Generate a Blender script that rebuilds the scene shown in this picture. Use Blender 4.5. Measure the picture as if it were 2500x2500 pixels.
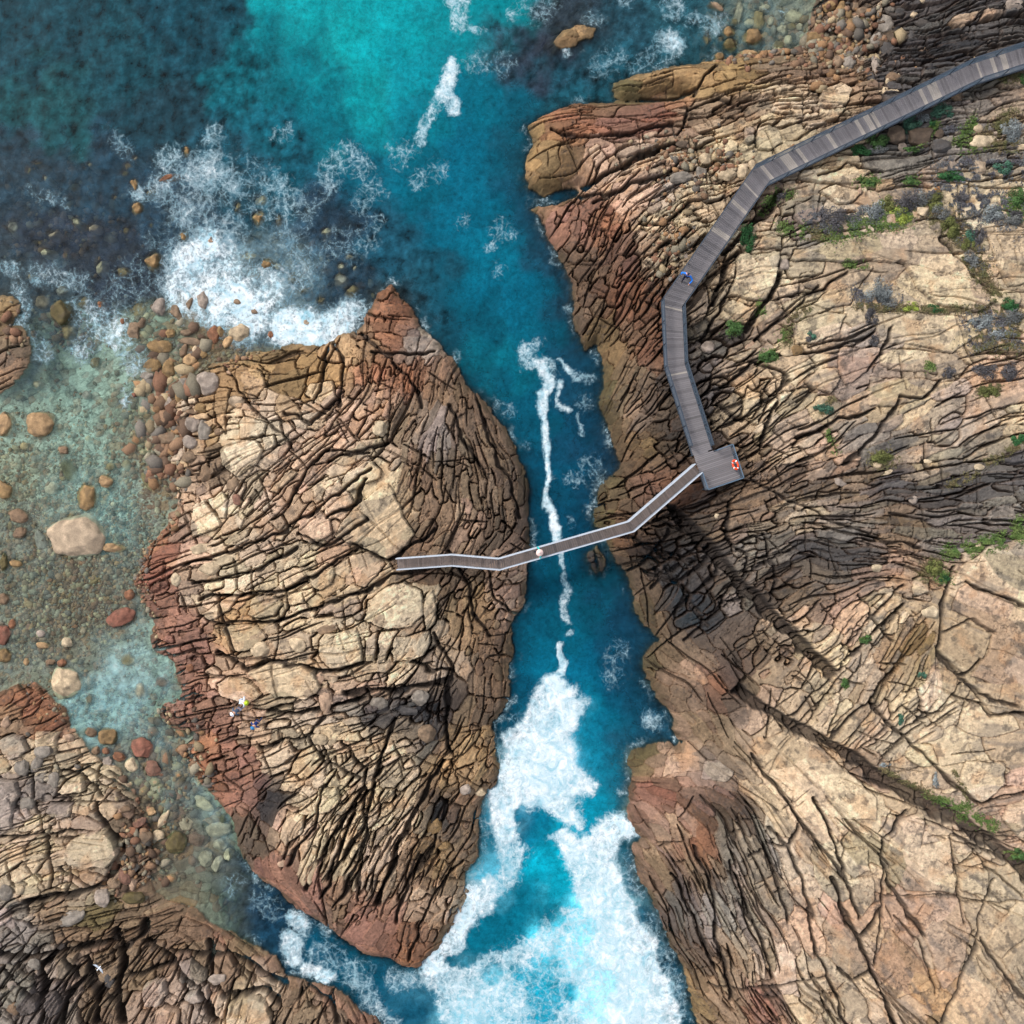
import bpy, math, time
import numpy as np
from mathutils import Vector, Matrix
T0 = time.time()
for o in list(bpy.data.objects): bpy.data.objects.remove(o)
scene = bpy.context.scene
COL = scene.collection
# ---------------------------------------------------------------- camera, sky, sun, exposure
FRAME = 85.0; HC = 80.0
cam = bpy.data.cameras.new('camera'); camo = bpy.data.objects.new('camera', cam); COL.objects.link(camo)
camo.location = (0, 0, HC); camo.rotation_euler = (0, 0, 0)
cam.sensor_width = 36; cam.lens = 36 * HC / FRAME; cam.clip_end = 6000; cam.clip_start = 0.5
scene.camera = camo
SUN_AZ = math.radians(-52); SUN_EL = math.radians(48)
w = bpy.data.worlds.new("World"); scene.world = w; w.use_nodes = True
nt = w.node_tree; bg = nt.nodes['Background']
sky = nt.nodes.new('ShaderNodeTexSky'); sky.sky_type = 'NISHITA'; sky.sun_disc = False
sky.sun_elevation = SUN_EL; sky.sun_rotation = SUN_AZ; sky.air_density = 1.0; sky.dust_density = 3.5; sky.ozone_density = 0.6
hs = nt.nodes.new('ShaderNodeHueSaturation'); hs.inputs['Saturation'].default_value = 0.45   # a thin overcast: a whiter sky
nt.links.new(sky.outputs[0], hs.inputs['Color']); nt.links.new(hs.outputs[0], bg.inputs['Color'])
bg.inputs['Strength'].default_value = 0.15
sl = bpy.data.lights.new('sun', 'SUN'); sl.energy = 1.25; sl.angle = math.radians(12); sl.color = (1.0, 0.96, 0.91)
so = bpy.data.objects.new('sun', sl); COL.objects.link(so); so.location = (-40, 30, 60)
sd = Vector((math.sin(SUN_AZ) * math.cos(SUN_EL), math.cos(SUN_AZ) * math.cos(SUN_EL), math.sin(SUN_EL)))
so.rotation_euler = sd.to_track_quat('Z', 'Y').to_euler()
scene.view_settings.view_transform = 'Standard'; scene.view_settings.look = 'None'
scene.view_settings.exposure = 0.55; scene.view_settings.gamma = 1

# ---------------------------------------------------------------- map coordinates
# tiles of the survey picture: origin and scale (survey pixels, the whole frame is 2500 wide)
TL = dict(A=(0, 0, .46584), B=(800, 0, .46584), C=(1600, 0, .46584), D=(0, 800, .46584), E=(800, 800, .46584),
          F=(1600, 800, .46584), G=(0, 1600, .46584), H=(800, 1600, .46584), I=(1600, 1600, .46584),
          Z=(1950, 0, .28468), U=(0, 0, 1.29399), N=(0, 0, 1.0),
          P=(1560, 1020, .15528), Q=(1600, 600, .10352), R=(1240, 1290, .08282), S=(540, 1660, .08282))
MPP = FRAME / 2500
def NP(t, x, y):
    a, b, s = TL[t]; return a + s * x, b + s * y
def W0(t, x, y, z=0.0):                       # ground position of a survey point that lies at height z
    nx, ny = NP(t, x, y); k = (HC - z) / HC
    return (nx / 2500 - .5) * FRAME * k, -(ny / 2500 - .5) * FRAME * k
def s2l(c):
    c = np.asarray(c, float) / 255.0
    return np.where(c <= .04045, c / 12.92, ((c + .055) / 1.055) ** 2.4)
rng = np.random.default_rng(7)
_perm = np.random.default_rng(3).permutation(4096); _ga = np.random.default_rng(4).random(4096) * 2 * math.pi
_gx = np.cos(_ga).astype(np.float32); _gy = np.sin(_ga).astype(np.float32)
def pn(x, y, seed=0):
    x = x + seed * 17.31; y = y - seed * 9.77
    xi = np.floor(x).astype(np.int64); yi = np.floor(y).astype(np.int64)
    fx = (x - xi).astype(np.float32); fy = (y - yi).astype(np.float32)
    u = fx * fx * fx * (fx * (fx * 6 - 15) + 10); v = fy * fy * fy * (fy * (fy * 6 - 15) + 10)
    def g(ix, iy, dx, dy):
        h = _perm[(_perm[ix & 4095] + iy) & 4095]; return _gx[h] * dx + _gy[h] * dy
    a = g(xi, yi, fx, fy); b = g(xi + 1, yi, fx - 1, fy); c = g(xi, yi + 1, fx, fy - 1); d = g(xi + 1, yi + 1, fx - 1, fy - 1)
    return (a + u * (b - a)) * (1 - v) + (c + u * (d - c)) * v
def fbm(x, y, seed=0, oct=4, gain=.5):
    r = 0; a = 1; f = 1
    for i in range(oct):
        r = r + a * pn(x * f, y * f, seed + i * 5); a *= gain; f *= 2.03
    return r
def sst(a, b, x):
    t = np.clip((x - a) / (b - a), 0, 1); return t * t * (3 - 2 * t)

# ---------------------------------------------------------------- outlines traced at the waterline
RIGHT = [('C',850,-300),('C',840,0),('C',800,120),('C',790,200),('C',760,250),('C',560,275),('C',300,320),('C',0,370),('B',1600,400),('B',1500,440),('B',1490,500),('B',1540,525),
 ('B',1700,520),('B',1850,508),('B',1870,516),('B',1700,532),('B',1560,538),('B',1400,540),('B',1300,548),('B',1180,590),('B',1100,620),('B',1045,670),('B',1075,720),('B',1080,760),('B',1040,820),('B',1035,930),('B',1040,980),
 ('B',1120,1025),('B',1200,1010),('B',1290,985),('B',1345,978),('B',1350,992),('B',1250,1050),('B',1160,1085),('B',1075,1100),('B',1110,1140),('B',1140,1220),('B',1180,1290),('B',1215,1350),
 ('B',1250,1420),('B',1280,1500),('B',1290,1600),('B',1285,1680),('B',1310,1760),('B',1335,1835),('B',1370,1830),('B',1400,1795),('B',1430,1850),('E',1450,220),('E',1430,330),('E',1420,420),
 ('E',1450,480),('E',1480,560),('E',1500,620),('E',1530,720),('E',1500,775),('E',1440,820),('E',1410,880),('E',1425,915),('E',1380,960),('E',1395,1000),('E',1450,1080),('E',1460,1110),('E',1500,1200),('E',1550,1290),
 ('E',1590,1370),('E',1600,1450),('E',1640,1540),('E',1700,1600),('E',1750,1640),('E',1690,1665),('E',1650,1720),('E',1645,1790),('E',1680,1870),('H',1665,110),('H',1700,170),('H',1740,230),('H',1790,290),('H',1800,330),
 ('H',1790,400),('H',1870,450),('H',1860,470),('H',1760,440),('H',1700,465),('H',1590,490),('H',1580,560),('H',1590,640),('H',1580,700),('H',1590,760),('H',1560,800),('H',1560,850),('H',1600,900),('H',1660,960),('H',1590,990),('H',1600,1080),
 ('H',1640,1180),('H',1700,1280),('H',1740,1380),('H',1790,1480),('H',1830,1570),('H',1870,1660),('H',1890,1740),('H',1910,1830),('H',1932,1932),('H',1960,2200),('N',1800,3300),('N',9000,9000),('N',60000,60000),('N',60000,-60000),('N',3000,-60000),('N',2100,-600)]
ISLAND = [('B',190,1700),('B',185,1650),('B',240,1600),('B',260,1540),('B',340,1490),('B',380,1560),('B',430,1600),('B',480,1680),('B',520,1760),('B',580,1790),('B',610,1830),('B',640,1860),
 ('E',660,170),('E',700,250),('E',740,320),('E',790,350),('E',830,400),('E',870,440),('E',920,500),('E',960,580),('E',1000,680),('E',1045,780),('E',1062,850),('E',1060,950),('E',1045,1000),('E',1060,1060),('E',1060,1140),
 ('E',1050,1250),('E',1040,1350),('E',1030,1440),('E',1000,1485),('E',970,1500),('E',960,1560),('E',980,1640),('E',975,1710),('E',940,1760),('E',950,1850),('H',955,100),('H',950,200),('H',910,310),('H',860,350),('H',865,450),('H',900,570),
 ('H',890,680),('H',830,720),('H',800,790),('H',780,850),('H',800,920),('H',790,1000),('H',780,1080),('H',720,1130),('H',730,1230),('H',700,1320),('H',650,1420),('H',600,1500),('H',540,1570),('H',480,1640),('H',400,1630),('H',330,1590),
 ('H',200,1560),('H',100,1500),('G',1700,1410),('G',1600,1350),('G',1530,1290),('G',1440,1220),('G',1350,1160),('G',1300,1080),('G',1250,1000),('G',1220,900),('G',1210,850),('G',1150,770),('G',1080,700),('G',1010,600),('G',980,540),('G',955,480),
 ('G',1010,440),('G',1050,400),('G',930,385),('G',830,310),('G',820,260),('G',930,240),('G',960,190),('G',940,130),('G',900,30),('D',860,1720),('D',800,1700),('D',790,1620),('D',820,1540),('D',770,1480),('D',750,1400),('D',700,1330),('D',740,1260),
 ('D',760,1150),('D',880,1050),('D',880,980),('D',930,950),('D',930,850),('D',890,740),('D',900,640),('D',930,560),('D',900,450),('D',930,340),('D',1010,260),('D',1120,190),('D',1260,150),('D',1400,120),('D',1500,90),('D',1700,90),('D',1790,30),('D',1880,20)]
LOWL = [('G',-300,190),('G',0,190),('G',100,150),('G',200,140),('G',240,170),('G',270,220),('G',320,250),('G',360,300),('G',370,380),('G',420,430),('G',470,500),('G',520,540),('G',600,580),('G',650,640),('G',700,700),('G',740,790),('G',770,850),('G',800,930),
 ('G',800,1000),('G',840,1090),('G',780,1180),('G',830,1260),('G',950,1300),('G',1050,1340),('G',1150,1430),('G',1330,1510),('G',1470,1590),('G',1500,1670),('G',1600,1700),('G',1730,1730),('G',1850,1810),('G',1900,1870),('H',250,1880),('H',290,1932),('H',500,2300),('N',1200,3200),('N',1200,60000),('N',-60000,60000),('N',-60000,1700)]
LEDGE = [('A',-300,1540),('A',0,1545),('A',90,1550),('A',110,1640),('A',60,1700),('A',130,1720),('A',165,1800),('D',165,100),('D',150,200),('D',100,270),('D',50,330),('D',0,350),('D',-300,400)]
ISLET = [('B',1180,230),('B',1230,160),('B',1330,120),('B',1400,145),('B',1390,200),('B',1300,240),('B',1200,265)]
SKERRY = [('E',1365,1180),('E',1410,1150),('E',1450,1190),('E',1455,1260),('E',1420,1290),('E',1375,1270)]
LANDS = [('shore', RIGHT), ('island', ISLAND), ('lowleft', LOWL), ('ledge', LEDGE), ('islet', ISLET), ('skerry', SKERRY)]
POLY = [np.array([W0(*p) for p in L]) for _, L in LANDS]
def sdf_poly(P, X, Y):                      # > 0 inside
    x = X.ravel(); y = Y.ravel(); d = np.full(x.shape, 1e18); ins = np.zeros(x.shape, bool)
    n = len(P)
    for i in range(n):
        ax, ay = P[i]; bx, by = P[(i + 1) % n]; ex, ey = bx - ax, by - ay
        t = np.clip(((x - ax) * ex + (y - ay) * ey) / (ex * ex + ey * ey + 1e-12), 0, 1)
        dx = x - ax - t * ex; dy = y - ay - t * ey; d = np.minimum(d, dx * dx + dy * dy)
        c = (ay > y) != (by > y)
        if c.any():
            ins ^= c & (x < (bx - ax) * (y - ay) / (by - ay + 1e-12) + ax)
    return (np.where(ins, 1, -1) * np.sqrt(d)).reshape(X.shape)

# coarse survey grid (0.5 m) for everything that varies slowly
CR = 70.0; CN = 281; ca = np.linspace(-CR, CR, CN); CX, CY = np.meshgrid(ca, ca)     # [iy, ix]
def samp(F, x, y):
    gx = np.clip((x + CR) / (2 * CR) * (CN - 1), 0, CN - 1.001); gy = np.clip((y + CR) / (2 * CR) * (CN - 1), 0, CN - 1.001)
    ix = gx.astype(int); iy = gy.astype(int); fx = gx - ix; fy = gy - iy
    if F.ndim == 3: fx = fx[..., None]; fy = fy[..., None]
    return (F[iy, ix] * (1 - fx) + F[iy, ix + 1] * fx) * (1 - fy) + (F[iy + 1, ix] * (1 - fx) + F[iy + 1, ix + 1] * fx) * fy
SD = np.stack([sdf_poly(P, CX, CY) for P in POLY])
SDL = SD.max(0)
LID = SD.argmax(0)

# ---------------------------------------------------------------- rock survey: place, colour, strike, block length and width, relief, joint width
PAL = dict(tan=(214,190,156), tan2=(204,180,152), cream=(226,204,170), sand=(218,194,160), pink=(208,174,146), orange=(196,160,118), rust=(156,108,80), red=(150,100,82),
 brown=(150,126,102), dbrown=(104,88,74), grey=(152,142,130), dgrey=(88,84,82), black=(44,44,48), blue=(52,64,72), olive=(108,96,62), ochre=(158,128,88), pgrey=(176,160,146), redb=(152,112,94), umber=(142,116,92))
ROCK = [  # tile,x,y,colour,strike deg,L,W,relief,joint
('U',1250,150,'ochre',8,1.8,.5,.18,.07),('U',1180,185,'olive',8,1.5,.6,.1,.05),('U',1370,135,'ochre',6,1.6,.5,.2,.08),('U',1500,140,'brown',5,1.6,.4,.22,.1),('U',1580,150,'umber',8,1.2,.4,.3,.12),
('U',1650,60,'dbrown',30,.6,.5,.3,.14),('U',1760,30,'dgrey',0,2.2,.35,.45,.16),('U',1790,90,'black',-5,2,.4,.45,.16),('U',1880,50,'dgrey',3,2.4,.35,.45,.15),('U',1720,120,'dgrey',-10,1,.5,.4,.15),
('U',1880,150,'dgrey',8,2,.4,.3,.12),('U',1850,190,'grey',5,2,.5,.3,.1),('U',1900,170,'tan2',5,2,.5,.25,.1),
('U',1020,280,'ochre',5,1,.6,.15,.06),('U',1090,230,'rust',-3,1.4,.35,.2,.08),('U',1180,220,'redb',0,1.4,.35,.25,.09),('U',1240,215,'red',0,1.2,.6,.2,.06),('U',1040,320,'ochre',10,1.8,1.2,.12,.06),('U',1120,330,'pink',78,.7,.4,.22,.1),('U',1220,300,'tan2',12,1.1,.35,.3,.1),
('U',1300,240,'brown',15,1.4,.6,.4,.12),('U',1400,220,'umber',20,1.4,.4,.4,.13),('U',1480,200,'sand',5,1.3,.35,.35,.12),('U',1540,190,'tan2',5,1.4,.3,.35,.12),('U',1350,270,'tan',20,1.2,.5,.4,.14),('U',1430,280,'sand',15,1.3,.6,.4,.12),
('U',1100,400,'redb',65,.9,.5,.22,.1),('U',1150,410,'rust',70,.7,.4,.2,.09),('U',1200,370,'pink',20,.9,.4,.25,.1),('U',1250,360,'pgrey',20,1,.5,.3,.1),('U',1180,480,'redb',60,.9,.5,.3,.12),('U',1250,430,'sand',35,1,.42,.4,.13),('U',1310,400,'tan',30,1.1,.45,.4,.14),('U',1330,330,'tan',25,1,.45,.4,.14),('U',1270,490,'sand',30,1.1,.45,.35,.12),
('U',1120,500,'umber',60,.9,.5,.2,.09),('U',1170,560,'rust',55,.9,.4,.25,.1),('U',1230,560,'rust',40,.9,.4,.25,.1),('U',1200,620,'umber',60,1,.4,.2,.07),('U',1110,590,'umber',80,.9,.6,.25,.08),('U',1150,650,'ochre',70,1.2,.5,.15,.06),('U',1230,650,'rust',50,.8,.4,.3,.1),
('U',1150,720,'olive',80,1.2,.5,.12,.05),('U',1200,700,'brown',60,1,.5,.15,.06),('U',1165,790,'olive',80,1.2,.5,.12,.05),('U',1205,780,'pink',70,1.4,.6,.08,.04),('U',1235,760,'dbrown',40,.8,.5,.3,.1),('U',1185,850,'umber',60,1,.5,.15,.06),('U',1215,850,'ochre',60,1,.5,.12,.05),('U',1260,860,'dbrown',30,.9,.6,.35,.12),('U',1270,800,'black',35,.9,.6,.35,.12),('U',1290,780,'brown',30,.9,.6,.3,.1),
('U',1150,930,'olive',20,.9,.6,.25,.08),('U',1170,955,'umber',15,1,.5,.25,.08),('U',1220,925,'redb',25,1,.5,.2,.07),('U',1280,920,'rust',35,1,.6,.25,.08),('U',1180,1010,'rust',-10,1,.6,.2,.07),('U',1215,1000,'brown',10,.8,.5,.2,.08),('U',1140,985,'olive',-40,1.2,.5,.2,.07),
('U',1175,1060,'brown',-60,2,.5,.12,.05),('U',1200,1120,'umber',-60,2.2,.5,.12,.05),('U',1240,1170,'umber',-55,2.2,.45,.12,.05),('U',1275,1225,'brown',-50,2,.5,.15,.06),('U',1210,1160,'olive',-60,2,.5,.12,.05),
('U',1230,1040,'black',35,1,.7,.4,.2),('U',1260,1060,'dgrey',40,1.1,.8,.35,.2),('U',1290,1120,'blue',42,1.6,1.1,.18,.14),('U',1310,1170,'blue',42,2.2,1.4,.08,.08),('U',1300,1020,'black',-40,1.4,.5,.4,.16),('U',1330,1060,'dgrey',30,1,.6,.4,.15),('U',1370,1100,'dbrown',35,1.2,.6,.35,.14),('U',1340,1130,'black',38,1.2,.7,.3,.14),
('U',1260,980,'dbrown',20,1,.6,.35,.14),('U',1320,960,'black',20,1.4,.35,.4,.14),('U',1350,1000,'brown',25,1,.6,.35,.14),
('U',1330,590,'tan2',60,1,.6,.4,.16),('U',1320,540,'tan',60,1.2,.8,.35,.14),('U',1330,650,'grey',15,.9,.6,.45,.2),('U',1370,620,'black',20,1,.6,.5,.2),('U',1390,560,'sand',20,1.6,.9,.3,.12),('U',1430,500,'cream',10,1.8,.9,.25,.12),('U',1410,460,'tan',15,1.3,.7,.3,.12),
('U',1350,710,'dgrey',35,1.4,.8,.4,.18),('U',1390,700,'tan2',20,1.3,.5,.4,.16),('U',1400,760,'tan',40,1.3,.6,.45,.17),('U',1450,790,'cream',50,1.5,.5,.4,.14),('U',1340,770,'dgrey',30,1,.4,.4,.17),('U',1440,720,'tan',35,1.5,.9,.3,.12),('U',1350,840,'dbrown',25,.9,.4,.35,.14),('U',1400,840,'brown',25,1,.5,.4,.15),
('U',1440,350,'brown',15,1.4,.6,.35,.1),('U',1500,330,'tan2',10,1.8,.7,.3,.09),('U',1600,330,'tan',12,1.8,.8,.25,.08),('U',1560,370,'sand',10,2,1,.25,.08),('U',1700,330,'grey',8,1.8,.8,.3,.1),('U',1650,380,'tan2',10,1.8,.9,.25,.08),('U',1780,380,'sand',5,2.2,.8,.25,.08),('U',1720,290,'dgrey',5,1.4,.8,.3,.1),('U',1850,290,'grey',8,1.6,.7,.3,.1),('U',1880,400,'cream',5,2,1,.25,.08),
('U',1470,440,'tan2',10,1.4,.8,.3,.1),('U',1540,420,'grey',15,1.8,.9,.25,.08),('U',1600,470,'tan',12,2.5,1.1,.2,.07),('U',1700,480,'grey',-10,2.5,1.2,.2,.06),('U',1760,540,'tan',-25,3.2,1.5,.18,.05),('U',1880,480,'sand',0,2.5,1.4,.2,.08),('U',1900,560,'sand',5,2.2,1.2,.2,.08),('U',1560,560,'tan',15,2.4,1,.22,.08),('U',1640,560,'sand',10,2.4,1.2,.2,.07),
('U',1450,620,'tan2',40,2.2,.9,.25,.08),('U',1520,660,'tan',20,2.2,1,.22,.08),('U',1620,660,'pgrey',10,2,1,.22,.08),('U',1700,680,'sand',10,2.4,.9,.2,.07),('U',1800,660,'tan',10,2,1,.2,.08),('U',1880,700,'pink',10,1.6,.8,.25,.1),
('U',1520,760,'sand',30,1.8,.9,.25,.09),('U',1600,750,'tan2',20,2.2,1,.2,.07),('U',1720,760,'sand',20,2.2,.8,.22,.07),('U',1830,800,'pgrey',40,2,.7,.25,.09),('U',1880,780,'tan',20,2,.8,.25,.09),
('U',1500,850,'tan2',50,1.3,.5,.35,.12),('U',1560,860,'pink',35,1.2,.5,.3,.1),('U',1620,830,'grey',35,2.2,.5,.25,.08),('U',1690,850,'dgrey',35,2.4,.5,.2,.07),('U',1740,850,'tan',10,1.8,.5,.3,.1),('U',1830,860,'grey',15,1.8,.5,.3,.1),
('U',1440,890,'brown',20,.8,.4,.35,.12),('U',1520,900,'dbrown',10,1.1,.35,.3,.1),('U',1600,920,'brown',5,1.6,.35,.25,.09),('U',1700,930,'dgrey',5,2,.35,.25,.09),('U',1800,930,'dgrey',0,2,.4,.3,.1),('U',1880,900,'dgrey',8,2.2,.5,.25,.09),
('U',1430,960,'brown',15,1,.4,.35,.13),('U',1520,970,'tan2',20,1.2,.4,.35,.12),('U',1600,980,'grey',-5,1.8,.3,.3,.1),('U',1700,990,'brown',-8,2,.3,.3,.1),('U',1800,990,'grey',0,2.2,.35,.3,.1),('U',1890,960,'grey',0,2.4,.4,.3,.1),
('U',1430,1040,'grey',20,1,.5,.35,.14),('U',1520,1050,'dgrey',0,1.8,.3,.3,.1),('U',1620,1060,'dgrey',-15,1.8,.3,.3,.1),('U',1700,1060,'pink',-20,1.3,.35,.3,.1),('U',1400,1110,'grey',60,.9,.5,.35,.15),('U',1460,1110,'dbrown',50,.9,.5,.35,.14),('U',1540,1110,'brown',-20,1.2,.5,.3,.1),
('U',1500,1170,'tan2',55,.9,.5,.35,.14),('U',1600,1160,'pink',35,1,.5,.3,.11),('U',1660,1170,'sand',55,1.2,.4,.3,.1),('U',1560,1230,'sand',55,1,.5,.35,.13),('U',1480,1230,'brown',40,1,.5,.35,.15),('U',1640,1260,'tan2',60,1,.5,.3,.1),('U',1700,1240,'ochre',60,2,.4,.2,.08),('U',1560,1300,'tan',60,1.1,.5,.35,.13),
('U',1420,1200,'dbrown',40,1.4,.6,.25,.1),('U',1350,1230,'dbrown',-50,1.4,.6,.2,.1),('U',1430,1280,'brown',42,1.4,.8,.25,.1),('U',1380,1270,'black',-45,1.2,.6,.3,.12),('U',1510,1320,'tan2',40,1.3,.7,.25,.1),('U',1650,1340,'tan',60,1.4,.6,.3,.12),('U',1720,1330,'sand',62,1.4,.6,.3,.12),
('U',1850,1130,'sand',-25,4,2,.12,.05),('U',1860,1250,'sand',-25,4,2.2,.12,.05),('U',1800,1280,'tan',-50,2.5,1.6,.15,.06),('U',1880,1380,'tan',-10,2.8,1.8,.15,.06),
('U',1240,1250,'olive',30,1,.7,.2,.07),('U',1260,1300,'umber',-50,1.2,.7,.15,.05),('U',1300,1280,'pink',-40,1,.7,.12,.05),('U',1300,1330,'brown',-60,1,.6,.15,.05),('U',1345,1290,'rust',-50,1.5,.5,.15,.06),('U',1370,1340,'dbrown',-60,1.2,.6,.2,.08),('U',1330,1380,'umber',-60,1,.6,.15,.05),
('U',1210,1410,'olive',20,.9,.6,.15,.05),('U',1260,1430,'pink',10,1,.6,.12,.05),('U',1290,1440,'pink',15,1.2,.6,.08,.04),('U',1345,1450,'grey',-25,1.4,.8,.08,.04),('U',1260,1480,'red',10,1,.5,.15,.06),('U',1350,1480,'redb',5,1.2,.5,.15,.06),('U',1390,1420,'umber',-60,1.6,.5,.2,.08),
('U',1220,1540,'redb',-60,1.3,.6,.15,.05),('U',1260,1560,'pink',-65,1.4,.5,.15,.06),('U',1310,1580,'rust',-65,1.4,.5,.2,.07),('U',1370,1540,'dbrown',-65,2.2,.35,.3,.09),('U',1410,1600,'grey',-65,2.2,.3,.35,.1),('U',1330,1650,'brown',-62,2,.35,.3,.09),
('U',1240,1680,'umber',-62,2.2,.5,.2,.07),('U',1280,1700,'dgrey',-62,2.4,.35,.25,.09),('U',1340,1730,'grey',-65,2.2,.35,.3,.1),('U',1400,1720,'grey',-75,2,.35,.3,.1),('U',1450,1700,'tan2',-60,2.4,.6,.2,.08),('U',1310,1800,'dbrown',-58,2.2,.35,.3,.1),('U',1380,1820,'brown',-65,2,.35,.3,.1),('U',1430,1820,'tan2',-78,1.6,.4,.3,.1),('U',1290,1880,'ochre',-60,2.2,.5,.2,.07),('U',1360,1900,'brown',10,1.4,.35,.3,.1),('U',1450,1890,'redb',-60,1.8,.35,.3,.1),
('U',1430,1400,'tan2',-50,1.8,.8,.2,.08),('U',1480,1440,'sand',-40,3,1.6,.12,.05),('U',1560,1480,'tan',-35,3,1.6,.12,.05),('U',1620,1540,'sand',-30,2.4,1.4,.15,.05),('U',1520,1560,'tan2',-50,2.2,1,.2,.07),('U',1470,1520,'tan',-62,2.2,.8,.2,.08),
('U',1500,1380,'tan2',42,1.8,.8,.3,.12),('U',1580,1380,'tan',50,1.6,.8,.25,.1),('U',1660,1400,'tan2',45,1.4,.7,.25,.12),('U',1740,1420,'sand',30,2,1.2,.15,.07),('U',1820,1430,'sand',20,2.2,1.3,.15,.07),('U',1640,1450,'brown',-45,1.2,.8,.25,.1),('U',1720,1500,'tan',0,2,1.3,.15,.07),('U',1820,1500,'tan2',10,1.8,1,.18,.07),('U',1900,1500,'pink',20,1.6,.9,.2,.08),
('U',1700,1580,'tan2',-40,2.2,1,.18,.07),('U',1620,1620,'sand',-60,2,1,.18,.07),('U',1540,1660,'sand',-60,1.6,.9,.2,.08),('U',1500,1740,'pink',-60,2.4,.7,.2,.08),('U',1600,1720,'pink',-40,2.2,1.2,.15,.06),('U',1700,1680,'pink',-10,2.4,1.4,.12,.06),('U',1800,1640,'sand',-50,2,1.1,.18,.08),('U',1800,1720,'sand',-10,2.2,1.1,.15,.06),
('U',1500,1830,'tan2',-65,2.4,1,.15,.06),('U',1600,1820,'sand',-60,2.4,1.3,.12,.06),('U',1700,1800,'pink',-60,2.8,1.4,.12,.05),('U',1850,1800,'tan',-55,3,1.6,.12,.05),('U',1780,1880,'orange',-50,2.8,1.6,.1,.05),('U',1640,1890,'tan2',-30,1.8,.9,.2,.08),('U',1540,1900,'tan',-60,1.6,.6,.25,.1),
# island
('U',350,715,'tan2',40,1.0,.7,.35,.15),('U',390,690,'ochre',20,1.0,.8,.25,.12),('U',345,780,'tan2',0,1.0,.8,.35,.15),('U',350,840,'tan2',0,1.0,.8,.3,.14),('U',420,660,'ochre',10,1.2,.8,.2,.1),
('U',740,620,'rust',-20,1,.6,.2,.09),('U',790,650,'pgrey',0,1,.6,.1,.05),('U',690,650,'umber',0,1,.5,.15,.08),('U',600,660,'ochre',85,1,.6,.2,.09),('U',660,670,'orange',85,.7,.55,.2,.09),('U',520,680,'ochre',15,1.4,.8,.2,.09),('U',440,720,'orange',-40,1.2,.8,.2,.09),('U',480,760,'tan2',-20,1.2,.7,.25,.1),('U',560,720,'ochre',5,1.3,.8,.2,.1),
('U',700,710,'rust',88,.8,.28,.2,.09),('U',780,700,'rust',80,.9,.28,.2,.09),('U',830,720,'umber',70,1.2,.35,.18,.08),('U',700,760,'pink',85,.9,.35,.25,.1),('U',760,800,'brown',75,1.2,.25,.22,.09),('U',830,820,'pgrey',75,1.4,.35,.18,.08),('U',880,800,'umber',-65,1.6,.4,.18,.08),('U',930,850,'brown',-60,1.4,.4,.2,.09),
('U',640,790,'pink',40,1,.6,.3,.11),('U',560,790,'tan2',40,1,.6,.3,.13),('U',460,820,'cream',20,1.6,.9,.2,.1),('U',390,800,'orange',70,.9,.7,.25,.1),('U',380,870,'umber',-30,1,.6,.25,.1),('U',360,950,'pink',30,1,.7,.25,.1),('U',410,970,'cream',35,1.4,.8,.25,.1),('U',480,930,'tan2',55,1,.4,.25,.1),('U',540,900,'pink',60,1.3,.5,.3,.1),
('U',610,860,'pink',30,1.2,.6,.3,.11),('U',690,860,'tan2',30,1.4,.7,.25,.1),('U',800,900,'umber',80,1.2,.3,.25,.1),('U',860,900,'brown',85,1,.35,.3,.12),('U',920,940,'brown',-70,1.2,.4,.25,.1),('U',960,900,'dbrown',-65,1.4,.4,.25,.1),('U',640,920,'sand',35,1.8,1.2,.25,.1),('U',570,960,'pink',40,1.1,.8,.3,.12),
('U',720,960,'sand',45,3,1.8,.15,.06),('U',810,990,'umber',60,1,.4,.3,.12),('U',870,990,'pink',85,.9,.45,.3,.12),('U',930,1000,'dbrown',50,1,.5,.3,.12),('U',980,1010,'dbrown',80,.9,.5,.3,.12),('U',560,1030,'sand',30,1.2,.6,.3,.12),('U',480,1040,'tan2',25,1.4,.4,.25,.1),('U',640,1040,'pink',30,1.4,.8,.25,.1),('U',700,1060,'sand',30,2,1.2,.2,.08),
('U',310,1070,'red',0,.9,.6,.2,.08),('U',290,1030,'rust',20,.9,.6,.12,.05),('U',310,1140,'redb',0,.8,.5,.25,.1),('U',340,1200,'redb',20,.8,.5,.3,.11),('U',370,1060,'pink',20,1.4,.6,.25,.1),('U',430,1080,'cream',20,1.6,.6,.28,.11),('U',540,1090,'sand',25,1.4,.7,.3,.12),('U',380,1120,'tan2',0,1,.7,.25,.1),('U',450,1150,'orange',20,1.3,.7,.25,.1),
('U',540,1160,'tan',22,1.6,.7,.35,.13),('U',620,1120,'tan',25,1.4,.8,.35,.13),('U',600,1190,'sand',20,2,1,.3,.13),('U',680,1170,'tan2',35,1.3,.8,.35,.13),('U',760,1150,'cream',20,2.6,1.6,.25,.12),('U',640,1230,'cream',10,2.2,1.4,.3,.14),('U',540,1270,'cream',-10,3,1.8,.2,.1),('U',740,1230,'cream',50,1.6,1,.3,.14),
('U',800,1060,'umber',-10,1.3,.7,.25,.1),('U',870,1080,'brown',60,1,.4,.3,.12),('U',900,1130,'orange',60,1,.6,.3,.12),('U',850,1140,'brown',-60,1.4,.4,.25,.1),('U',950,1120,'pink',20,.8,.5,.3,.1),('U',960,1060,'pink',10,.9,.5,.25,.1),('U',870,1200,'orange',70,1,.6,.3,.12),('U',810,1200,'tan2',70,1.2,.6,.3,.12),('U',920,1220,'umber',-70,1.2,.5,.25,.1),('U',930,1300,'umber',80,1,.5,.25,.1),
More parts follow.
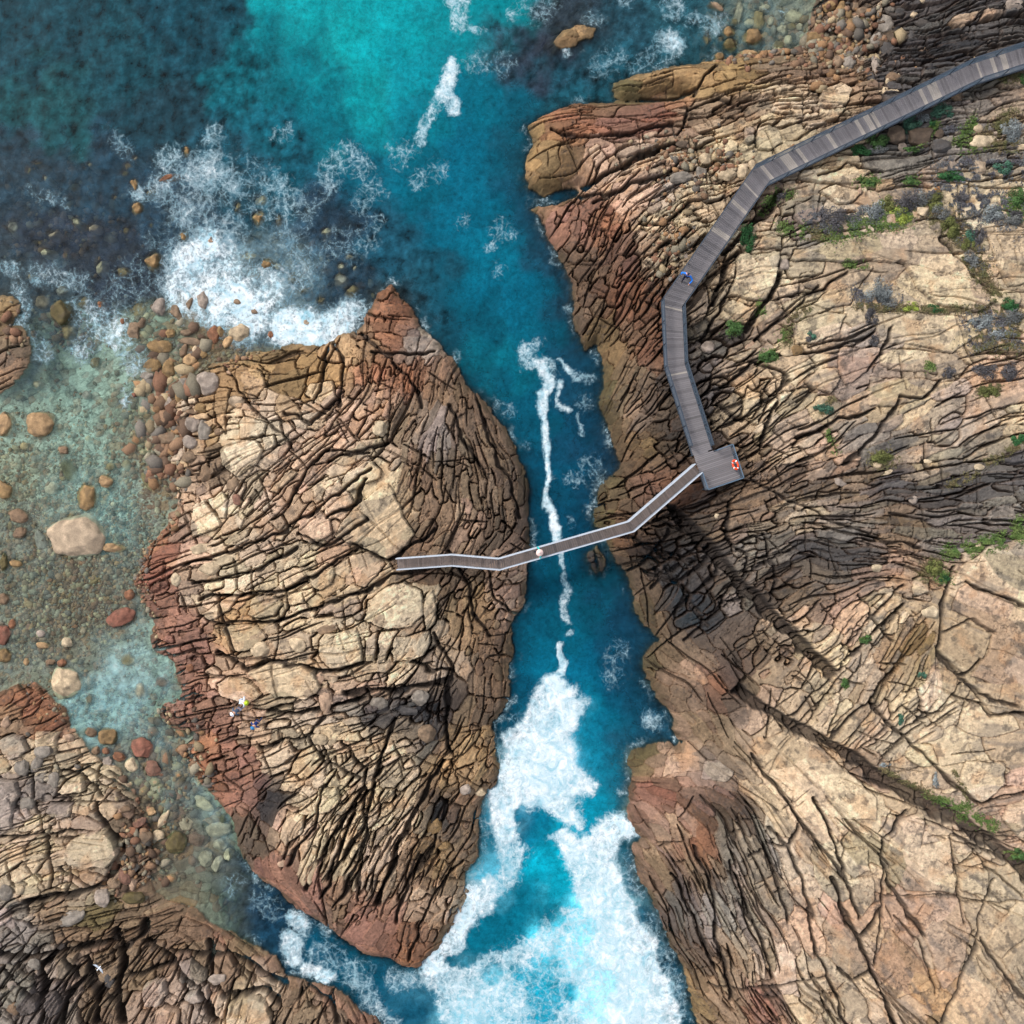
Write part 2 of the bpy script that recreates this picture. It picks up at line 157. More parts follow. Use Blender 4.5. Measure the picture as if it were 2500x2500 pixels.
('U',840,1260,'tan2',75,1.1,.6,.3,.12),('U',700,1290,'pink',10,1.4,.8,.3,.13),('U',620,1310,'pink',20,1.3,.6,.3,.12),('U',450,1290,'pink',0,1.4,.7,.3,.12),('U',470,1350,'pink',20,1,.6,.3,.12),('U',380,1350,'redb',10,.7,.5,.3,.11),('U',420,1370,'redb',10,.9,.6,.25,.1),
('U',700,1340,'dgrey',15,1,.5,.35,.14),('U',760,1340,'dgrey',15,.8,.5,.35,.15),('U',640,1330,'grey',10,1.2,.7,.2,.1),('U',820,1320,'black',75,1,.5,.35,.14),('U',810,1400,'dgrey',80,1.2,.5,.25,.1),('U',900,1340,'brown',85,1,.6,.25,.09),('U',880,1400,'orange',60,.8,.5,.25,.1),('U',550,1370,'tan2',20,1.5,.5,.3,.13),('U',640,1400,'tan',20,1.3,.6,.3,.13),('U',740,1420,'sand',10,1,.5,.3,.12),
('U',390,1420,'rust',15,.9,.5,.3,.11),('U',440,1440,'redb',10,.9,.5,.3,.11),('U',400,1480,'rust',15,.9,.5,.25,.1),('U',560,1450,'tan',15,1.2,.6,.35,.14),('U',650,1470,'sand',20,1.1,.5,.35,.14),('U',730,1490,'tan',25,.9,.5,.35,.14),('U',600,1520,'sand',60,1.5,.5,.35,.14),('U',680,1540,'tan',68,1.2,.45,.35,.14),('U',760,1560,'sand',70,1.3,.35,.35,.14),
('U',550,1570,'pink',60,1.4,.6,.25,.1),('U',500,1520,'black',60,.8,.6,.25,.1),('U',480,1580,'dbrown',60,.8,.6,.25,.1),('U',520,1650,'redb',-50,1.4,.5,.1,.04),('U',460,1500,'redb',-60,1,.5,.15,.06),('U',620,1620,'tan',62,1.6,.35,.35,.14),('U',700,1640,'tan2',64,1.4,.32,.35,.14),('U',780,1640,'umber',64,1.2,.32,.35,.15),('U',850,1460,'orange',40,.9,.5,.3,.12),('U',880,1520,'umber',50,.9,.5,.25,.1),
('U',830,1530,'black',65,1.1,.45,.35,.14),('U',820,1620,'ochre',50,.9,.6,.25,.1),('U',860,1600,'brown',60,.8,.6,.25,.1),('U',640,1700,'umber',62,1,.35,.25,.1),('U',700,1720,'redb',60,1,.45,.25,.1),('U',790,1700,'pink',70,.9,.6,.3,.12),('U',840,1720,'tan2',65,.8,.6,.3,.12),('U',600,1690,'redb',-40,1.6,.5,.08,.04),('U',700,1770,'redb',-20,1.4,.6,.08,.04),('U',780,1780,'rust',70,.8,.5,.2,.08),('U',810,1760,'umber',70,.9,.5,.25,.1),
# lower left
('U',60,1330,'rust',30,1,.6,.2,.09),('U',100,1360,'rust',-10,1.2,.35,.15,.06),('U',20,1380,'umber',60,.8,.5,.3,.1),('U',40,1430,'cream',10,1.1,.9,.25,.1),('U',110,1430,'tan',5,1,.6,.3,.12),('U',20,1510,'pgrey',10,1.1,.9,.25,.1),('U',100,1490,'grey',60,.9,.6,.35,.14),('U',170,1480,'sand',20,1.1,.6,.3,.12),('U',130,1560,'tan2',-20,1,.5,.3,.12),
('U',200,1510,'tan2',-60,1,.4,.25,.1),('U',240,1540,'umber',-55,1,.45,.2,.08),('U',260,1570,'black',-50,.9,.5,.3,.12),('U',60,1590,'tan',20,1.3,.35,.2,.1),('U',200,1600,'cream',20,1.6,1.2,.2,.1),('U',120,1640,'tan',20,1.2,.4,.2,.1),('U',50,1670,'tan',70,.8,.45,.2,.1),('U',150,1670,'tan2',-30,1,.6,.25,.1),('U',240,1640,'brown',35,1.2,.4,.25,.1),('U',20,1720,'pgrey',20,.9,.6,.2,.1),
('U',100,1710,'brown',5,1.4,.4,.2,.1),('U',180,1720,'olive',15,1.4,.5,.15,.08),('U',290,1610,'umber',30,.9,.6,.3,.12),('U',260,1700,'brown',0,1.3,.4,.15,.06),('U',350,1650,'pgrey',40,.9,.7,.1,.05),('U',330,1720,'umber',-20,1.6,.4,.12,.06),('U',430,1710,'olive',-30,1.3,.5,.12,.06),('U',470,1750,'olive',-40,1.4,.5,.12,.06),('U',420,1760,'redb',-30,1.6,.4,.12,.06),
('U',60,1780,'grey',30,1.3,1.0,.4,.18),('U',140,1790,'brown',20,1.2,.9,.4,.18),('U',230,1770,'umber',20,1.2,.9,.4,.17),('U',100,1860,'pgrey',60,1.4,1.0,.4,.18),('U',30,1880,'grey',60,1.3,1.0,.4,.18),('U',200,1870,'brown',60,1.3,.9,.45,.18),('U',300,1830,'umber',60,1.3,.9,.4,.17),('U',370,1870,'pgrey',60,1.4,1.1,.4,.16),('U',300,1900,'pink',70,1.4,1.1,.35,.14),
('U',420,1840,'brown',85,1.4,.9,.35,.14),('U',380,1790,'umber',-30,1.1,.6,.35,.13),('U',500,1850,'tan2',-20,1.1,.7,.3,.12),('U',450,1900,'tan',60,1.2,.8,.35,.14),('U',560,1880,'brown',60,1,.7,.3,.12),('U',570,1810,'redb',-30,1.6,.6,.12,.06),('U',650,1890,'redb',-35,1.5,.6,.2,.08),('U',620,1920,'brown',70,1,.5,.3,.12),('U',530,1790,'redb',-40,1.6,.5,.1,.05),
('U',20,590,'ochre',-5,1.4,1,.15,.08),('U',30,620,'umber',0,1.6,1,.12,.06),('U',30,680,'brown',5,1.8,1,.08,.05),('U',10,740,'orange',30,1,.8,.15,.08),
('U',1085,75,'ochre',30,1.2,.7,.15,.05),('U',1088,1058,'black',80,.5,.35,.35,.1),
]
# water survey: place, colour, opacity, depth, bed colour, bed block size, bed relief
BED = dict(reef=(74,68,66), dark=(46,60,62), peb=(172,156,134), pale=(206,214,196), sandw=(206,200,174), brn=(150,126,102), grn=(152,160,138), red=(146,104,84))
WATER = [
('U',60,60,(28,70,82),.93,3,'dark',.5,.3),('U',200,150,(26,74,86),.93,3,'dark',.6,.3),('U',120,200,(30,80,86),.93,3,'dark',.5,.3),('U',400,60,(24,70,84),.93,3,'dark',.6,.3),('U',480,130,(16,96,108),.93,3,'dark',.5,.3),('U',300,240,(30,64,76),.93,2.5,'dark',.5,.3),('U',500,250,(20,98,114),.93,3,'dark',.5,.3),
('U',90,350,(46,74,90),.66,2.2,'reef',.5,.3),('U',100,450,(50,64,80),.6,2,'reef',.5,.3),('U',220,330,(40,72,90),.7,2,'reef',.5,.3),('U',330,380,(46,78,98),.6,1.6,'reef',.5,.3),('U',450,330,(38,88,106),.72,2,'reef',.5,.3),('U',560,320,(24,88,106),.93,2.4,'dark',.5,.3),('U',180,500,(48,64,80),.58,1.6,'reef',.5,.3),('U',60,530,(60,84,96),.5,1.2,'reef',.5,.3),
('U',570,40,(0,158,165),.93,4,'pale',2,.2),('U',640,90,(0,168,172),.93,4,'pale',2,.2),('U',700,190,(0,160,166),.93,4,'pale',2,.2),('U',720,60,(0,164,172),.93,4,'pale',2,.2),('U',780,130,(0,150,164),.93,4,'pale',2,.2),('U',600,150,(0,120,134),.93,4,'dark',1,.2),('U',640,240,(14,108,124),.93,4,'dark',1,.2),('U',690,240,(0,138,150),.9,4,'pale',1,.2),('U',850,40,(0,150,160),.92,4,'pale',2,.2),('U',900,80,(0,134,148),.92,4,'pale',2,.2),
('U',530,100,(10,118,130),.93,3.5,'dark',.8,.2),('U',760,230,(0,128,146),.92,4,'dark',1,.2),('U',880,180,(0,112,134),.92,4,'dark',1,.2),('U',980,200,(14,98,120),.93,4,'dark',1,.2),('U',960,10,(4,140,150),.9,4,'dark',1,.2),('U',1010,100,(62,66,82),.6,1.5,'reef',.5,.3),('U',960,95,(52,70,88),.66,2,'reef',.5,.3),('U',1080,35,(60,74,86),.6,1.5,'reef',.5,.3),('U',1160,60,(46,90,106),.7,2,'reef',.5,.3),
('U',1300,60,(48,98,112),.75,2,'dark',.5,.3),('U',1200,140,(36,88,104),.93,2.5,'dark',.5,.3),('U',1060,170,(30,88,104),.93,3,'dark',.5,.3),('U',1330,110,(36,84,96),.75,1.5,'dark',.5,.3),('U',1400,60,(90,120,122),.4,.6,'peb',0.54,.3),('U',1480,80,(104,118,112),.35,.4,'peb',0.47,.3),('U',1420,130,(60,92,98),.6,1,'peb',0.54,.3),
('U',900,320,(0,108,134),.93,5,'dark',1,.2),('U',780,320,(6,104,126),.92,4,'dark',1,.2),('U',680,330,(14,94,116),.9,4,'dark',1,.2),('U',860,420,(4,106,132),.93,5,'dark',1,.2),('U',940,460,(0,116,142),.94,5,'dark',1,.2),('U',740,470,(30,84,104),.93,3,'dark',.6,.3),('U',800,540,(28,82,100),.93,3,'dark',.6,.3),('U',980,560,(0,110,138),.94,5,'dark',1,.2),('U',880,600,(10,92,114),.9,5,'dark',1,.2),
('U',1030,440,(30,72,94),.85,3,'reef',.6,.3),('U',990,380,(20,82,106),.93,4,'dark',1,.3),('U',970,300,(24,84,104),.93,4,'dark',1,.3),('U',1070,560,(28,72,94),.82,2.5,'reef',.6,.3),('U',620,420,(46,72,92),.62,1.6,'reef',.5,.3),('U',660,520,(44,72,90),.66,1.8,'reef',.5,.3),('U',740,600,(60,80,90),.55,1,'reef',.5,.3),('U',820,640,(22,86,106),.9,3,'dark',1,.3),('U',560,500,(90,130,150),.55,1.2,'peb',0.68,.3),('U',500,580,(96,130,146),.5,1,'peb',0.68,.3),
('U',940,680,(4,116,134),.93,5,'dark',1,.2),('U',1000,640,(6,98,122),.93,5,'dark',1,.2),('U',1090,680,(24,74,98),.93,4,'dark',1,.2),('U',980,780,(0,96,122),.94,5,'dark',1,.2),('U',930,740,(8,84,108),.92,5,'dark',1,.2),('U',1100,800,(20,72,98),.9,4,'dark',1,.2),('U',1060,880,(6,84,112),.94,5,'dark',1,.2),('U',1130,870,(26,68,94),.85,3,'reef',1,.2),('U',1010,920,(6,80,106),.94,5,'dark',1,.2),
('U',1080,980,(10,74,102),.92,5,'dark',1,.2),('U',1030,1060,(8,84,110),.94,5,'dark',1,.2),('U',1090,1120,(10,92,114),.94,5,'dark',1,.2),('U',1010,1180,(8,84,110),.94,5,'dark',1,.2),('U',1060,1200,(4,104,128),.94,5,'dark',1,.2),('U',1150,1180,(22,72,98),.9,4,'dark',1,.2),('U',1020,1260,(0,112,142),.94,5,'dark',1,.2),('U',1100,1270,(0,100,130),.94,5,'dark',1,.2),('U',1180,1260,(22,74,100),.9,4,'dark',1,.2),
('U',980,1300,(4,92,122),.93,5,'dark',1,.2),('U',1150,1350,(10,86,114),.93,5,'dark',1,.2),('U',1210,1340,(30,76,98),.93,3,'dark',1,.2),('U',1060,1330,(0,140,170),.95,5,'pale',1,.2),('U',1110,1400,(0,152,184),.95,5,'pale',1,.2),('U',1135,1450,(0,146,178),.95,5,'pale',1,.2),('U',1170,1440,(26,78,102),.9,4,'dark',1,.2),('U',1180,1500,(40,66,84),.8,2,'reef',1,.2),('U',950,1370,(14,84,110),.92,4,'dark',1,.2),
('U',1040,1420,(150,210,228),.95,5,'pale',1,.2),('U',1120,1520,(0,160,190),.95,5,'pale',1,.2),('U',1150,1540,(0,140,170),.95,5,'pale',1,.2),('U',1000,1560,(0,112,144),.95,5,'dark',1,.2),('U',940,1500,(130,196,216),.95,5,'pale',1,.2),('U',1060,1620,(0,176,200),.95,5,'pale',1,.2),('U',1010,1650,(0,150,176),.95,5,'pale',1,.2),('U',1000,1710,(0,112,138),.95,5,'dark',1,.2),('U',930,1640,(90,180,205),.95,5,'pale',1,.2),('U',900,1560,(30,130,160),.95,5,'dark',1,.2),
('U',890,1770,(0,116,142),.95,5,'dark',1,.2),('U',950,1760,(0,120,146),.95,5,'dark',1,.2),('U',840,1820,(20,104,130),.95,5,'dark',1,.2),('U',1070,1740,(80,200,222),.95,5,'pale',1,.2),('U',1150,1700,(150,222,236),.95,5,'pale',1,.2),('U',1130,1830,(140,220,236),.95,5,'pale',1,.2),('U',1010,1840,(0,164,192),.95,5,'pale',1,.2),('U',1000,1900,(0,156,186),.95,5,'pale',1,.2),('U',880,1880,(110,190,210),.95,5,'pale',1,.2),('U',1200,1880,(160,225,238),.95,5,'pale',1,.2),
('U',1230,1680,(26,84,108),.9,3,'dark',1,.2),('U',1270,1800,(24,78,102),.9,3,'dark',1,.2),('U',1200,1580,(40,90,112),.93,3,'dark',1,.2),('U',1290,1900,(30,84,106),.9,3,'dark',1,.2),('U',640,1780,(14,84,110),.94,4,'dark',1,.2),('U',700,1800,(14,92,116),.94,4,'dark',1,.2),('U',740,1880,(10,84,112),.94,4,'dark',1,.2),('U',780,1850,(60,130,156),.94,4,'dark',1,.2),
('U',440,1640,(28,56,78),.93,2,'dark',.6,.3),('U',480,1690,(26,58,82),.9,2.5,'dark',.8,.3),('U',530,1730,(28,66,88),.9,2,'dark',.8,.3),('U',420,1700,(90,100,92),.3,.4,'grn',0.68,.2),
('U',120,640,(60,84,92),0.36,.9,'grn',0.54,.2),('U',90,690,(44,66,80),.6,1,'grn',0.54,.2),('U',150,720,(128,160,146),0.29,.5,'pale',0.47,.16),('U',230,690,(140,160,140),0.25,.4,'pale',0.47,.16),('U',60,800,(140,156,138),0.25,.4,'pale',0.41,.14),('U',160,830,(150,182,166),0.30,.5,'pale',0.41,.14),('U',230,800,(130,150,134),0.22,.35,'grn',0.34,.12),('U',130,910,(150,186,176),0.32,.5,'pale',0.41,.14),('U',230,940,(130,172,166),0.29,.45,'pale',0.34,.14),
('U',50,900,(140,150,128),0.22,.35,'sandw',0.41,.14),('U',290,840,(150,130,110),0.13,.15,'peb',0.30,.14),('U',330,900,(150,126,104),0.11,.12,'peb',0.41,.16),('U',300,1000,(140,130,116),0.14,.2,'peb',0.30,.14),('U',240,1000,(120,160,158),0.29,.4,'pale',0.30,.12),('U',350,740,(150,130,104),0.11,.1,'peb',0.47,.2),('U',300,700,(130,140,124),0.18,.25,'grn',0.41,.16),('U',400,690,(150,130,100),0.14,.15,'brn',0.54,.2),
('U',60,1000,(140,150,140),0.22,.3,'peb',0.34,.12),('U',60,1100,(130,140,130),0.18,.25,'peb',0.30,.12),('U',150,1110,(130,124,110),0.16,.2,'brn',0.27,.12),('U',230,1100,(130,140,132),0.18,.25,'peb',0.27,.12),('U',120,1180,(130,120,104),0.14,.2,'brn',0.27,.12),('U',230,1150,(120,110,100),0.16,.2,'brn',0.27,.12),('U',280,1210,(150,180,176),0.29,.35,'pale',0.30,.12),('U',180,1230,(130,150,146),0.22,.3,'peb',0.27,.12),('U',60,1200,(140,150,140),0.22,.25,'peb',0.27,.12),
('U',240,1290,(164,204,206),.6,.5,'pale',0.34,.12),('U',200,1350,(140,186,190),0.40,.5,'pale',0.34,.12),('U',260,1370,(130,174,180),0.36,.5,'pale',0.34,.12),('U',300,1320,(120,150,152),0.29,.4,'grn',0.34,.14),('U',330,1400,(120,130,124),0.22,.3,'peb',0.41,.14),('U',240,1420,(120,124,124),0.22,.3,'brn',0.47,.2),('U',370,1460,(140,164,164),0.29,.4,'pale',0.54,.2),('U',330,1480,(120,124,120),0.18,.3,'red',0.54,.2),('U',400,1540,(130,160,160),0.32,.5,'grn',0.68,.25),('U',350,1560,(120,120,116),0.18,.25,'red',0.68,.2),
('U',430,1580,(110,140,144),0.36,.7,'grn',0.68,.25),('U',370,1620,(130,130,124),0.18,.3,'red',0.68,.2),('U',400,1640,(120,124,112),0.22,.4,'grn',0.68,.2),('U',350,1690,(130,120,104),0.14,.15,'brn',0.68,.1),('U',300,1580,(120,96,76),0.11,.15,'brn',0.54,.2),
]
# big slabs one can tell apart, traced: tile, colour, height above the blocks round it, outline
SLABS = [
('E','sand',.45,[(30,1090),(90,1000),(150,930),(320,815),(350,850),(400,980),(450,1080),(425,1130),(320,1215),(120,1140)]),
('E','cream',.4,[(180,1540),(210,1430),(300,1360),(400,1330),(490,1380),(505,1500),(440,1560),(300,1585)]),
('E','tan',.25,[(510,1400),(550,1365),(572,1480),(560,1560),(510,1600),(500,1500)]),
('E','cream',.35,[(330,1700),(360,1620),(530,1590),(545,1640),(510,1720),(430,1750),(345,1750)]),
('E','sand',.2,[(190,1620),(265,1600),(255,1750),(200,1750)]),('E','sand',.2,[(275,1600),(380,1580),(340,1650),(300,1750),(262,1750)]),
('D','cream',.4,[(1670,1640),(1700,1600),(1880,1580),(1900,1750),(1760,1800),(1670,1720)]),
('D','cream',.45,[(1310,1807),(1400,1757),(1530,1745),(1660,1807),(1680,1887),(1600,1945),(1450,1937),(1350,1865)]),
('D','tan',.3,[(1160,1560),(1350,1560),(1400,1620),(1310,1700),(1220,1700)]),
('G','sand',.3,[(1140,150),(1200,110),(1300,130),(1375,210),(1290,260),(1160,220)]),
('D','cream',.35,[(1150,640),(1200,590),(1340,590),(1370,640),(1340,720),(1250,785),(1160,725)]),
('D','cream',.35,[(1000,1050),(1010,930),(1080,900),(1150,1000),(1160,1050),(1010,1100)]),
('D','cream',.3,[(1090,900),(1160,860),(1195,900),(1180,1000),(1155,1000)]),
('D','cream',.3,[(1255,500),(1280,460),(1400,500),(1390,560),(1260,585)]),
('D','cream',.25,[(1370,570),(1440,560),(1445,620),(1380,650)]),
('D','pink',.35,[(1570,1070),(1590,1010),(1680,960),(1730,1000),(1740,1070),(1640,1140),(1590,1120)]),
('D','sand',.25,[(1420,850),(1520,730),(1560,760),(1460,870)]),
('D','pink',.4,[(1690,900),(1700,850),(1770,800),(1830,860),(1860,920),(1800,1010),(1720,1010)]),
('E','sand',.35,[(70,800),(120,740),(180,698),(230,700),(278,750),(270,790),(120,860),(80,840)]),
('E','pink',.2,[(110,1200),(250,1170),(310,1240),(200,1360),(140,1350)]),
('D','tan',.25,[(1300,1500),(1320,1410),(1440,1400),(1480,1450),(1440,1510),(1370,1530)]),
('D','tan2',.25,[(1660,1500),(1700,1420),(1880,1390),(1890,1440),(1740,1500)]),
('D','tan',.25,[(1060,1500),(1180,1420),(1240,1370),(1270,1390),(1200,1480),(1090,1540)]),
('D','sand',.25,[(1600,1290),(1720,1230),(1760,1270),(1740,1350),(1660,1380)]),
('D','orange',.2,[(1210,240),(1270,190),(1380,230),(1400,300),(1350,370),(1250,330)]),
('D','ochre',.2,[(1450,380),(1480,330),(1560,400),(1580,480),(1500,490),(1440,440)]),
('D','cream',.25,[(1620,290),(1740,280),(1770,370),(1690,420),(1600,350)]),
('D','orange',.15,[(1120,370),(1150,310),(1210,320),(1190,420),(1180,560),(1130,500)]),
('G','cream',.3,[(1640,780),(1680,690),(1770,690),(1780,760),(1730,820),(1650,830)]),
('G','sand',.25,[(1480,880),(1500,810),(1600,840),(1580,930),(1500,1010),(1470,960)]),
('E','sand',.15,[(240,490),(310,490),(320,560),(250,575)]),
('E','tan',.2,[(150,590),(290,575),(300,610),(200,650),(150,640)]),
('G','cream',.5,[(340,1060),(370,970),(460,930),(560,920),(610,960),(620,1040),(560,1110),(440,1110),(370,1100)]),
('G','sand',.25,[(300,720),(340,660),(430,620),(440,720),(330,740)]),
('G','cream',.3,[(190,480),(200,400),(330,390),(300,440),(290,520),(230,530)]),
('G','grey',.4,[(0,450),(60,410),(130,420),(150,500),(60,550),(10,520)]),
('G','grey',.4,[(-40,640),(80,650),(110,720),(80,800),(60,900),(-30,930)]),
('G','grey',.25,[(240,820),(270,770),(380,780),(370,850),(290,870)]),
('G','sand',.4,[(1180,1932),(1200,1820),(1290,1770),(1390,1800),(1420,1880),(1410,1990),(1180,1990)]),
('G','pgrey',.4,[(740,1780),(770,1710),(860,1700),(880,1770),(820,1830),(760,1840)]),
('G','grey',.35,[(930,1610),(1000,1590),(1080,1640),(1080,1690),(1000,1740),(940,1700)]),
('G','grey',.35,[(960,1790),(1090,1720),(1110,1800),(1000,1830)]),
('G','dgrey',.4,[(210,1880),(230,1780),(290,1750),(320,1840),(280,1900)]),('G','dgrey',.35,[(70,1830),(100,1760),(170,1740),(210,1800),(190,1870),(110,1880)]),
('G','pink',.35,[(800,1890),(850,1820),(940,1870),(940,1990),(810,1990)]),('G','pink',.3,[(1120,1880),(1110,1780),(1190,1770),(1200,1810),(1170,1920)]),
('G','redb',.05,[(1600,1690),(1760,1730),(1720,1790),(1620,1770)]),('G','umber',.3,[(1490,1740),(1510,1680),(1590,1700),(1560,1850),(1480,1840)]),
('C','sand',.3,[(720,1310),(980,1255),(1420,1180),(1500,1250),(1600,1370),(1700,1470),(1785,1580),(1690,1632),(1480,1595),(1370,1500),(1300,1370),(1000,1370),(720,1365)]),
('C','cream',.3,[(380,1560),(440,1330),(655,1320),(640,1440),(600,1570)]),
('C','tan',.15,[(820,1590),(900,1520),(1000,1400),(1140,1400),(1070,1500),(1010,1600),(900,1620)]),
('C','cream',.25,[(530,1300),(560,1240),(670,1240),(660,1315)]),
('C','tan',.25,[(330,1650),(380,1580),(540,1600),(470,1700),(400,1700)]),
('C','cream',.25,[(1570,1140),(1570,1060),(1730,1060),(1700,1130),(1600,1150)]),
('C','orange',.2,[(1160,1000),(1160,950),(1245,940),(1250,980),(1170,1005)]),
('C','cream',.25,[(610,1210),(630,1120),(665,1130),(670,1210)]),
('C','sand',.2,[(860,1005),(940,960),(1090,1000),(1040,1065),(950,1070)]),
('C','grey',.4,[(460,740),(460,670),(500,660),(530,690),(520,740),(480,760)]),
('C','cream',.3,[(520,740),(540,670),(640,670),(660,750),(600,790),(540,780)]),
('C','sand',.3,[(310,790),(350,730),(420,740),(430,800),(360,850),(320,840)]),
('C','sand',.25,[(750,940),(770,890),(1100,880),(1140,900),(1040,960),(850,960)]),
('C','pgrey',.2,[(720,1140),(740,1060),(880,1060),(870,1160),(780,1190)]),
('C','cream',.25,[(860,610),(860,570),(1000,570),(960,620),(900,640)]),('C','cream',.3,[(850,560),(860,480),(960,430),(1040,470),(1000,555)]),
('C','pink',.3,[(1530,130),(1560,90),(1690,60),(1680,110),(1600,150)]),('C','pink',.3,[(1700,90),(1730,50),(1830,50),(1820,90),(1700,110)]),
('C','sand',.2,[(1720,1200),(1850,1180),(1980,1200),(1980,1480),(1850,1500),(1790,1400)]),
('C','tan',.15,[(1130,1640),(1300,1640),(1600,1660),(1700,1750),(1560,1850),(1300,1800),(1180,1800)]),
('C','sand',.2,[(720,1700),(850,1640),(1000,1650),(960,1750),(820,1800),(730,1800)]),
('F','cream',.3,[(445,470),(485,320),(560,340),(560,410),(490,460)]),
('F','sand',.35,[(775,285),(850,220),(940,210),(965,260),(920,340),(840,320)]),
('F','pink',.15,[(970,100),(1190,110),(1150,200),(1000,300),(965,230)]),
('F','sand',.15,[(1130,260),(1480,270),(1400,380),(1200,420),(1120,400)]),
('F','tan',.15,[(1180,190),(1200,110),(1420,120),(1480,240),(1250,220)]),
('F','sand',.2,[(1560,1350),(1600,1250),(1750,1150),(1990,1090),(1990,1490),(1640,1335)]),
('F','sand',.2,[(1480,1700),(1520,1520),(1755,1600),(1725,1720),(1630,1810),(1560,1770)]),
('F','pink',.15,[(1560,1480),(1590,1380),(1640,1350),(1990,1510),(1990,1990),(1650,1820),(1750,1700),(1760,1600)]),
('F','cream',.3,[(1340,1370),(1370,1310),(1440,1310),(1430,1380),(1350,1410)]),
('I','sand',.2,[(510,480),(700,380),(850,470),(1000,600),(1165,740),(1160,860),(900,850),(820,740),(700,700),(580,600)]),
('I','sand',.2,[(1220,1000),(1300,860),(1400,830),(1410,900),(1370,1080),(1280,1110),(1220,1060)]),
('I','tan',.15,[(1220,1120),(1400,990),(1540,950),(1580,1245),(1320,1230),(1240,1180)]),
('I','pink',.15,[(1260,1270),(1600,1270),(1650,1440),(1590,1680),(1500,1750),(1420,1480)]),
('I','cream',.25,[(1000,1180),(1050,1160),(1140,1160),(1150,1280),(1060,1380),(1040,1330)]),
('I','sand',.25,[(1070,1480),(1190,1350),(1200,1480),(1140,1620)]),
('I','umber',.15,[(880,1420),(940,1300),(1040,1480),(1115,1640),(1050,1700),(960,1650),(900,1560)]),
('I','orange',.15,[(1150,1650),(1220,1430),(1400,1600),(1460,1740),(1250,1800)]),
('I','sand',.2,[(1590,1110),(1750,1120),(1730,1250),(1605,1240)]),
('I','tan',.15,[(1500,1940),(1680,1500),(1932,1860),(1990,1990),(1500,1990)]),
('I','tan',.15,[(1735,1495),(1900,1290),(1990,1300),(1990,1840)]),
('I','sand',.25,[(1590,620),(1620,560),(1830,560),(1840,680),(1700,760),(1600,700)]),
('I','sand',.2,[(1630,150),(1990,150),(1990,285),(1770,305)]),
('I','tan',.3,[(1815,860),(1850,790),(1990,740),(1990,1040),(1850,900)]),
('I','sand',.25,[(790,370),(900,210),(980,200),(930,330),(890,425)]),
('I','cream',.2,[(1385,170),(1470,70),(1585,80),(1575,170),(1500,290),(1395,300)]),
('I','sand',.2,[(720,700),(820,730),(900,900),(960,1050),(830,950),(730,800)]),
('I','sand',.25,[(970,1110),(990,1020),(1110,1010),(1120,1120),(1040,1160)]),
('I','pgrey',.02,[(240,640),(260,560),(330,550),(420,610),(380,660)]),('I','pink',.02,[(30,640),(60,530),(220,520),(230,600),(130,610)]),
]
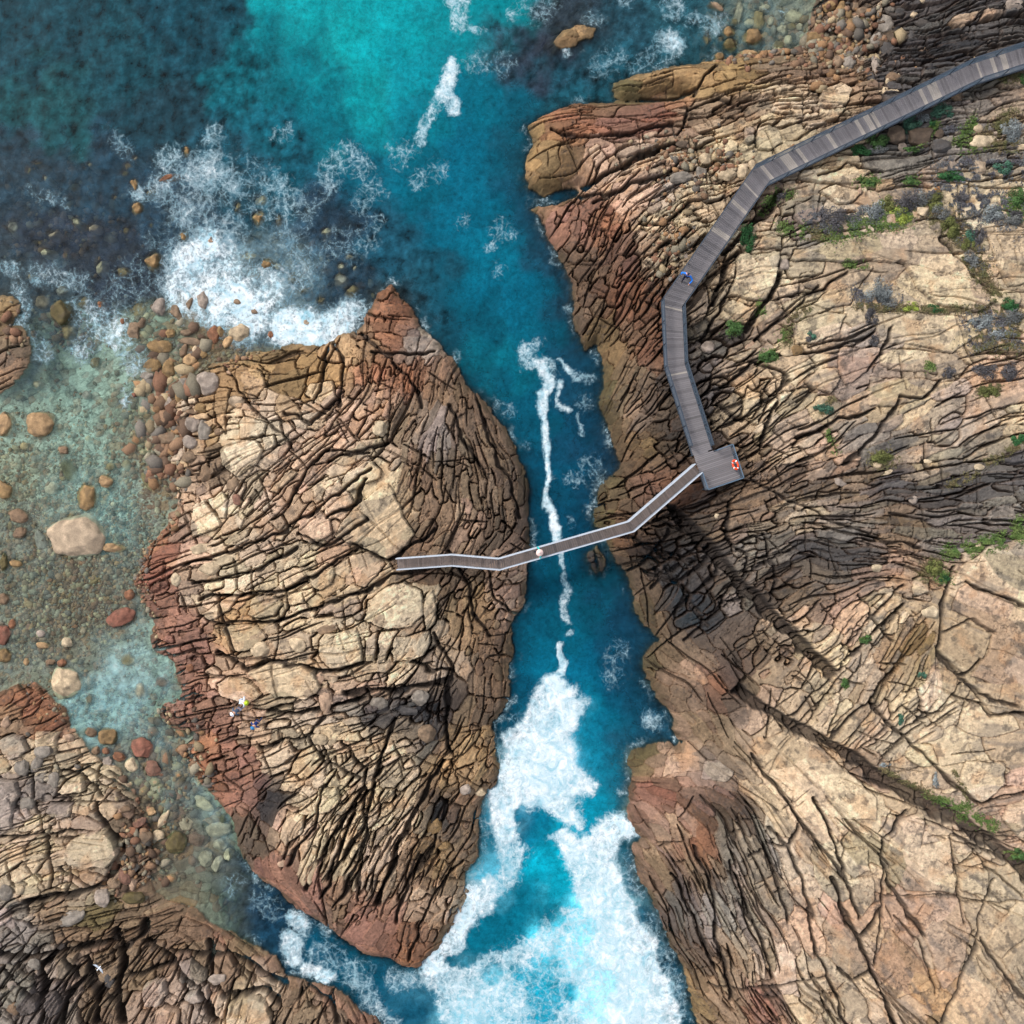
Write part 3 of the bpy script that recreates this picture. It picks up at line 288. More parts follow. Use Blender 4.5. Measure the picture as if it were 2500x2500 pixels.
CRACKS = [
('F',.6,1.4,[(100,960),(180,1040),(300,1160),(430,1330),(560,1450),(700,1590),(820,1710),(930,1820)]),
('I',.45,1.1,[(440,180),(560,270),(700,350)]),('I',.5,.9,[(700,350),(850,430),(1050,540)]),('I',.75,1.1,[(1050,550),(1180,640),(1300,710),(1480,800),(1580,860)]),('I',.7,1.0,[(1580,860),(1700,940),(1850,1060),(1990,1160)]),
('I',.15,.5,[(1480,0),(1630,150),(1760,320),(1990,295)]),('I',.16,.6,[(1130,260),(1300,430),(1480,590),(1600,700),(1690,770),(1850,740),(1990,700)]),
('I',.2,.6,[(1320,820),(1190,980),(1190,1100),(1240,1210),(1420,1480)]),('I',.14,.5,[(1190,1100),(1200,1300),(1150,1620)]),
('I',.15,.6,[(510,520),(560,600),(660,720),(760,860),(850,980),(960,1120),(1000,1180)]),('I',.16,.7,[(820,740),(900,890),(960,1050),(1000,1170),(1060,1370)]),('I',.18,.8,[(930,1160),(990,1340),(1080,1530),(1190,1780),(1290,1990)]),
('I',.1,.4,[(1550,940),(1590,1200),(1620,1410)]),('I',.16,.5,[(1770,1180),(1680,1400),(1680,1480),(1600,1720),(1470,1990)]),('I',.12,.5,[(1700,1480),(1820,1660),(1990,1870)]),
('I',.08,.35,[(1210,1255),(1400,1260),(1600,1255)]),('I',.08,.3,[(1600,1290),(1900,1290)]),('I',.1,.4,[(1250,1370),(1380,1490),(1440,1640),(1480,1780)]),
('I',.2,.6,[(1060,1690),(1130,1640),(1060,1480),(1190,1330)]),('I',.18,.6,[(950,1640),(1050,1710),(1110,1660)]),('I',.1,.4,[(1640,990),(1800,1170),(1932,1270)]),('I',.14,.5,[(1570,940),(1680,1000),(1800,1060)]),
('I',.16,.6,[(200,1000),(300,1230),(330,1500),(400,1800)]),('I',.14,.6,[(100,1150),(200,1380),(310,1640)]),('I',.16,.6,[(380,1080),(450,1260),(550,1480),(620,1700)]),('I',.14,.5,[(600,900),(700,1000),(760,1160),(830,1380)]),('I',.14,.5,[(560,1000),(640,1180),(700,1400)]),('I',.14,.6,[(800,1320),(850,1560),(950,1800),(1020,1990)]),('I',.12,.5,[(480,1750),(900,1690)]),('I',.12,.5,[(280,1720),(480,1760),(640,1800)]),
('I',.14,.5,[(500,1040),(600,1000),(700,1000),(750,880)]),('I',.12,.5,[(690,330),(850,200),(980,60)]),('I',.16,.6,[(920,430),(1000,330),(1100,260),(1250,60)]),('I',.12,.5,[(1280,400),(1480,280),(1600,150)]),
('F',.14,.5,[(1630,1340),(1780,1400),(1990,1480)]),('F',.12,.4,[(1500,1600),(1650,1530),(1770,1600)]),('F',.2,.6,[(1560,1260),(1510,1450),(1480,1700),(1600,1830),(1700,1740)]),('F',.15,.5,[(1480,1720),(1700,1932),(1900,1990)]),
('F',.16,.7,[(140,400),(350,320),(520,180),(700,250),(640,340)]),('F',.14,.6,[(320,400),(450,480),(620,340),(710,270)]),('F',.12,.6,[(100,200),(180,350),(300,500)]),('F',.16,.7,[(560,620),(600,500),(640,390)]),('F',.16,.7,[(740,580),(860,540),(960,480),(1160,430)]),
('F',.14,.6,[(600,150),(900,120),(1150,30)]),('F',.14,.5,[(1100,230),(1200,130),(1230,0)]),('F',.2,.6,[(1000,700),(1160,560),(1280,380)]),('F',.12,.5,[(1280,360),(1400,380),(1500,270)]),('F',.12,.5,[(500,800),(700,900),(900,1000),(1150,1100),(1400,1150)]),
('F',.14,.6,[(400,900),(360,1100),(480,1190),(470,1300)]),('F',.14,.5,[(450,1340),(560,1230),(700,1180)]),('F',.14,.6,[(600,1440),(640,1300),(560,1080)]),('F',.12,.5,[(980,1700),(1150,1500),(1300,1350)]),('F',.12,.5,[(1050,1400),(1250,1650)]),('F',.16,.6,[(1000,1760),(1100,1650),(1300,1450)]),
('F',.2,.7,[(0,1260),(100,1340),(300,1200)]),('F',.2,.7,[(100,1500),(300,1300),(380,1200)]),('F',.14,.6,[(0,1000),(180,1080),(330,1150)]),('F',.16,.6,[(60,1260),(150,1400),(280,1560)]),('F',.16,.6,[(160,1640),(350,1450),(520,1400)]),
('E',.2,.8,[(1560,1290),(1700,1200),(1790,1060)]),('E',.2,.8,[(1640,1280),(1740,1300),(1900,1400)]),('E',.18,.7,[(1700,1350),(1850,1230),(1932,1150)]),('E',.18,.7,[(1560,1090),(1760,1180),(1932,1230)]),
('B',.3,1.2,[(1350,985),(1500,895),(1640,810),(1830,760)]),('B',.2,.8,[(1270,1035),(1480,1010),(1590,960),(1750,920),(1860,850)]),('B',.14,.5,[(1400,1060),(1520,990),(1640,900)]),('B',.22,.8,[(1630,530),(1780,530),(1932,470)]),
('B',.16,.6,[(1170,690),(1350,720),(1600,690),(1800,640)]),('B',.16,.6,[(1640,1170),(1760,1180),(1900,1050)]),('B',.2,.7,[(1700,1340),(1850,1200)]),
('C',.14,.6,[(0,720),(120,700),(180,570),(330,500),(480,560)]),('C',.14,.6,[(210,500),(260,400),(320,340)]),('C',.3,1.0,[(370,1320),(560,1120),(660,1000)]),('C',.25,.9,[(660,1430),(600,1560),(480,1720)]),('C',.25,.9,[(300,1600),(370,1400),(440,1320)]),('C',.18,.7,[(230,1800),(330,1640),(370,1560)]),('C',.2,.6,[(1490,1250),(1620,1400),(1760,1560)]),
('C',.12,.5,[(590,1580),(880,1520),(1000,1420)]),('C',.14,.5,[(500,1800),(700,1640),(860,1500)]),('C',.14,.5,[(850,930),(1000,860),(1200,900)]),
('E',.14,.7,[(0,20),(80,180),(60,400)]),('B',.12,.6,[(180,1740),(300,1850),(340,1880)]),('E',.16,.6,[(230,130),(400,140),(560,130)]),('E',.14,.6,[(340,180),(480,330),(500,420)]),
('E',.16,.7,[(0,700),(150,650),(320,600)]),('E',.16,.7,[(120,1140),(320,1220),(450,1130),(560,1060)]),('E',.2,.9,[(0,1000),(150,930),(200,800)]),('E',.18,.8,[(200,1380),(340,1300),(560,1250)]),('E',.16,.7,[(640,1180),(740,1350),(760,1500),(850,1620)]),('E',.14,.7,[(780,350),(860,620),(950,800),(1010,1000)]),('E',.14,.6,[(640,400),(720,600),(830,760)]),
('E',.14,.6,[(830,1260),(880,1430),(990,1490)]),('E',.16,.7,[(560,1600),(640,1750),(650,1850)]),('E',.2,.9,[(440,1760),(560,1800),(640,1790)]),
('D',.12,.5,[(1180,200),(1300,400),(1480,560),(1540,640)]),('D',.16,.7,[(1720,100),(1680,330),(1650,400)]),('D',.14,.6,[(1500,440),(1620,500),(1700,430),(1800,340)]),('D',.14,.7,[(1500,950),(1600,760),(1700,640),(1932,660)]),('D',.16,.7,[(960,1240),(1250,1160),(1450,1080),(1700,930),(1932,740)]),('D',.14,.6,[(1560,1080),(1700,1150),(1932,1000)]),
('D',.16,.7,[(1020,1340),(1300,1290),(1560,1150)]),('D',.16,.7,[(1050,1420),(1300,1400),(1480,1380),(1650,1300),(1900,1150)]),('D',.16,.7,[(1080,1540),(1400,1550),(1600,1490),(1900,1380)]),('D',.14,.6,[(1140,1400),(1180,1560),(1240,1700)]),('D',.2,.9,[(1140,1700),(1300,1800),(1400,1740),(1700,1800),(1900,1760)]),
('H',.3,1.0,[(100,200),(400,180),(640,130)]),('H',.22,.9,[(640,120),(620,400),(640,520)]),('H',.25,1.0,[(600,560),(440,860),(330,1100),(260,1300)]),('H',.16,.8,[(340,340),(260,620),(200,900),(150,1300)]),('H',.16,.8,[(80,460),(200,600),(190,900)]),
('H',.16,.8,[(0,1180),(90,940),(180,700)]),('H',.16,.8,[(60,1280),(200,1000)]),('H',.16,.8,[(450,1150),(560,1000),(620,760)]),('H',.14,.7,[(420,1600),(480,1430),(560,1260),(700,1080)]),('H',.16,.8,[(360,1400),(420,1200),(500,1050)]),
('G',.2,.9,[(1400,290),(1560,310),(1800,260),(1932,200)]),('G',.16,.7,[(1350,480),(1600,430),(1700,330)]),('G',.16,.7,[(1600,420),(1700,560),(1880,640)]),('G',.14,.7,[(1500,1100),(1640,900),(1700,700)]),('G',.16,.8,[(1600,1230),(1740,960),(1900,700)]),('G',.16,.8,[(1680,1280),(1830,1000),(1932,860)]),('G',.14,.7,[(1750,1330),(1932,1060)]),
('G',.3,1.0,[(500,1230),(300,1260),(120,1300)]),('G',.3,1.0,[(660,1000),(560,1180),(500,1220)]),('G',.25,.9,[(490,790),(560,900),(630,960)]),('G',.16,.7,[(330,600),(440,640),(530,740)]),
('G',.3,1.3,[(0,1560),(200,1590),(420,1540),(620,1490)]),('G',.35,1.4,[(220,1932),(230,1760),(210,1640),(330,1540)]),('G',.35,1.4,[(640,1932),(620,1750),(640,1600),(620,1440)]),('G',.3,1.2,[(330,1560),(400,1700),(520,1740),(620,1820)]),('G',.3,1.2,[(500,1932),(520,1760),(440,1600)]),('G',.3,1.2,[(620,1560),(740,1480),(760,1400)]),
('G',.25,1.0,[(760,1500),(900,1600),(1080,1800),(1120,1932)]),('G',.25,1.0,[(1100,1500),(1110,1700),(1180,1800)]),('G',.25,1.0,[(900,1560),(1100,1560),(1300,1600),(1500,1720)]),('G',.22,.9,[(640,1700),(760,1660),(900,1620)]),('G',.22,.9,[(0,1660),(130,1760),(210,1800)]),('G',.3,1.2,[(330,1932),(340,1800),(450,1700)]),('G',.22,.9,[(1190,1780),(1400,1740),(1480,1840)]),
('H',.2,.8,[(60,1932),(20,1800),(-100,1740)]),('G',.14,.6,[(170,560),(190,800),(250,1000),(270,1230)]),('G',.14,.6,[(0,960),(200,940),(420,920)]),('G',.16,.6,[(300,1120),(420,1180),(530,1240)]),
]
# ---------------------------------------------------------------- slowly varying fields
def lin(c): return s2l(c)
def interp(pts, vals, s, X, Y):
    """local weighted average of the survey values (nearest points dominate)"""
    x = X.ravel(); y = Y.ravel(); out = np.zeros((x.size, vals.shape[1])); sw = np.zeros(x.size)
    d2min = np.full(x.size, 1e18)
    for (px, py) in pts: d2min = np.minimum(d2min, (x - px) ** 2 + (y - py) ** 2)
    for (px, py), v in zip(pts, vals):
        d2 = (x - px) ** 2 + (y - py) ** 2
        wt = np.exp(-(d2 - d2min) / (2 * s * s)) / (1 + d2 * .02)
        out += wt[:, None] * v; sw += wt
    return (out / sw[:, None]).reshape(X.shape + (vals.shape[1],))
# ground level away from detail
def level(sx, x, y):
    sh = samp(SD[0], x, y); si = samp(SD[1], x, y); sl = samp(SD[2], x, y); so = samp(np.max(SD[3:], axis=0), x, y)
    def up(s, a, b, k): return a * (1 - np.exp(-np.maximum(s, 0) / .5)) + b * (1 - np.exp(-np.maximum(s, 0) / k))
    beach = np.exp(-(((x - 29) / 6) ** 2 + ((y - 40) / 6) ** 2))
    west = sst(-16, -26, x) * (1 - sst(-30, -34, y))          # the island falls gently to the lagoon in the west
    zr = up(sh, .7, 4.6, 8) * (1 - .75 * beach) * (1 - .55 * np.exp(-(((x - 12) / 7) ** 2 + ((y + 8) / 9) ** 2)))
    zi = up(si, .7 * (1 - .8 * west), 3.3, 8)
    zl = up(sl, .35, 2.2, 6); zo = up(so, .25, .3, 3)
    return np.where(sh > 0, zr, 0) + np.where(si > 0, zi, 0) + np.where(sl > 0, zl, 0) + np.where((so > 0), zo, 0)
ZL = level(None, CX, CY)
def wp(t, x, y):                                # ground position of a survey point on the rock surface
    z = 0
    for _ in range(4):
        X, Y = W0(t, x, y, z); z = float(samp(ZL, np.array(X), np.array(Y)))
    return X, Y, z
rp = [wp(r[0], r[1], r[2])[:2] for r in ROCK]
rv = np.array([list(lin(PAL[r[3]])) + [math.cos(2 * math.radians(r[4])), math.sin(2 * math.radians(r[4])), r[5], r[6], r[7], r[8]] for r in ROCK])
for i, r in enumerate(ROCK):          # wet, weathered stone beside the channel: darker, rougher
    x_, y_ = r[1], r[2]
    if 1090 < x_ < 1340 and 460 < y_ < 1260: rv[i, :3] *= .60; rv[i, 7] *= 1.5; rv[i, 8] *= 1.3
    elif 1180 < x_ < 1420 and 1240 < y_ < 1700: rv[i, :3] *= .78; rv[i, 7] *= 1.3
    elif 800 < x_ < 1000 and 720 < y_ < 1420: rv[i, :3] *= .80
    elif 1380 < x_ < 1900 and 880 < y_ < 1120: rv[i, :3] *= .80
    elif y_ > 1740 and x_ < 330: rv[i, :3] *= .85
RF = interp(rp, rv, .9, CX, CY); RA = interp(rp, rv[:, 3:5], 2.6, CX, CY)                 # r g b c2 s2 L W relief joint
wpt = [W0(r[0], r[1], r[2]) for r in WATER]
wv = np.array([list(lin(r[3])) + [r[4], r[5]] + list(lin(BED[r[6]])) + [r[7], r[8]] for r in WATER])
WF = interp(wpt, wv, 1.5, CX, CY)               # r g b opac depth | bed rgb | bed size relief

# ---------------------------------------------------------------- fine grid
STEP = 0.058; R0 = 49.5
inner = np.arange(-R0, R0 + 1e-6, STEP)
ext = [R0 + .3]
while ext[-1] < 1500: ext.append(ext[-1] + (ext[-1] - R0) * .35 + .3)
ax = np.concatenate([-np.array(ext)[::-1], inner, np.array(ext)])
NA = len(ax); X, Y = np.meshgrid(ax, ax); X = X.astype(np.float32); Y = Y.astype(np.float32)
print('grid', NA, time.time() - T0)
nA = fbm(X * .55, Y * .55, 1, 3); nB = fbm(X * .55, Y * .55, 2, 3); lA = fbm(X * .17, Y * .17, 3, 2); lB = fbm(X * .17, Y * .17, 4, 2)
XW = X + .8 * lA + .05 * nA + .035 * pn(X * 2.6, Y * 2.6, 11); YW = Y + .8 * lB + .05 * nB + .035 * pn(X * 2.6, Y * 2.6, 12)
s_land = samp(SDL, X, Y)
big = np.maximum(np.abs(X), np.abs(Y)) > 69
s_land = s_land + .35 * nA + .18 * pn(X * 2.3, Y * 2.3, 21)
isl = s_land > 0
zlev = samp(ZL, X, Y)
def fold(v, m=60.0): return m - np.abs((v - m) % (4 * m) - 2 * m) if False else np.where(np.abs(v) <= m, v, np.abs((v + m) % (4 * m) - 2 * m) * -1 + m)
F = samp(RF, fold(XW), fold(YW)).astype(np.float32); G = samp(WF, fold(XW + .5 * nB), fold(YW + .5 * nA)).astype(np.float32)
print('fields', time.time() - T0)

def stamp_seeds(Lf, Wf, angf, n_c, seed, ex=1.15):
    """seeds of an anisotropic joint pattern: dart throwing, each dart reserves its own block"""
    r = np.random.default_rng(seed); q = .12; M = int(2 * (R0 + 2) / q); occ = np.zeros((M, M), bool)
    g = np.linspace(-R0 - 2, R0 + 2, 400); gx, gy = np.meshgrid(g, g)
    dens = 1 / (Lf(gx, gy) * Wf(gx, gy)); cdf = np.cumsum(dens.ravel()); cdf /= cdf[-1]
    idx = np.searchsorted(cdf, r.random(n_c)); iy, ix = np.divmod(idx, 400); cell = g[1] - g[0]
    px = g[ix] + (r.random(n_c) - .5) * cell; py = g[iy] + (r.random(n_c) - .5) * cell
    q_ = .62 + .5 * r.random(n_c) + 1.3 * r.random(n_c) ** 5; L = Lf(px, py) * q_ * (.85 + .3 * r.random(n_c)); Wd = Wf(px, py) * q_ * (.85 + .35 * r.random(n_c)); a = angf(px, py) + (r.random(n_c) - .5) * .30
    out = []
    pi = ((px + R0 + 2) / q).astype(int); pj = ((py + R0 + 2) / q).astype(int)
    for i in range(n_c):
        a_, b_ = pi[i], pj[i]
        if not (0 <= a_ < M and 0 <= b_ < M) or occ[b_, a_]: continue
        rad = int(max(L[i], Wd[i]) * ex / q) + 1
        x0 = max(a_ - rad, 0); x1 = min(a_ + rad + 1, M); y0 = max(b_ - rad, 0); y1 = min(b_ + rad + 1, M)
        dx = (np.arange(x0, x1) - a_)[None, :] * q; dy = (np.arange(y0, y1) - b_)[:, None] * q
        c, s = math.cos(a[i]), math.sin(a[i]); u = np.abs(dx * c + dy * s) / L[i]; v = np.abs(-dx * s + dy * c) / Wd[i]
        occ[y0:y1, x0:x1] |= np.maximum(u, v) + .35 * np.minimum(u, v) < ex
        out.append((px[i], py[i], L[i], Wd[i], a[i]))
    return np.array(out)
def joints(S, p=3.0, reach=2.3):
    F1 = np.full(X.shape, 9., np.float32); F2 = np.full(X.shape, 9., np.float32); ID = np.full(X.shape, -1, np.int32); IE = np.full(X.shape, -1, np.int32)
    for i, (sx, sy, L, Wd, a) in enumerate(S):
        rad = max(L, Wd) * reach * .95 + .5
        x0, x1 = np.searchsorted(ax, (sx - rad, sx + rad)); y0, y1 = np.searchsorted(ax, (sy - rad, sy + rad))
        if x1 <= x0 or y1 <= y0: continue
        dx = XW[y0:y1, x0:x1] - np.float32(sx); dy = YW[y0:y1, x0:x1] - np.float32(sy)
        c, s = np.float32(math.cos(a)), np.float32(math.sin(a))
        u = np.abs(dx * c + dy * s) / np.float32(L); v = np.abs(dy * c - dx * s) / np.float32(Wd)
        d = np.sqrt(u * u + v * v) * .45 + np.maximum(u, v) * .55
        f1 = F1[y0:y1, x0:x1]; f2 = F2[y0:y1, x0:x1]; k = d < f1
        idv = ID[y0:y1, x0:x1]; ie = IE[y0:y1, x0:x1]; k2 = (~k) & (d < f2); IE[y0:y1, x0:x1] = np.where(k, idv, np.where(k2, i, ie))
        F2[y0:y1, x0:x1] = np.where(k, f1, np.minimum(f2, d)); F1[y0:y1, x0:x1] = np.where(k, d, f1)
        idv = ID[y0:y1, x0:x1]; idv[k] = i
    D = np.minimum(F2, 4) - np.minimum(F1, 4)
    gy, gx = np.gradient(D, STEP); gm = np.sqrt(gx * gx + gy * gy)
    e = D / np.clip(gm, .35, 8)
    a_ = np.minimum(ID, IE).astype(np.int64) + 2; b_ = np.maximum(ID, IE).astype(np.int64) + 2; hsh = ((a_ * 7919 + b_ * 104729) % 1009 / 1009.).astype(np.float32)
    return ID, hsh, e.astype(np.float32)
angR = lambda x, y: .5 * np.arctan2(samp(RA[..., 1], x, y), samp(RA[..., 0], x, y))
land_c = lambda x, y: samp(SDL, x, y) > -.3
L1 = lambda x, y: np.where(land_c(x, y), samp(RF[..., 5], x, y) * .88, samp(WF[..., 8], x, y) * .75)
W1 = lambda x, y: np.where(land_c(x, y), samp(RF[..., 6], x, y) * .90, samp(WF[..., 8], x, y) * .6)
S1 = stamp_seeds(L1, W1, angR, 130000, 5)
L2 = lambda x, y: np.where(land_c(x, y), np.clip(samp(RF[..., 5], x, y) * .42, .28, 1.2), samp(WF[..., 8], x, y) * .33)
W2 = lambda x, y: np.where(land_c(x, y), np.clip(samp(RF[..., 6], x, y) * .48, .22, .7), samp(WF[..., 8], x, y) * .28)
S2 = stamp_seeds(L2, W2, lambda x, y: angR(x, y) + .25 * np.sin(x * .8 + y), 260000, 6)
print('seeds', len(S1), len(S2), time.time() - T0)
ID1, FF1, e1 = joints(S1); ID2, FF2, e2 = joints(S2)
print('joints', time.time() - T0)
def percell(ID, n, seed):
    r = np.random.default_rng(seed).random((n + 1, 6)).astype(np.float32); return r
R1 = percell(ID1, len(S1), 1); R2 = percell(ID2, len(S2), 2)
# local coordinates inside a block: bedding and tilt
def loc(ID, S):
    s = S.astype(np.float32); dx = X - s[ID, 0]; dy = Y - s[ID, 1]; c = np.cos(s[ID, 4]); n = np.sin(s[ID, 4])
    return dx * c + dy * n, dy * c - dx * n
u1, v1 = loc(ID1, S1)
rel = np.where(isl, F[..., 7], G[..., 9]); jw = np.where(isl, F[..., 8], .05)
SL = globals().get('SLABS', [])
slab = np.full(X.shape, -1, np.int32)
slab_r = np.random.default_rng(12).random((len(SL) + 1, 4)).astype(np.float32)
slab_c = np.zeros((len(SL) + 1, 3), np.float32); slab_h = np.zeros(len(SL) + 1, np.float32)
slabd = np.full(X.shape, -9., np.float32)
for i, (t, col, hh, pts) in enumerate(SL):
    P = np.array([wp(t, a, b)[:2] for a, b in pts]); slab_c[i] = lin(PAL[col]); slab_h[i] = hh
    x0, x1 = np.searchsorted(ax, (P[:, 0].min() - .6, P[:, 0].max() + .6)); y0, y1 = np.searchsorted(ax, (P[:, 1].min() - .6, P[:, 1].max() + .6))
    if x1 <= x0 or y1 <= y0: continue
    xs = X[y0:y1, x0:x1] + .25 * nB[y0:y1, x0:x1] + .07 * pn(X[y0:y1, x0:x1] * 3, Y[y0:y1, x0:x1] * 3, 31)
    ys = Y[y0:y1, x0:x1] + .25 * nA[y0:y1, x0:x1] + .07 * pn(X[y0:y1, x0:x1] * 3, Y[y0:y1, x0:x1] * 3, 32)
    d = sdf_poly(P, xs, ys).astype(np.float32); k = (d > 0)
    sv = slab[y0:y1, x0:x1]; sv[k] = i
    slabd[y0:y1, x0:x1] = np.maximum(slabd[y0:y1, x0:x1], d) if True else 0
    cc = P.mean(0); uu = u1[y0:y1, x0:x1]; vv = v1[y0:y1, x0:x1]
    an = float(angR(cc[0], cc[1])); dx = X[y0:y1, x0:x1] - cc[0]; dy = Y[y0:y1, x0:x1] - cc[1]
    uu[k] = (dx * math.cos(an) + dy * math.sin(an))[k]; vv[k] = (dy * math.cos(an) - dx * math.sin(an))[k]
ins = slab >= 0
e1 = np.where(ins, slabd, np.where(slabd > -.6, np.minimum(e1, -slabd), e1))
# height
cr = R1[ID1]; cr2 = R2[ID2]
fade = sst(-.35, .25, fbm(X * .35, Y * .35, 41, 3) + .18)            # joints close up here and there
jv1 = .26 + .95 * FF1 ** 1.3; jv2 = .22 + 1.1 * FF2 ** 1.6
wj = jw * jv1 * (.75 + .9 * np.clip(pn(X * .9, Y * .9, 42) + .5, 0, 1)) * np.where(isl, .56, .8)
stri = fbm((u1 + cr[..., 2] * 50) * .8, (v1 + cr[..., 3] * 50) * 6.5, 43, 3)
n_f = fbm(X * 2.2, Y * 2.2, 44, 4, .55); n_c = fbm(X * .22, Y * .22, 45, 3)
# breaks of bedding: a terraced version of the strike noise gives little ledges
ter = fbm((u1 + cr[..., 1] * 30) * .35, (v1 + cr[..., 0] * 30) * 1.8, 46, 2); terr = np.floor(ter * 5) / 5 + sst(.0, .35, (ter * 5) % 1) / 5
zc = (cr[..., 0] - .5) * rel * 1.15 + rel * np.clip(((cr[..., 1] - .5) * u1 * .25 + (cr[..., 2] - .5) * v1 * .7), -.8, .8)
zc = np.where(ins, slab_h[slab] + (slab_r[slab, 0] - .5) * .1 * u1 * .3 + (slab_r[slab, 1] - .5) * .05 * v1, zc)
rnd = np.where(isl, rel * .9 + .05, rel * 1.2)
z1 = -.26 * rnd * jv1 * np.exp(-e1 / (.04 + .12 * rel))
jd = np.clip(wj * 11.0, 0, 1.0) * (.35 + .65 * sst(.05, .11, jw)) + .06
z1 = z1 - jd * (1 - sst(.55 * wj, wj * 1.0 + .02, e1)) * (.45 + .55 * fade)
sub = np.where(ins, .55 + .35 * slab_r[slab, 2], 1.0) * np.where(isl, 1., .8)
w2 = wj * .48
z2 = (cr2[..., 0] - .5) * rel * .22 * sub * (1 - .3 * ins) - .16 * rel * sub * jv2 * np.exp(-e2 / .06) - np.minimum(jd * .45, .30) * sub * jv2 * (1 - sst(.2 * w2, w2 + .03, e2)) * sst(-.25, .3, fbm(X * .6, Y * .6, 47, 2) + .05)
det = .018 * stri + .03 * n_f + .13 * rel * terr + .12 * rel * n_c
hl = np.abs(fbm((u1 + cr[..., 3] * 40) * .45, (v1 + cr[..., 1] * 40) * 1.5, 48, 3, .6)); hg = sst(-.1, .3, fbm(X * .4, Y * .4, 49, 2))
hair = (1 - sst(.0, .035, hl)) * hg * isl
det = det - .10 * hair + (.022 * fbm(X * 5.5, Y * 5.5, 50, 2) + .10 * rel * np.abs(fbm((u1 + cr[..., 2] * 9) * .9, (v1 + cr[..., 0] * 9) * 3.2, 56, 3, .6))) * isl
z = zc + z1 + z2 + det
# main fractures
CK = globals().get('CRACKS', [])
ckm = np.zeros(X.shape, np.float32)
for (t, wd, dp, pts) in CK:
    P = [wp(t, a, b)[:2] for a, b in pts]
    for (a, b) in zip(P[:-1], P[1:]):
        m = wd + .6; x0, x1 = np.searchsorted(ax, (min(a[0], b[0]) - m, max(a[0], b[0]) + m)); y0, y1 = np.searchsorted(ax, (min(a[1], b[1]) - m, max(a[1], b[1]) + m))
        if x1 <= x0 or y1 <= y0: continue
        xs = X[y0:y1, x0:x1] + .35 * nB[y0:y1, x0:x1]; ys = Y[y0:y1, x0:x1] + .35 * nA[y0:y1, x0:x1]
        ex, ey = b[0] - a[0], b[1] - a[1]; tt = np.clip(((xs - a[0]) * ex + (ys - a[1]) * ey) / (ex * ex + ey * ey + 1e-9), 0, 1)
        d = np.hypot(xs - a[0] - tt * ex, ys - a[1] - tt * ey); ww = wd * (.55 + .8 * np.clip(nA[y0:y1, x0:x1] + .5, .1, 1))
        v = dp * (1 - sst(.35 * ww, ww + .05, d)); ckm[y0:y1, x0:x1] = np.maximum(ckm[y0:y1, x0:x1], v)
z = z - ckm
# long straight joints: sets along and across the strike
jr = np.random.default_rng(404); jst = np.zeros(X.shape, np.float32); nj = 0
gq = np.linspace(-46, 46, 300); gx_, gy_ = np.meshgrid(gq, gq); dq = np.where(samp(SDL, gx_, gy_) > .3, samp(RF[..., 8], gx_, gy_) ** 1.3 / np.sqrt(samp(RF[..., 6], gx_, gy_)), 0); cq = np.cumsum(dq.ravel()); cq /= cq[-1]
for i in np.searchsorted(cq, jr.random(2300)):
    iy, ix = divmod(int(i), 300); cx_ = gq[ix] + jr.random() * .3; cy_ = gq[iy] + jr.random() * .3
    a = float(angR(cx_, cy_)) + jr.normal() * .09; wl_ = float(samp(RF[..., 6], np.array(cx_), np.array(cy_))); cross = jr.random() < .30
    if cross: a += math.pi / 2 + jr.normal() * .22
    Lh = (1.0 + 3.2 * jr.random() ** 2) * (.45 if cross else 1.0) * (.7 + .5 * wl_); wd = .030 + .065 * jr.random() ** 2; dp = .12 + .50 * jr.random()
    c, s = math.cos(a), math.sin(a); ex_, ey_ = abs(c) * Lh + .3, abs(s) * Lh + .3
    x0, x1 = np.searchsorted(ax, (cx_ - ex_, cx_ + ex_)); y0, y1 = np.searchsorted(ax, (cy_ - ey_, cy_ + ey_))
    if x1 <= x0 or y1 <= y0: continue
    dx = XW[y0:y1, x0:x1] - np.float32(cx_ + .8 * float(fbm(np.array([cx_ * .17]), np.array([cy_ * .17]), 3, 2)[0])); dy = YW[y0:y1, x0:x1] - np.float32(cy_ + .8 * float(fbm(np.array([cx_ * .17]), np.array([cy_ * .17]), 4, 2)[0]))
    u = (dx * c + dy * s) / Lh; v = np.abs(dy * c - dx * s); ww = wd * np.clip(1 - u ** 4, 0, 1)
    q = dp * np.clip((ww + .035 - v) / .035, 0, 1) * (ww > .003); jst[y0:y1, x0:x1] = np.maximum(jst[y0:y1, x0:x1], q)
jst = jst * np.where(ins, .35, 1.0)
z = z - jst
lowf = sst(0, .6, s_land)                                      # blocks grow out of the water line
H_land = zlev + z * (.35 + .65 * lowf) + .02
# sea bed
dep = G[..., 4]
bedz = -dep * (1 - np.exp(np.minimum(s_land, 0) / np.clip(dep * .35, .25, 1.6))) - .04
H_sea = bedz + z * np.where(dep < 1.2, .55, .8) * sst(0, -.4, s_land) * np.clip(dep / .35, .35, 1)
H = np.where(isl, H_land, np.where(s_land > -.25, np.minimum(H_sea, .02), H_sea)).astype(np.float32)
print('height', time.time() - T0)
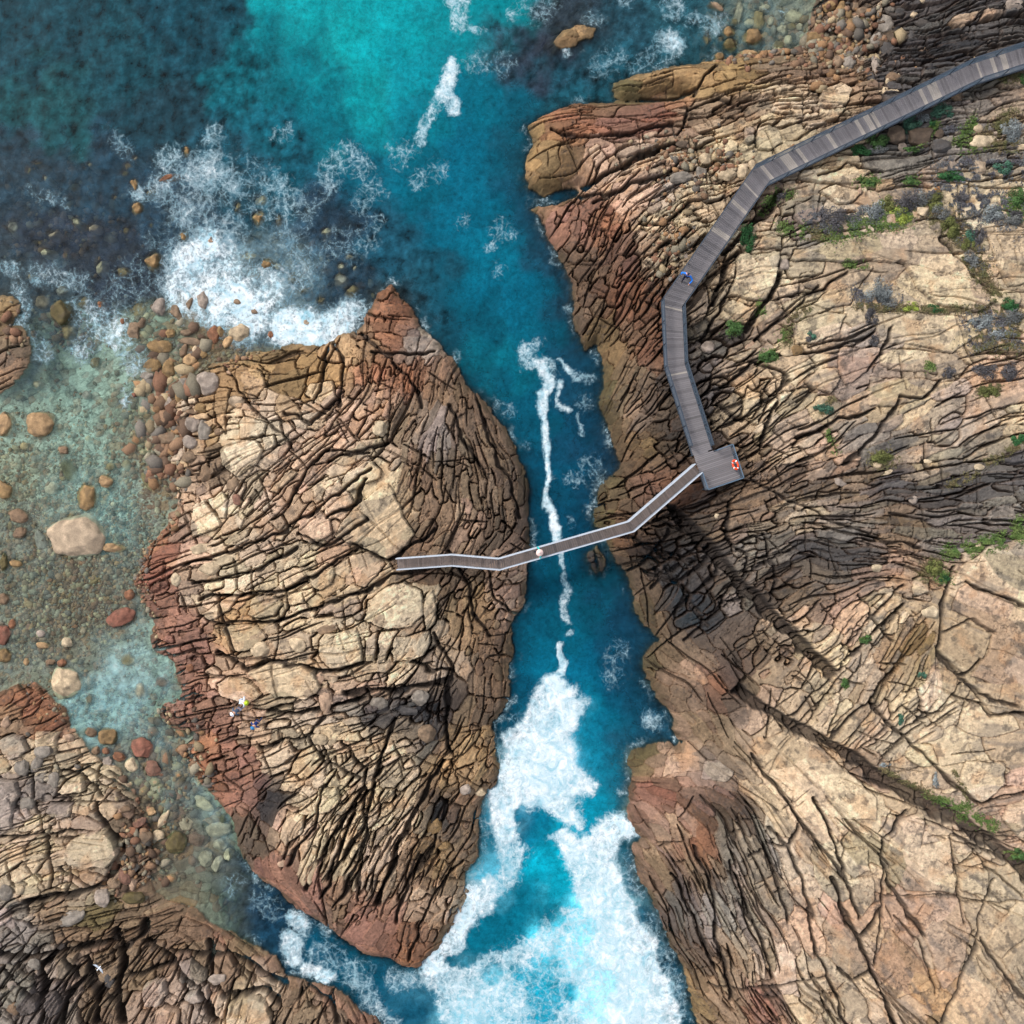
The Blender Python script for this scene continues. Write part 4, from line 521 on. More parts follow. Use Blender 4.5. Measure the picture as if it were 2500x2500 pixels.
# colour of the rock itself
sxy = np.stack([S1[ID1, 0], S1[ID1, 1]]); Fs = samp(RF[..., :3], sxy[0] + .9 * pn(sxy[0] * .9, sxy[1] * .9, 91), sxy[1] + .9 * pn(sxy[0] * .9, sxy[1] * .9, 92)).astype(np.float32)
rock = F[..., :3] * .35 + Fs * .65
rock = np.where(ins[..., None], .55 * slab_c[slab] + .45 * rock, rock)
bed = G[..., 5:8]
mixn = sst(-.15, .35, fbm(X * .5, Y * .5, 51, 4))[..., None]
base = np.where(isl[..., None], rock, bed)
def tint(c, rgb, k): return c * (1 - k[..., None]) + np.array(rgb, np.float32) * k[..., None]
base = base * (.70 + .56 * cr[..., 4])[..., None] * (1 + np.stack([.10 * (cr[..., 3] - .5), 0 * cr[..., 3], .12 * (cr[..., 5] - .5)], -1) * isl[..., None]) * (.90 + .2 * cr2[..., 4])[..., None] * (1 + .38 * n_f)[..., None] * (1 + .22 * stri)[..., None]
# iron stain, grey lichen, salt
st = sst(.12, .42, fbm(X * .45 + 9, Y * .45, 52, 4)) * .32 * isl
base = tint(base, lin((196, 138, 84)) * .95, st * sst(.25, .6, base[..., 0]))
gl = sst(.05, .4, fbm((u1 + cr[..., 0] * 9) * .25, (v1 + cr[..., 0] * 9) * 1.1, 53, 4)) * sst(2, 5, zlev) * .5 * isl
base = tint(base, lin((116, 110, 104)), gl * sst(6, 14, X))
bl = sst(.22, .5, fbm(X * .8, Y * .8, 54, 5, .65)) * isl * .55
base = tint(base, lin((66, 62, 60)), bl * sst(1.5, 3.5, zlev))
# brown soil that fills the joints, then darker tints along joint and crack lines
soil = (1 - sst(wj * .5, wj * 1.5 + .05, e1)) * isl * (~ins) * .25
soilc = lin((128, 88, 58)) * np.ones(3)
base = tint(base, soilc, soil)
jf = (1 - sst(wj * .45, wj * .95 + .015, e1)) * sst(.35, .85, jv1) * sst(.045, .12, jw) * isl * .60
base = tint(base, lin((60, 48, 40)), jf)  # darkens the open joint lines towards near-black
jf2 = (1 - sst(w2 * .5, w2 + .02, e2)) * np.clip(jv2, 0, 1) * sst(.045, .12, jw) * isl * .42
base = tint(base, lin((72, 58, 48)), jf2)
base = tint(base, lin((62, 50, 42)), sst(.08, .35, jst) * isl * .6)
fis = sst(.05, .5, ckm) * isl * .8
base = tint(base, lin((58, 50, 46)), fis)
base = tint(base, lin((70, 56, 46)), (.6 * hair).astype(np.float32))
spk = sst(.10, .35, fbm(X * 3.2, Y * 3.2, 57, 3, .7)) * sst(-.1, .35, fbm(X * .3, Y * .3, 58, 3)) * isl * .5
base = tint(base, lin((74, 66, 62)), spk)
# pebbles and shells on the bed: each stone its own colour
peb = (~isl)
pr = cr[..., 5]; pc = np.where((pr < .22)[..., None], lin((176, 120, 74)), np.where((pr < .4)[..., None], lin((150, 100, 78)), np.where((pr < .6)[..., None], lin((150, 140, 120)), bed)))
pk = (peb * sst(1.3, .4, dep) * (.6 * (.25 + .75 * (cr[..., 4] > .5)))).astype(np.float32)
base = base * (1 + (peb * .5)[..., None] * (cr2[..., 2] - .5)[..., None] * 1.2) * (1 - .45 * (peb * (1 - sst(.02, .10, np.minimum(e1, e2 * 1.3))))[..., None])
base = base * (1 - pk[..., None]) + pc * pk[..., None]
# growth at the water line
wl = np.exp(-((s_land - .1) / .32) ** 2) * .45 * sst(-.2, .3, fbm(X * .7, Y * .7, 55, 3) + .1)
base = tint(base, lin((78, 68, 46)), wl * isl * 1.3)
base = np.clip(base, .012, .85)
KCOL = 0.76
wet = np.clip(np.exp(-np.maximum(H, 0) / .35) * .8 + (F[..., 0] < .09) * .35, 0, 1).astype(np.float32)
wet = np.where(isl, wet, .3)

# ---------------------------------------------------------------- meshes from the grid
def grid_mesh(name, mask_q, Zs, attrs, xs=None, ys=None):
    """mesh of the quads where mask_q holds, [iy, ix]"""
    XX, YY = (X, Y) if xs is None else np.meshgrid(xs, ys)
    n1 = XX.shape[1]; qy, qx = np.nonzero(mask_q); a = qy * n1 + qx
    quads = np.stack([a, a + 1, a + n1 + 1, a + n1], 1)
    uq, inv = np.unique(quads, return_inverse=True); inv = inv.reshape(-1)
    me = bpy.data.meshes.new(name); nv = len(uq); nf = len(quads)
    co = np.stack([XX.ravel()[uq], YY.ravel()[uq], Zs.ravel()[uq]], 1).astype(np.float32)
    me.vertices.add(nv); me.vertices.foreach_set('co', co.ravel())
    me.loops.add(nf * 4); me.loops.foreach_set('vertex_index', inv.astype(np.int32))
    me.polygons.add(nf); me.polygons.foreach_set('loop_start', (np.arange(nf) * 4).astype(np.int32))
    me.polygons.foreach_set('use_smooth', np.ones(nf, bool))
    for k, v in attrs.items():
        v = v.reshape(-1, v.shape[-1] if v.ndim == 3 else 1)[uq]
        if v.shape[1] == 1:
            at = me.attributes.new(k, 'FLOAT', 'POINT'); at.data.foreach_set('value', v.astype(np.float32).ravel())
        else:
            at = me.attributes.new(k, 'FLOAT_COLOR', 'POINT'); v4 = np.concatenate([v, np.ones((len(v), 1))], 1); at.data.foreach_set('color', v4.astype(np.float32).ravel())
    me.update(calc_edges=True)
    o = bpy.data.objects.new(name, me); COL.objects.link(o); return o
# ---------------------------------------------------------------- materials
class NT:
    def __init__(s, name):
        s.m = bpy.data.materials.new(name); s.m.use_nodes = True; s.t = s.m.node_tree; s.b = s.t.nodes['Principled BSDF']; s.out = s.t.nodes['Material Output']
    def n(s, ty, **kw):
        nd = s.t.nodes.new('ShaderNode' + ty)
        for k, v in kw.items():
            if k.startswith('i_'): nd.inputs[k[2:].replace('_', ' ')].default_value = v
            else: setattr(nd, k, v)
        return nd
    def l(s, a, b): s.t.links.new(a, b)
    def math(s, op, a, b=None, c=None, clamp=False):
        nd = s.t.nodes.new('ShaderNodeMath'); nd.operation = op; nd.use_clamp = clamp
        for i, v in enumerate((a, b, c)):
            if v is None: continue
            if isinstance(v, (int, float)): nd.inputs[i].default_value = v
            else: s.l(v, nd.inputs[i])
        return nd.outputs[0]
    def mixc(s, f, a, b, bt='MIX'):
        nd = s.t.nodes.new('ShaderNodeMix'); nd.data_type = 'RGBA'; nd.blend_type = bt
        for i, v in ((0, f), (6, a), (7, b)):
            if isinstance(v, (int, float)): nd.inputs[i].default_value = v
            elif isinstance(v, (tuple, list)): nd.inputs[i].default_value = tuple(v) + ((1,) if len(v) == 3 else ())
            else: s.l(v, nd.inputs[i])
        return nd.outputs[2]
def rock_mat(name, stone=False):
    m = NT(name); at = m.n('Attribute', attribute_name='Col'); tc = m.n('TexCoord')
    co = tc.outputs['Object']
    n1 = m.n('TexNoise', i_Scale=7.0, i_Detail=6.0, i_Roughness=.7); m.l(co, n1.inputs['Vector'])
    n2 = m.n('TexNoise', i_Scale=28.0, i_Detail=3.0, i_Roughness=.7); m.l(co, n2.inputs['Vector'])
    f = m.math('ADD', m.math('MULTIPLY', n1.outputs['Fac'], .55), m.math('MULTIPLY', n2.outputs['Fac'], .50))
    k = m.math('ADD', m.math('MULTIPLY', f, 2.0), -.05)
    sc = m.n('VectorMath', operation='SCALE'); m.l(at.outputs['Color'], sc.inputs[0]); m.l(k, sc.inputs['Scale'])
    m.l(sc.outputs[0], m.b.inputs['Base Color'])
    bp = m.n('Bump', i_Strength=1.0, i_Distance=.06); m.l(f, bp.inputs['Height']); m.l(bp.outputs[0], m.b.inputs['Normal'])
    if not stone:
        wa = m.n('Attribute', attribute_name='wet'); m.l(m.math('SUBTRACT', .88, m.math('MULTIPLY', wa.outputs['Fac'], .5)), m.b.inputs['Roughness'])
    else: m.b.inputs['Roughness'].default_value = .8
    m.b.inputs['Specular IOR Level'].default_value = .3
    return m.m
M_ROCK = rock_mat('sandstone'); M_STONE = rock_mat('boulder_stone', True)
# ---------------------------------------------------------------- terrain objects
HQ = lambda a: (a[:-1, :-1] + a[1:, 1:] + a[:-1, 1:] + a[1:, :-1]) / 4
lid = samp(np.moveaxis(SD, 0, -1), X[:-1, :-1] + STEP / 2, Y[:-1, :-1] + STEP / 2).argmax(-1)
landq = HQ(s_land) > -.12
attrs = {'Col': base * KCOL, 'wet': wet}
LAB = [('rocky_shore', 0), ('rock_island', 1), ('rocky_foreshore', 2), ('rock_ledge', 3), ('rock_islet', 4), ('rock_skerry', 5)]
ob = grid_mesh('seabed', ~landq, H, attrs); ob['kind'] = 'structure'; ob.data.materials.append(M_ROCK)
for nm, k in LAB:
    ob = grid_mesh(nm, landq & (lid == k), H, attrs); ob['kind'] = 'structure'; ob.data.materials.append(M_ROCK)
print('terrain', time.time() - T0)
def ground(x, y):
    ix = int(np.clip(np.searchsorted(ax, x), 1, NA - 2)); iy = int(np.clip(np.searchsorted(ax, y), 1, NA - 2))
    return float(H[iy, ix])
def ground_max(x, y, r):
    x0, x1 = np.searchsorted(ax, (x - r, x + r)); y0, y1 = np.searchsorted(ax, (y - r, y + r)); return float(H[y0:y1 + 1, x0:x1 + 1].max())
def ground_mean(x, y, r):
    x0, x1 = np.searchsorted(ax, (x - r, x + r)); y0, y1 = np.searchsorted(ax, (y - r, y + r)); return float(H[y0:y1 + 1, x0:x1 + 1].mean())
# ---------------------------------------------------------------- loose boulders: tile,x,y,rx,ry,turn,colour,mode (L on land, E out of the water, S under it)
ZONES = dict(surf='in the white surf north of the island', reef='on the dark reef west of the surf', lag='in the pale western lagoon', cob='on the cobble flat west of the island', isl='on top of the rock island',
 low='on the rocks at lower left', gut='in the channel below the lagoon', beach='on the cobble beach at the top', cove='under shallow water beside the cobble beach', bank='beside the upper boardwalk', dark='among the black rocks at the top', side='on the scree left of the boardwalk', slope='on the slope right of the boardwalk')
BD = dict(
surf=[('A',970,790,28,35,0,'ochre','E'),('A',880,930,75,26,18,'rust','E'),('A',700,965,26,40,10,'ochre','E'),('A',785,1000,36,22,10,'ochre','S'),('A',715,1090,42,38,20,'ochre','E'),('A',1365,1045,42,36,0,'sand','S'),('A',1350,1135,40,50,10,'ochre','E'),('A',960,1235,30,36,0,'ochre','E'),('A',1105,1255,24,24,0,'pink','E'),('A',800,1365,54,56,15,'ochre','E'),
 ('A',320,1640,66,78,10,'olive','E'),('A',345,1730,38,45,0,'ochre','S'),('A',835,1600,48,56,5,'pgrey','E'),('A',920,1635,30,44,25,'brown','E'),('A',1060,1570,32,56,10,'pgrey','E'),('A',990,1590,20,38,-20,'brown','E'),('A',1245,1580,36,20,-10,'brown','E'),('A',1330,1630,30,22,-30,'brown','E'),('A',1120,1750,38,48,0,'rust','E'),('A',1250,1740,72,50,-12,'tan','E'),('A',890,1745,34,24,20,'ochre','E'),('A',700,1735,36,54,0,'brown','E'),
 ('A',840,1812,76,38,-5,'ochre','E'),('A',975,1740,38,20,5,'brown','E'),('A',1000,1790,62,22,-8,'brown','E'),('A',520,1595,24,25,0,'rust','E'),('A',1705,1210,34,24,25,'sand','S'),('A',1240,1080,25,42,-25,'ochre','S'),('A',1300,1340,46,26,15,'sand','S'),('A',1400,1380,35,35,0,'ochre','E'),('A',1450,1392,28,24,0,'tan2','S'),('A',1785,1465,44,38,0,'pgrey','S'),('A',1785,1390,24,24,0,'tan2','S'),('A',1830,1345,26,20,0,'tan2','S'),('A',1855,1400,18,22,0,'tan2','S'),('A',1840,1520,52,40,10,'ochre','S'),
 ('A',1590,1520,30,20,0,'ochre','S'),('A',1540,1628,74,28,22,'grey','S'),('A',1610,1690,30,26,-30,'tan2','E'),('A',1375,1710,26,26,0,'tan2','S'),('A',1415,1752,18,26,0,'rust','E'),('A',720,1620,36,42,0,'ochre','S'),('A',430,1585,34,44,20,'ochre','S'),('A',210,1580,44,42,0,'brown','S'),('A',1250,1440,26,20,0,'tan2','S'),('A',1330,1445,36,18,5,'tan2','S'),('A',1460,1150,24,40,0,'brown','S'),('A',1680,1570,26,30,-40,'ochre','S'),('A',640,1680,16,22,0,'rust','E'),('A',740,1690,22,34,-35,'umber','E'),('A',1150,1640,32,26,0,'pgrey','S'),('A',1530,1460,26,34,0,'ochre','S')],
reef=[('A',225,1315,36,24,0,'sand','S'),('A',200,1270,22,16,0,'ochre','S'),('A',395,1158,24,32,30,'sand','S'),('A',515,1390,24,50,-10,'sand','S'),('A',640,1420,54,32,-35,'ochre','S'),('A',480,1190,32,22,25,'pink','S'),('A',265,1220,36,22,35,'pink','S'),('A',190,850,34,14,10,'ochre','S'),('A',232,930,14,20,-20,'sand','S'),('A',598,1032,18,20,0,'ochre','S'),('A',705,825,18,18,0,'pink','S'),('A',665,865,24,24,0,'ochre','S'),('A',465,858,16,14,30,'sand','S'),('A',650,905,24,22,0,'olive','S'),('A',340,1335,14,18,0,'ochre','S'),('A',655,1205,16,24,-20,'ochre','S'),('A',145,890,20,26,0,'olive','S'),('A',60,1190,34,44,0,'grey','S'),('A',790,1180,14,18,0,'olive','S'),('A',150,1445,16,20,0,'ochre','S'),('A',320,1520,40,34,0,'grey','S')],
lag=[('D',210,500,72,75,10,'orange','E'),('D',400,1100,152,118,15,'tan2','E'),('D',450,885,56,78,-8,'ochre','E'),('D',350,750,42,64,25,'olive','S'),('D',330,642,34,26,-45,'umber','E'),('D',550,803,42,36,-30,'orange','E'),('D',90,985,62,38,-20,'umber','E'),('D',100,1075,40,36,30,'umber','E'),('D',590,1155,68,26,-5,'orange','E'),('D',205,1115,28,62,10,'pgrey','S'),('D',260,840,38,34,0,'tan2','S'),('D',772,800,38,70,15,'ochre','S'),('D',840,765,48,30,0,'rust','S'),('D',572,730,26,24,0,'ochre','S'),('D',15,850,44,52,20,'ochre','E'),
 ('D',488,1320,42,26,35,'ochre','S'),('D',300,1440,48,26,10,'ochre','S'),('D',630,1520,84,48,22,'red','E'),('D',675,1400,30,28,30,'rust','E'),('D',18,1420,30,34,0,'umber','E'),('D',15,1230,24,52,0,'olive','E'),('D',78,1236,38,20,-8,'ochre','E'),('D',348,1650,32,28,10,'cream','E'),('D',222,1665,40,18,-5,'orange','E'),('D',210,1605,26,20,0,'pgrey','E'),('D',10,1610,44,56,0,'red','E'),('D',18,1720,40,42,0,'ochre','E'),('D',665,1745,40,32,-10,'ochre','S'),('D',15,500,40,70,0,'orange','E'),('G',330,150,92,86,-25,'tan','E'),('G',845,142,36,26,-8,'redb','S'),('G',730,185,30,42,15,'pink','S'),('G',465,230,18,26,0,'umber','S'),
 ('D',185,295,22,26,0,'sand','S'),('D',120,620,24,22,0,'orange','S'),('D',490,180,24,32,-20,'ochre','S'),('D',445,350,26,24,0,'pgrey','S'),('D',535,1215,12,14,0,'sand','S'),('D',420,1235,14,12,0,'rust','S'),('D',45,1040,14,24,0,'ochre','S'),('D',145,1570,20,20,0,'redb','S'),('D',255,1325,16,12,0,'rust','S'),('D',365,1255,16,10,0,'umber','S'),('D',320,790,20,14,0,'ochre','S'),('D',820,955,14,22,10,'cream','S'),('D',585,925,13,13,0,'cream','S'),('D',430,1590,16,18,0,'pink','S'),('D',385,1565,18,12,0,'rust','S'),('D',125,1340,22,22,0,'umber','S'),('D',320,1378,20,12,30,'sand','S'),('D',140,1450,26,20,0,'orange','S'),('D',360,1400,12,16,0,'ochre','S'),('D',260,1755,32,18,0,'umber','E'),('D',135,1750,16,22,0,'orange','E'),('D',322,1760,26,24,0,'rust','E'),('D',60,1555,20,28,0,'rust','E')],
cob=[('D',1090,290,60,66,15,'pgrey','L'),('D',970,315,42,50,0,'grey','L'),('D',885,400,30,86,32,'pgrey','L'),('D',1010,505,46,44,25,'pgrey','L'),('D',1070,540,42,62,5,'grey','L'),('D',880,575,54,36,0,'brown','L'),('D',1005,600,40,36,-30,'pgrey','L'),('D',990,675,42,32,0,'brown','L'),('D',820,700,38,28,10,'tan2','L'),('D',795,195,50,36,0,'ochre','E'),('D',880,215,38,50,-15,'ochre','E'),('D',990,165,40,34,0,'orange','E'),('D',1065,135,24,26,0,'ochre','E'),('D',1050,420,34,26,-25,'ochre','L'),('D',942,370,20,40,30,'ochre','L'),('D',1235,385,42,32,10,'tan2','L'),('D',770,255,38,28,0,'grey','E'),('D',700,352,17,17,0,'red','E'),('D',990,242,28,22,0,'umber','L'),('D',985,210,22,14,0,'orange','L'),('D',1192,232,16,13,0,'pink','L'),('D',1005,440,40,14,0,'umber','L'),('D',1080,770,30,44,-30,'umber','L'),('D',1225,820,36,44,-25,'brown','L'),('D',1245,900,22,30,10,'redb','L'),('D',1000,1780,20,20,0,'rust','L'),('D',1150,20,24,30,30,'ochre','E'),('D',1190,75,22,36,-40,'orange','E'),('D',960,120,20,40,-20,'umber','E'),('D',1020,115,16,24,0,'sand','E'),('D',905,765,20,24,0,'ochre','L'),('D',1270,780,26,14,30,'tan2','L'),('D',1145,545,24,20,0,'umber','L'),('D',925,500,10,26,-35,'sand','L'),('D',850,455,18,14,0,'umber','L'),('D',735,415,16,22,0,'orange','L')],
isl=[('G',1705,235,38,60,0,'pink','L'),('G',1678,440,38,30,0,'tan','L'),('G',1742,450,22,42,-30,'tan','L'),('G',1742,135,26,24,0,'tan2','L'),('G',1670,125,26,34,0,'pink','L'),('H',312,292,60,20,22,'grey','L'),('H',420,290,66,26,-8,'dgrey','L'),('H',270,250,48,34,10,'grey','L'),('H',520,410,50,46,20,'brown','L'),('H',800,715,30,24,0,'tan','L'),('E',275,530,40,42,10,'cream','L'),('H',400,195,50,20,0,'dgrey','L'),('H',480,225,52,40,30,'grey','L'),('H',560,905,46,44,0,'ochre','L'),('H',720,700,30,28,0,'pgrey','L'),('H',600,1000,40,28,0,'ochre','L'),('H',625,735,22,18,0,'brown','L'),('D',1370,1685,52,44,0,'sand','L'),('D',1560,1660,46,36,-20,'sand','L'),('D',1715,1580,54,24,12,'brown','L'),('G',1630,1130,30,80,-5,'sand','L'),('G',1475,1090,26,22,0,'pink','L'),('E',55,1385,14,16,0,'tan','L'),('D',1050,1160,60,30,10,'sand','L'),('D',930,1320,32,36,0,'cream','L'),('D',1100,1265,58,34,10,'sand','L')],
low=[('G',195,568,26,50,-30,'grey','L'),('G',210,648,36,44,0,'grey','L'),('G',277,655,32,50,0,'grey','L'),('G',135,780,42,46,-25,'grey','L'),('G',235,750,36,26,0,'pgrey','L'),('G',240,497,50,34,0,'grey','L'),('G',1145,1697,56,30,10,'pgrey','L'),('G',540,1265,42,52,15,'pgrey','L'),('G',368,1380,76,38,22,'grey','L'),('G',30,1245,36,44,0,'grey','L'),('G',105,1230,22,26,0,'sand','L'),('G',30,350,26,38,-40,'pink','L'),('G',275,1560,26,26,0,'pgrey','L'),('G',180,1620,26,36,50,'grey','L'),('G',55,1740,30,26,0,'pgrey','L'),('G',70,1850,36,38,0,'umber','L'),('G',360,430,30,26,0,'pink','L'),('G',120,590,40,44,0,'grey','L'),('G',565,1720,26,50,15,'dgrey','L'),('G',1160,1560,0,0,0,'umber','L')],
gut=[('G',470,405,38,28,-8,'umber','E'),('G',560,430,55,50,10,'ochre','E'),('G',740,490,60,60,0,'red','E'),('G',795,595,52,44,-30,'redb','E'),('G',685,577,36,42,10,'sand','E'),('G',622,535,38,26,-30,'rust','E'),('G',560,557,26,26,0,'pgrey','E'),('G',918,985,58,62,0,'olive','E'),('G',1068,1072,40,46,20,'tan2','S'),('G',1130,1105,28,54,-28,'tan2','S'),('G',960,888,50,44,25,'pink','S'),('G',1020,970,48,42,0,'redb','S'),('G',1140,920,64,38,8,'tan2','S'),('G',1060,780,66,34,-35,'sand','S'),('G',855,860,22,56,-28,'tan','E'),('G',815,682,28,42,-20,'tan2','S'),('G',700,1268,60,34,-5,'olive','L'),('G',690,925,28,30,0,'rust','L'),('G',755,955,48,42,0,'brown','L'),('G',828,945,32,28,0,'tan','E'),('G',650,1160,32,48,20,'redb','L'),('G',745,690,22,36,-10,'redb','S'),('G',790,820,26,24,0,'orange','E'),('G',610,1075,44,38,0,'umber','L'),('G',500,500,26,24,0,'umber','E'),('G',550,505,20,22,0,'rust','E'),('G',660,805,30,20,0,'umber','L'),('G',730,880,44,24,30,'redb','L'),('G',1190,1055,26,34,0,'sand','S'),('G',1145,1000,36,30,0,'tan2','S'),('G',1165,860,20,26,0,'olive','S'),('G',925,740,30,26,0,'redb','S'),('G',690,1200,30,40,0,'pink','L'),('G',600,1200,40,30,-20,'brown','L')],
cove=[('C',390,162,36,32,0,'ochre','E'),('C',395,232,44,40,0,'olive','E'),('C',512,190,54,50,-20,'ochre','E'),('C',490,275,52,20,0,'orange','E'),('C',272,200,24,42,0,'ochre','S'),('C',335,290,26,32,20,'ochre','E'),('C',320,28,52,22,-30,'brown','E'),('C',440,60,24,72,-12,'tan2','S'),('C',548,95,34,54,-10,'ochre','S'),('C',730,75,46,36,-10,'sand','S'),('C',650,228,30,26,0,'ochre','S'),('C',768,182,32,30,0,'pgrey','S'),('C',672,145,28,24,0,'tan2','S'),('C',625,155,16,36,0,'grey','S'),('C',820,115,24,40,0,'brown','S'),('C',500,110,30,22,0,'sand','S'),('C',580,30,30,26,0,'tan2','S'),('C',650,60,26,40,0,'grey','S'),('C',420,110,20,24,0,'ochre','S'),('C',700,200,22,26,0,'sand','S'),('C',345,200,20,20,0,'umber','S'),('C',610,100,18,24,0,'tan2','S'),('C',720,130,26,18,0,'ochre','S'),('C',760,130,16,20,0,'tan2','S')],
beach=[('Z',268,50,68,48,25,'ochre','L'),('Z',355,85,50,88,-18,'ochre','L'),('Z',190,108,30,42,30,'orange','L'),('Z',425,120,36,42,0,'ochre','L'),('Z',552,98,56,46,0,'brown','L'),('Z',700,65,28,74,-5,'tan2','L'),('Z',798,66,52,38,0,'grey','L'),('Z',755,195,72,94,-8,'grey','L'),('Z',650,137,22,30,0,'tan2','L'),('Z',375,192,38,46,0,'olive','L'),('Z',448,225,50,62,10,'ochre','L'),('Z',555,257,46,40,0,'brown','L'),('Z',660,350,50,82,-28,'grey','L'),('Z',140,332,86,64,12,'ochre','L'),('Z',265,235,28,30,0,'ochre','L'),('Z',165,235,38,30,0,'brown','L'),('Z',358,350,46,52,0,'ochre','L'),('Z',345,422,36,38,0,'redb','L'),('Z',455,402,28,64,-28,'ochre','L'),('Z',535,412,40,46,0,'olive','L'),('Z',196,400,36,30,0,'umber','L'),('Z',245,420,32,80,-38,'olive','L'),('Z',435,537,58,64,0,'grey','L'),('Z',330,530,42,52,0,'brown','L'),('Z',553,508,80,44,-40,'tan2','L'),('Z',675,570,38,90,5,'pgrey','L'),('Z',845,300,42,42,0,'olive','L'),('Z',495,42,30,46,0,'brown','L'),('Z',620,45,24,44,-20,'umber','L'),('Z',492,150,34,22,20,'tan2','L'),('Z',235,180,22,38,0,'tan2','L'),('Z',285,170,28,36,0,'umber','L'),('Z',130,180,30,50,15,'umber','L'),('Z',315,330,24,42,-30,'tan2','L'),('Z',425,330,24,44,0,'umber','L'),('Z',250,330,32,28,0,'tan2','L'),('Z',385,458,30,28,0,'orange','L'),('Z',545,170,40,30,0,'olive','L'),('Z',610,235,26,44,0,'tan2','L'),('Z',740,15,44,20,0,'tan','L'),('Z',535,604,32,42,0,'grey','L'),('Z',560,330,60,26,15,'brown','L'),('Z',590,400,26,30,0,'umber','L'),('Z',470,92,14,16,0,'cream','L'),('Z',484,438,12,14,0,'cream','L'),('Z',405,40,16,24,0,'sand','L'),('Z',310,260,22,20,0,'umber','L'),('Z',330,215,20,26,0,'tan2','L'),('Z',500,300,24,22,0,'tan2','L'),('Z',600,170,22,20,0,'olive','L')],
dark=[('Z',775,420,86,70,-35,'dgrey','L'),('Z',985,302,64,50,0,'dgrey','L'),('Z',1080,202,96,44,-10,'dgrey','L'),('Z',880,92,56,48,30,'dgrey','L'),('Z',1000,112,32,28,0,'sand','L'),('Z',1110,396,44,36,-10,'pink','L'),('Z',620,642,38,74,35,'dgrey','L'),('Z',725,680,30,90,-28,'black','L'),('Z',820,652,60,46,0,'umber','L'),('Z',880,632,22,28,0,'cream','L'),('Z',760,762,70,44,20,'sand','L'),('Z',845,772,52,52,20,'cream','L'),('Z',1850,42,74,56,0,'pgrey','L'),('Z',1160,570,50,40,0,'black','L'),('Z',870,230,44,40,0,'black','L'),('Z',915,265,18,14,0,'cream','L'),('Z',1055,15,22,24,0,'sand','L'),('Z',1210,490,26,26,0,'sand','L'),('Z',770,690,18,28,0,'sand','L'),('Z',1535,480,22,24,0,'tan','L'),('Z',1290,560,26,22,0,'tan2','L')],
bank=[('Z',845,1162,82,86,10,'dbrown','L'),('Z',1048,1176,112,88,0,'dbrown','L'),('Z',1205,1255,94,54,0,'dgrey','L'),('Z',900,1255,36,44,0,'pgrey','L'),('Z',1200,1150,38,40,0,'dbrown','L'),('Z',1540,1100,40,36,-10,'sand','L'),('Z',1590,1205,108,58,5,'cream','L'),('Z',1370,830,52,50,0,'brown','L'),('Z',1465,870,30,28,0,'pgrey','L'),('Z',1060,1815,56,44,0,'sand','L'),('Z',1470,1800,0,0,0,'tan','L'),('Z',1550,1440,70,56,-20,'tan2','L'),('Z',565,1625,32,28,0,'cream','L'),('Z',625,1512,24,26,0,'sand','L'),('Z',515,1645,20,28,0,'pink','L'),('Z',1910,1260,36,30,0,'sand','L')],
side=[('C',1020,0,0,0,0,'tan','L'),('Q',725,235,55,130,15,'pgrey','L'),('Q',600,215,62,72,0,'tan','L'),('Q',700,390,50,80,15,'tan','L'),('Q',520,500,130,70,20,'orange','L'),('Q',345,810,50,60,-30,'grey','L'),('Q',480,690,45,100,-40,'sand','L'),('C',240,905,28,34,0,'grey','L'),('C',370,920,52,30,5,'sand','L'),('C',460,900,34,44,25,'sand','L'),('C',140,760,34,20,0,'dbrown','L'),('C',510,860,22,40,10,'sand','L'),('C',35,1290,0,0,0,'tan','L'),('C',265,830,34,30,20,'tan','L'),('C',105,1230,40,22,0,'tan','L'),('C',160,1160,28,18,0,'sand','L'),('C',850,600,0,0,0,'tan','L'),('C',130,935,60,30,5,'grey','L')],
slope=[('F',1355,902,26,24,0,'pgrey','L'),('F',970,810,34,20,-20,'pgrey','L'),('F',1430,700,24,12,0,'cream','L'),('F',1220,760,28,12,20,'cream','L'),('F',1165,720,24,16,0,'tan','L'),('F',1695,1145,16,24,0,'cream','L'),('F',1165,1260,28,22,0,'cream','L'),('F',1440,1490,46,34,0,'cream','L'),('F',740,120,30,26,0,'ochre','L'),('F',505,90,24,28,-30,'pink','L'),('F',700,130,40,22,0,'tan','L'),('F',280,100,36,32,10,'pgrey','L'),('F',220,90,28,40,-30,'pgrey','L'),('C',680,1385,28,32,0,'pgrey','L'),('C',1370,1575,16,16,0,'sand','L'),('F',1700,730,26,16,0,'cream','L'),('I',1745,850,22,14,0,'redb','L'),('F',320,990,14,16,0,'cream','L'),('I',1320,540,0,0,0,'tan','L')],
)
CN_ = dict(tan='tan', tan2='buff', cream='cream', sand='sandy', pink='pinkish tan', orange='orange', rust='rust brown', red='red', brown='brown', dbrown='dark brown', grey='grey', dgrey='dark grey', black='black', olive='olive green', ochre='ochre', pgrey='pale grey', redb='reddish brown', umber='umber brown')
import bmesh
_ico = {}
def ico(n):
    if n not in _ico:
        bm = bmesh.new(); bmesh.ops.create_icosphere(bm, subdivisions=n, radius=1)
        _ico[n] = (np.array([v.co[:] for v in bm.verts]), [tuple(v.index for v in f.verts) for f in bm.faces]); bm.free()
    return _ico[n]
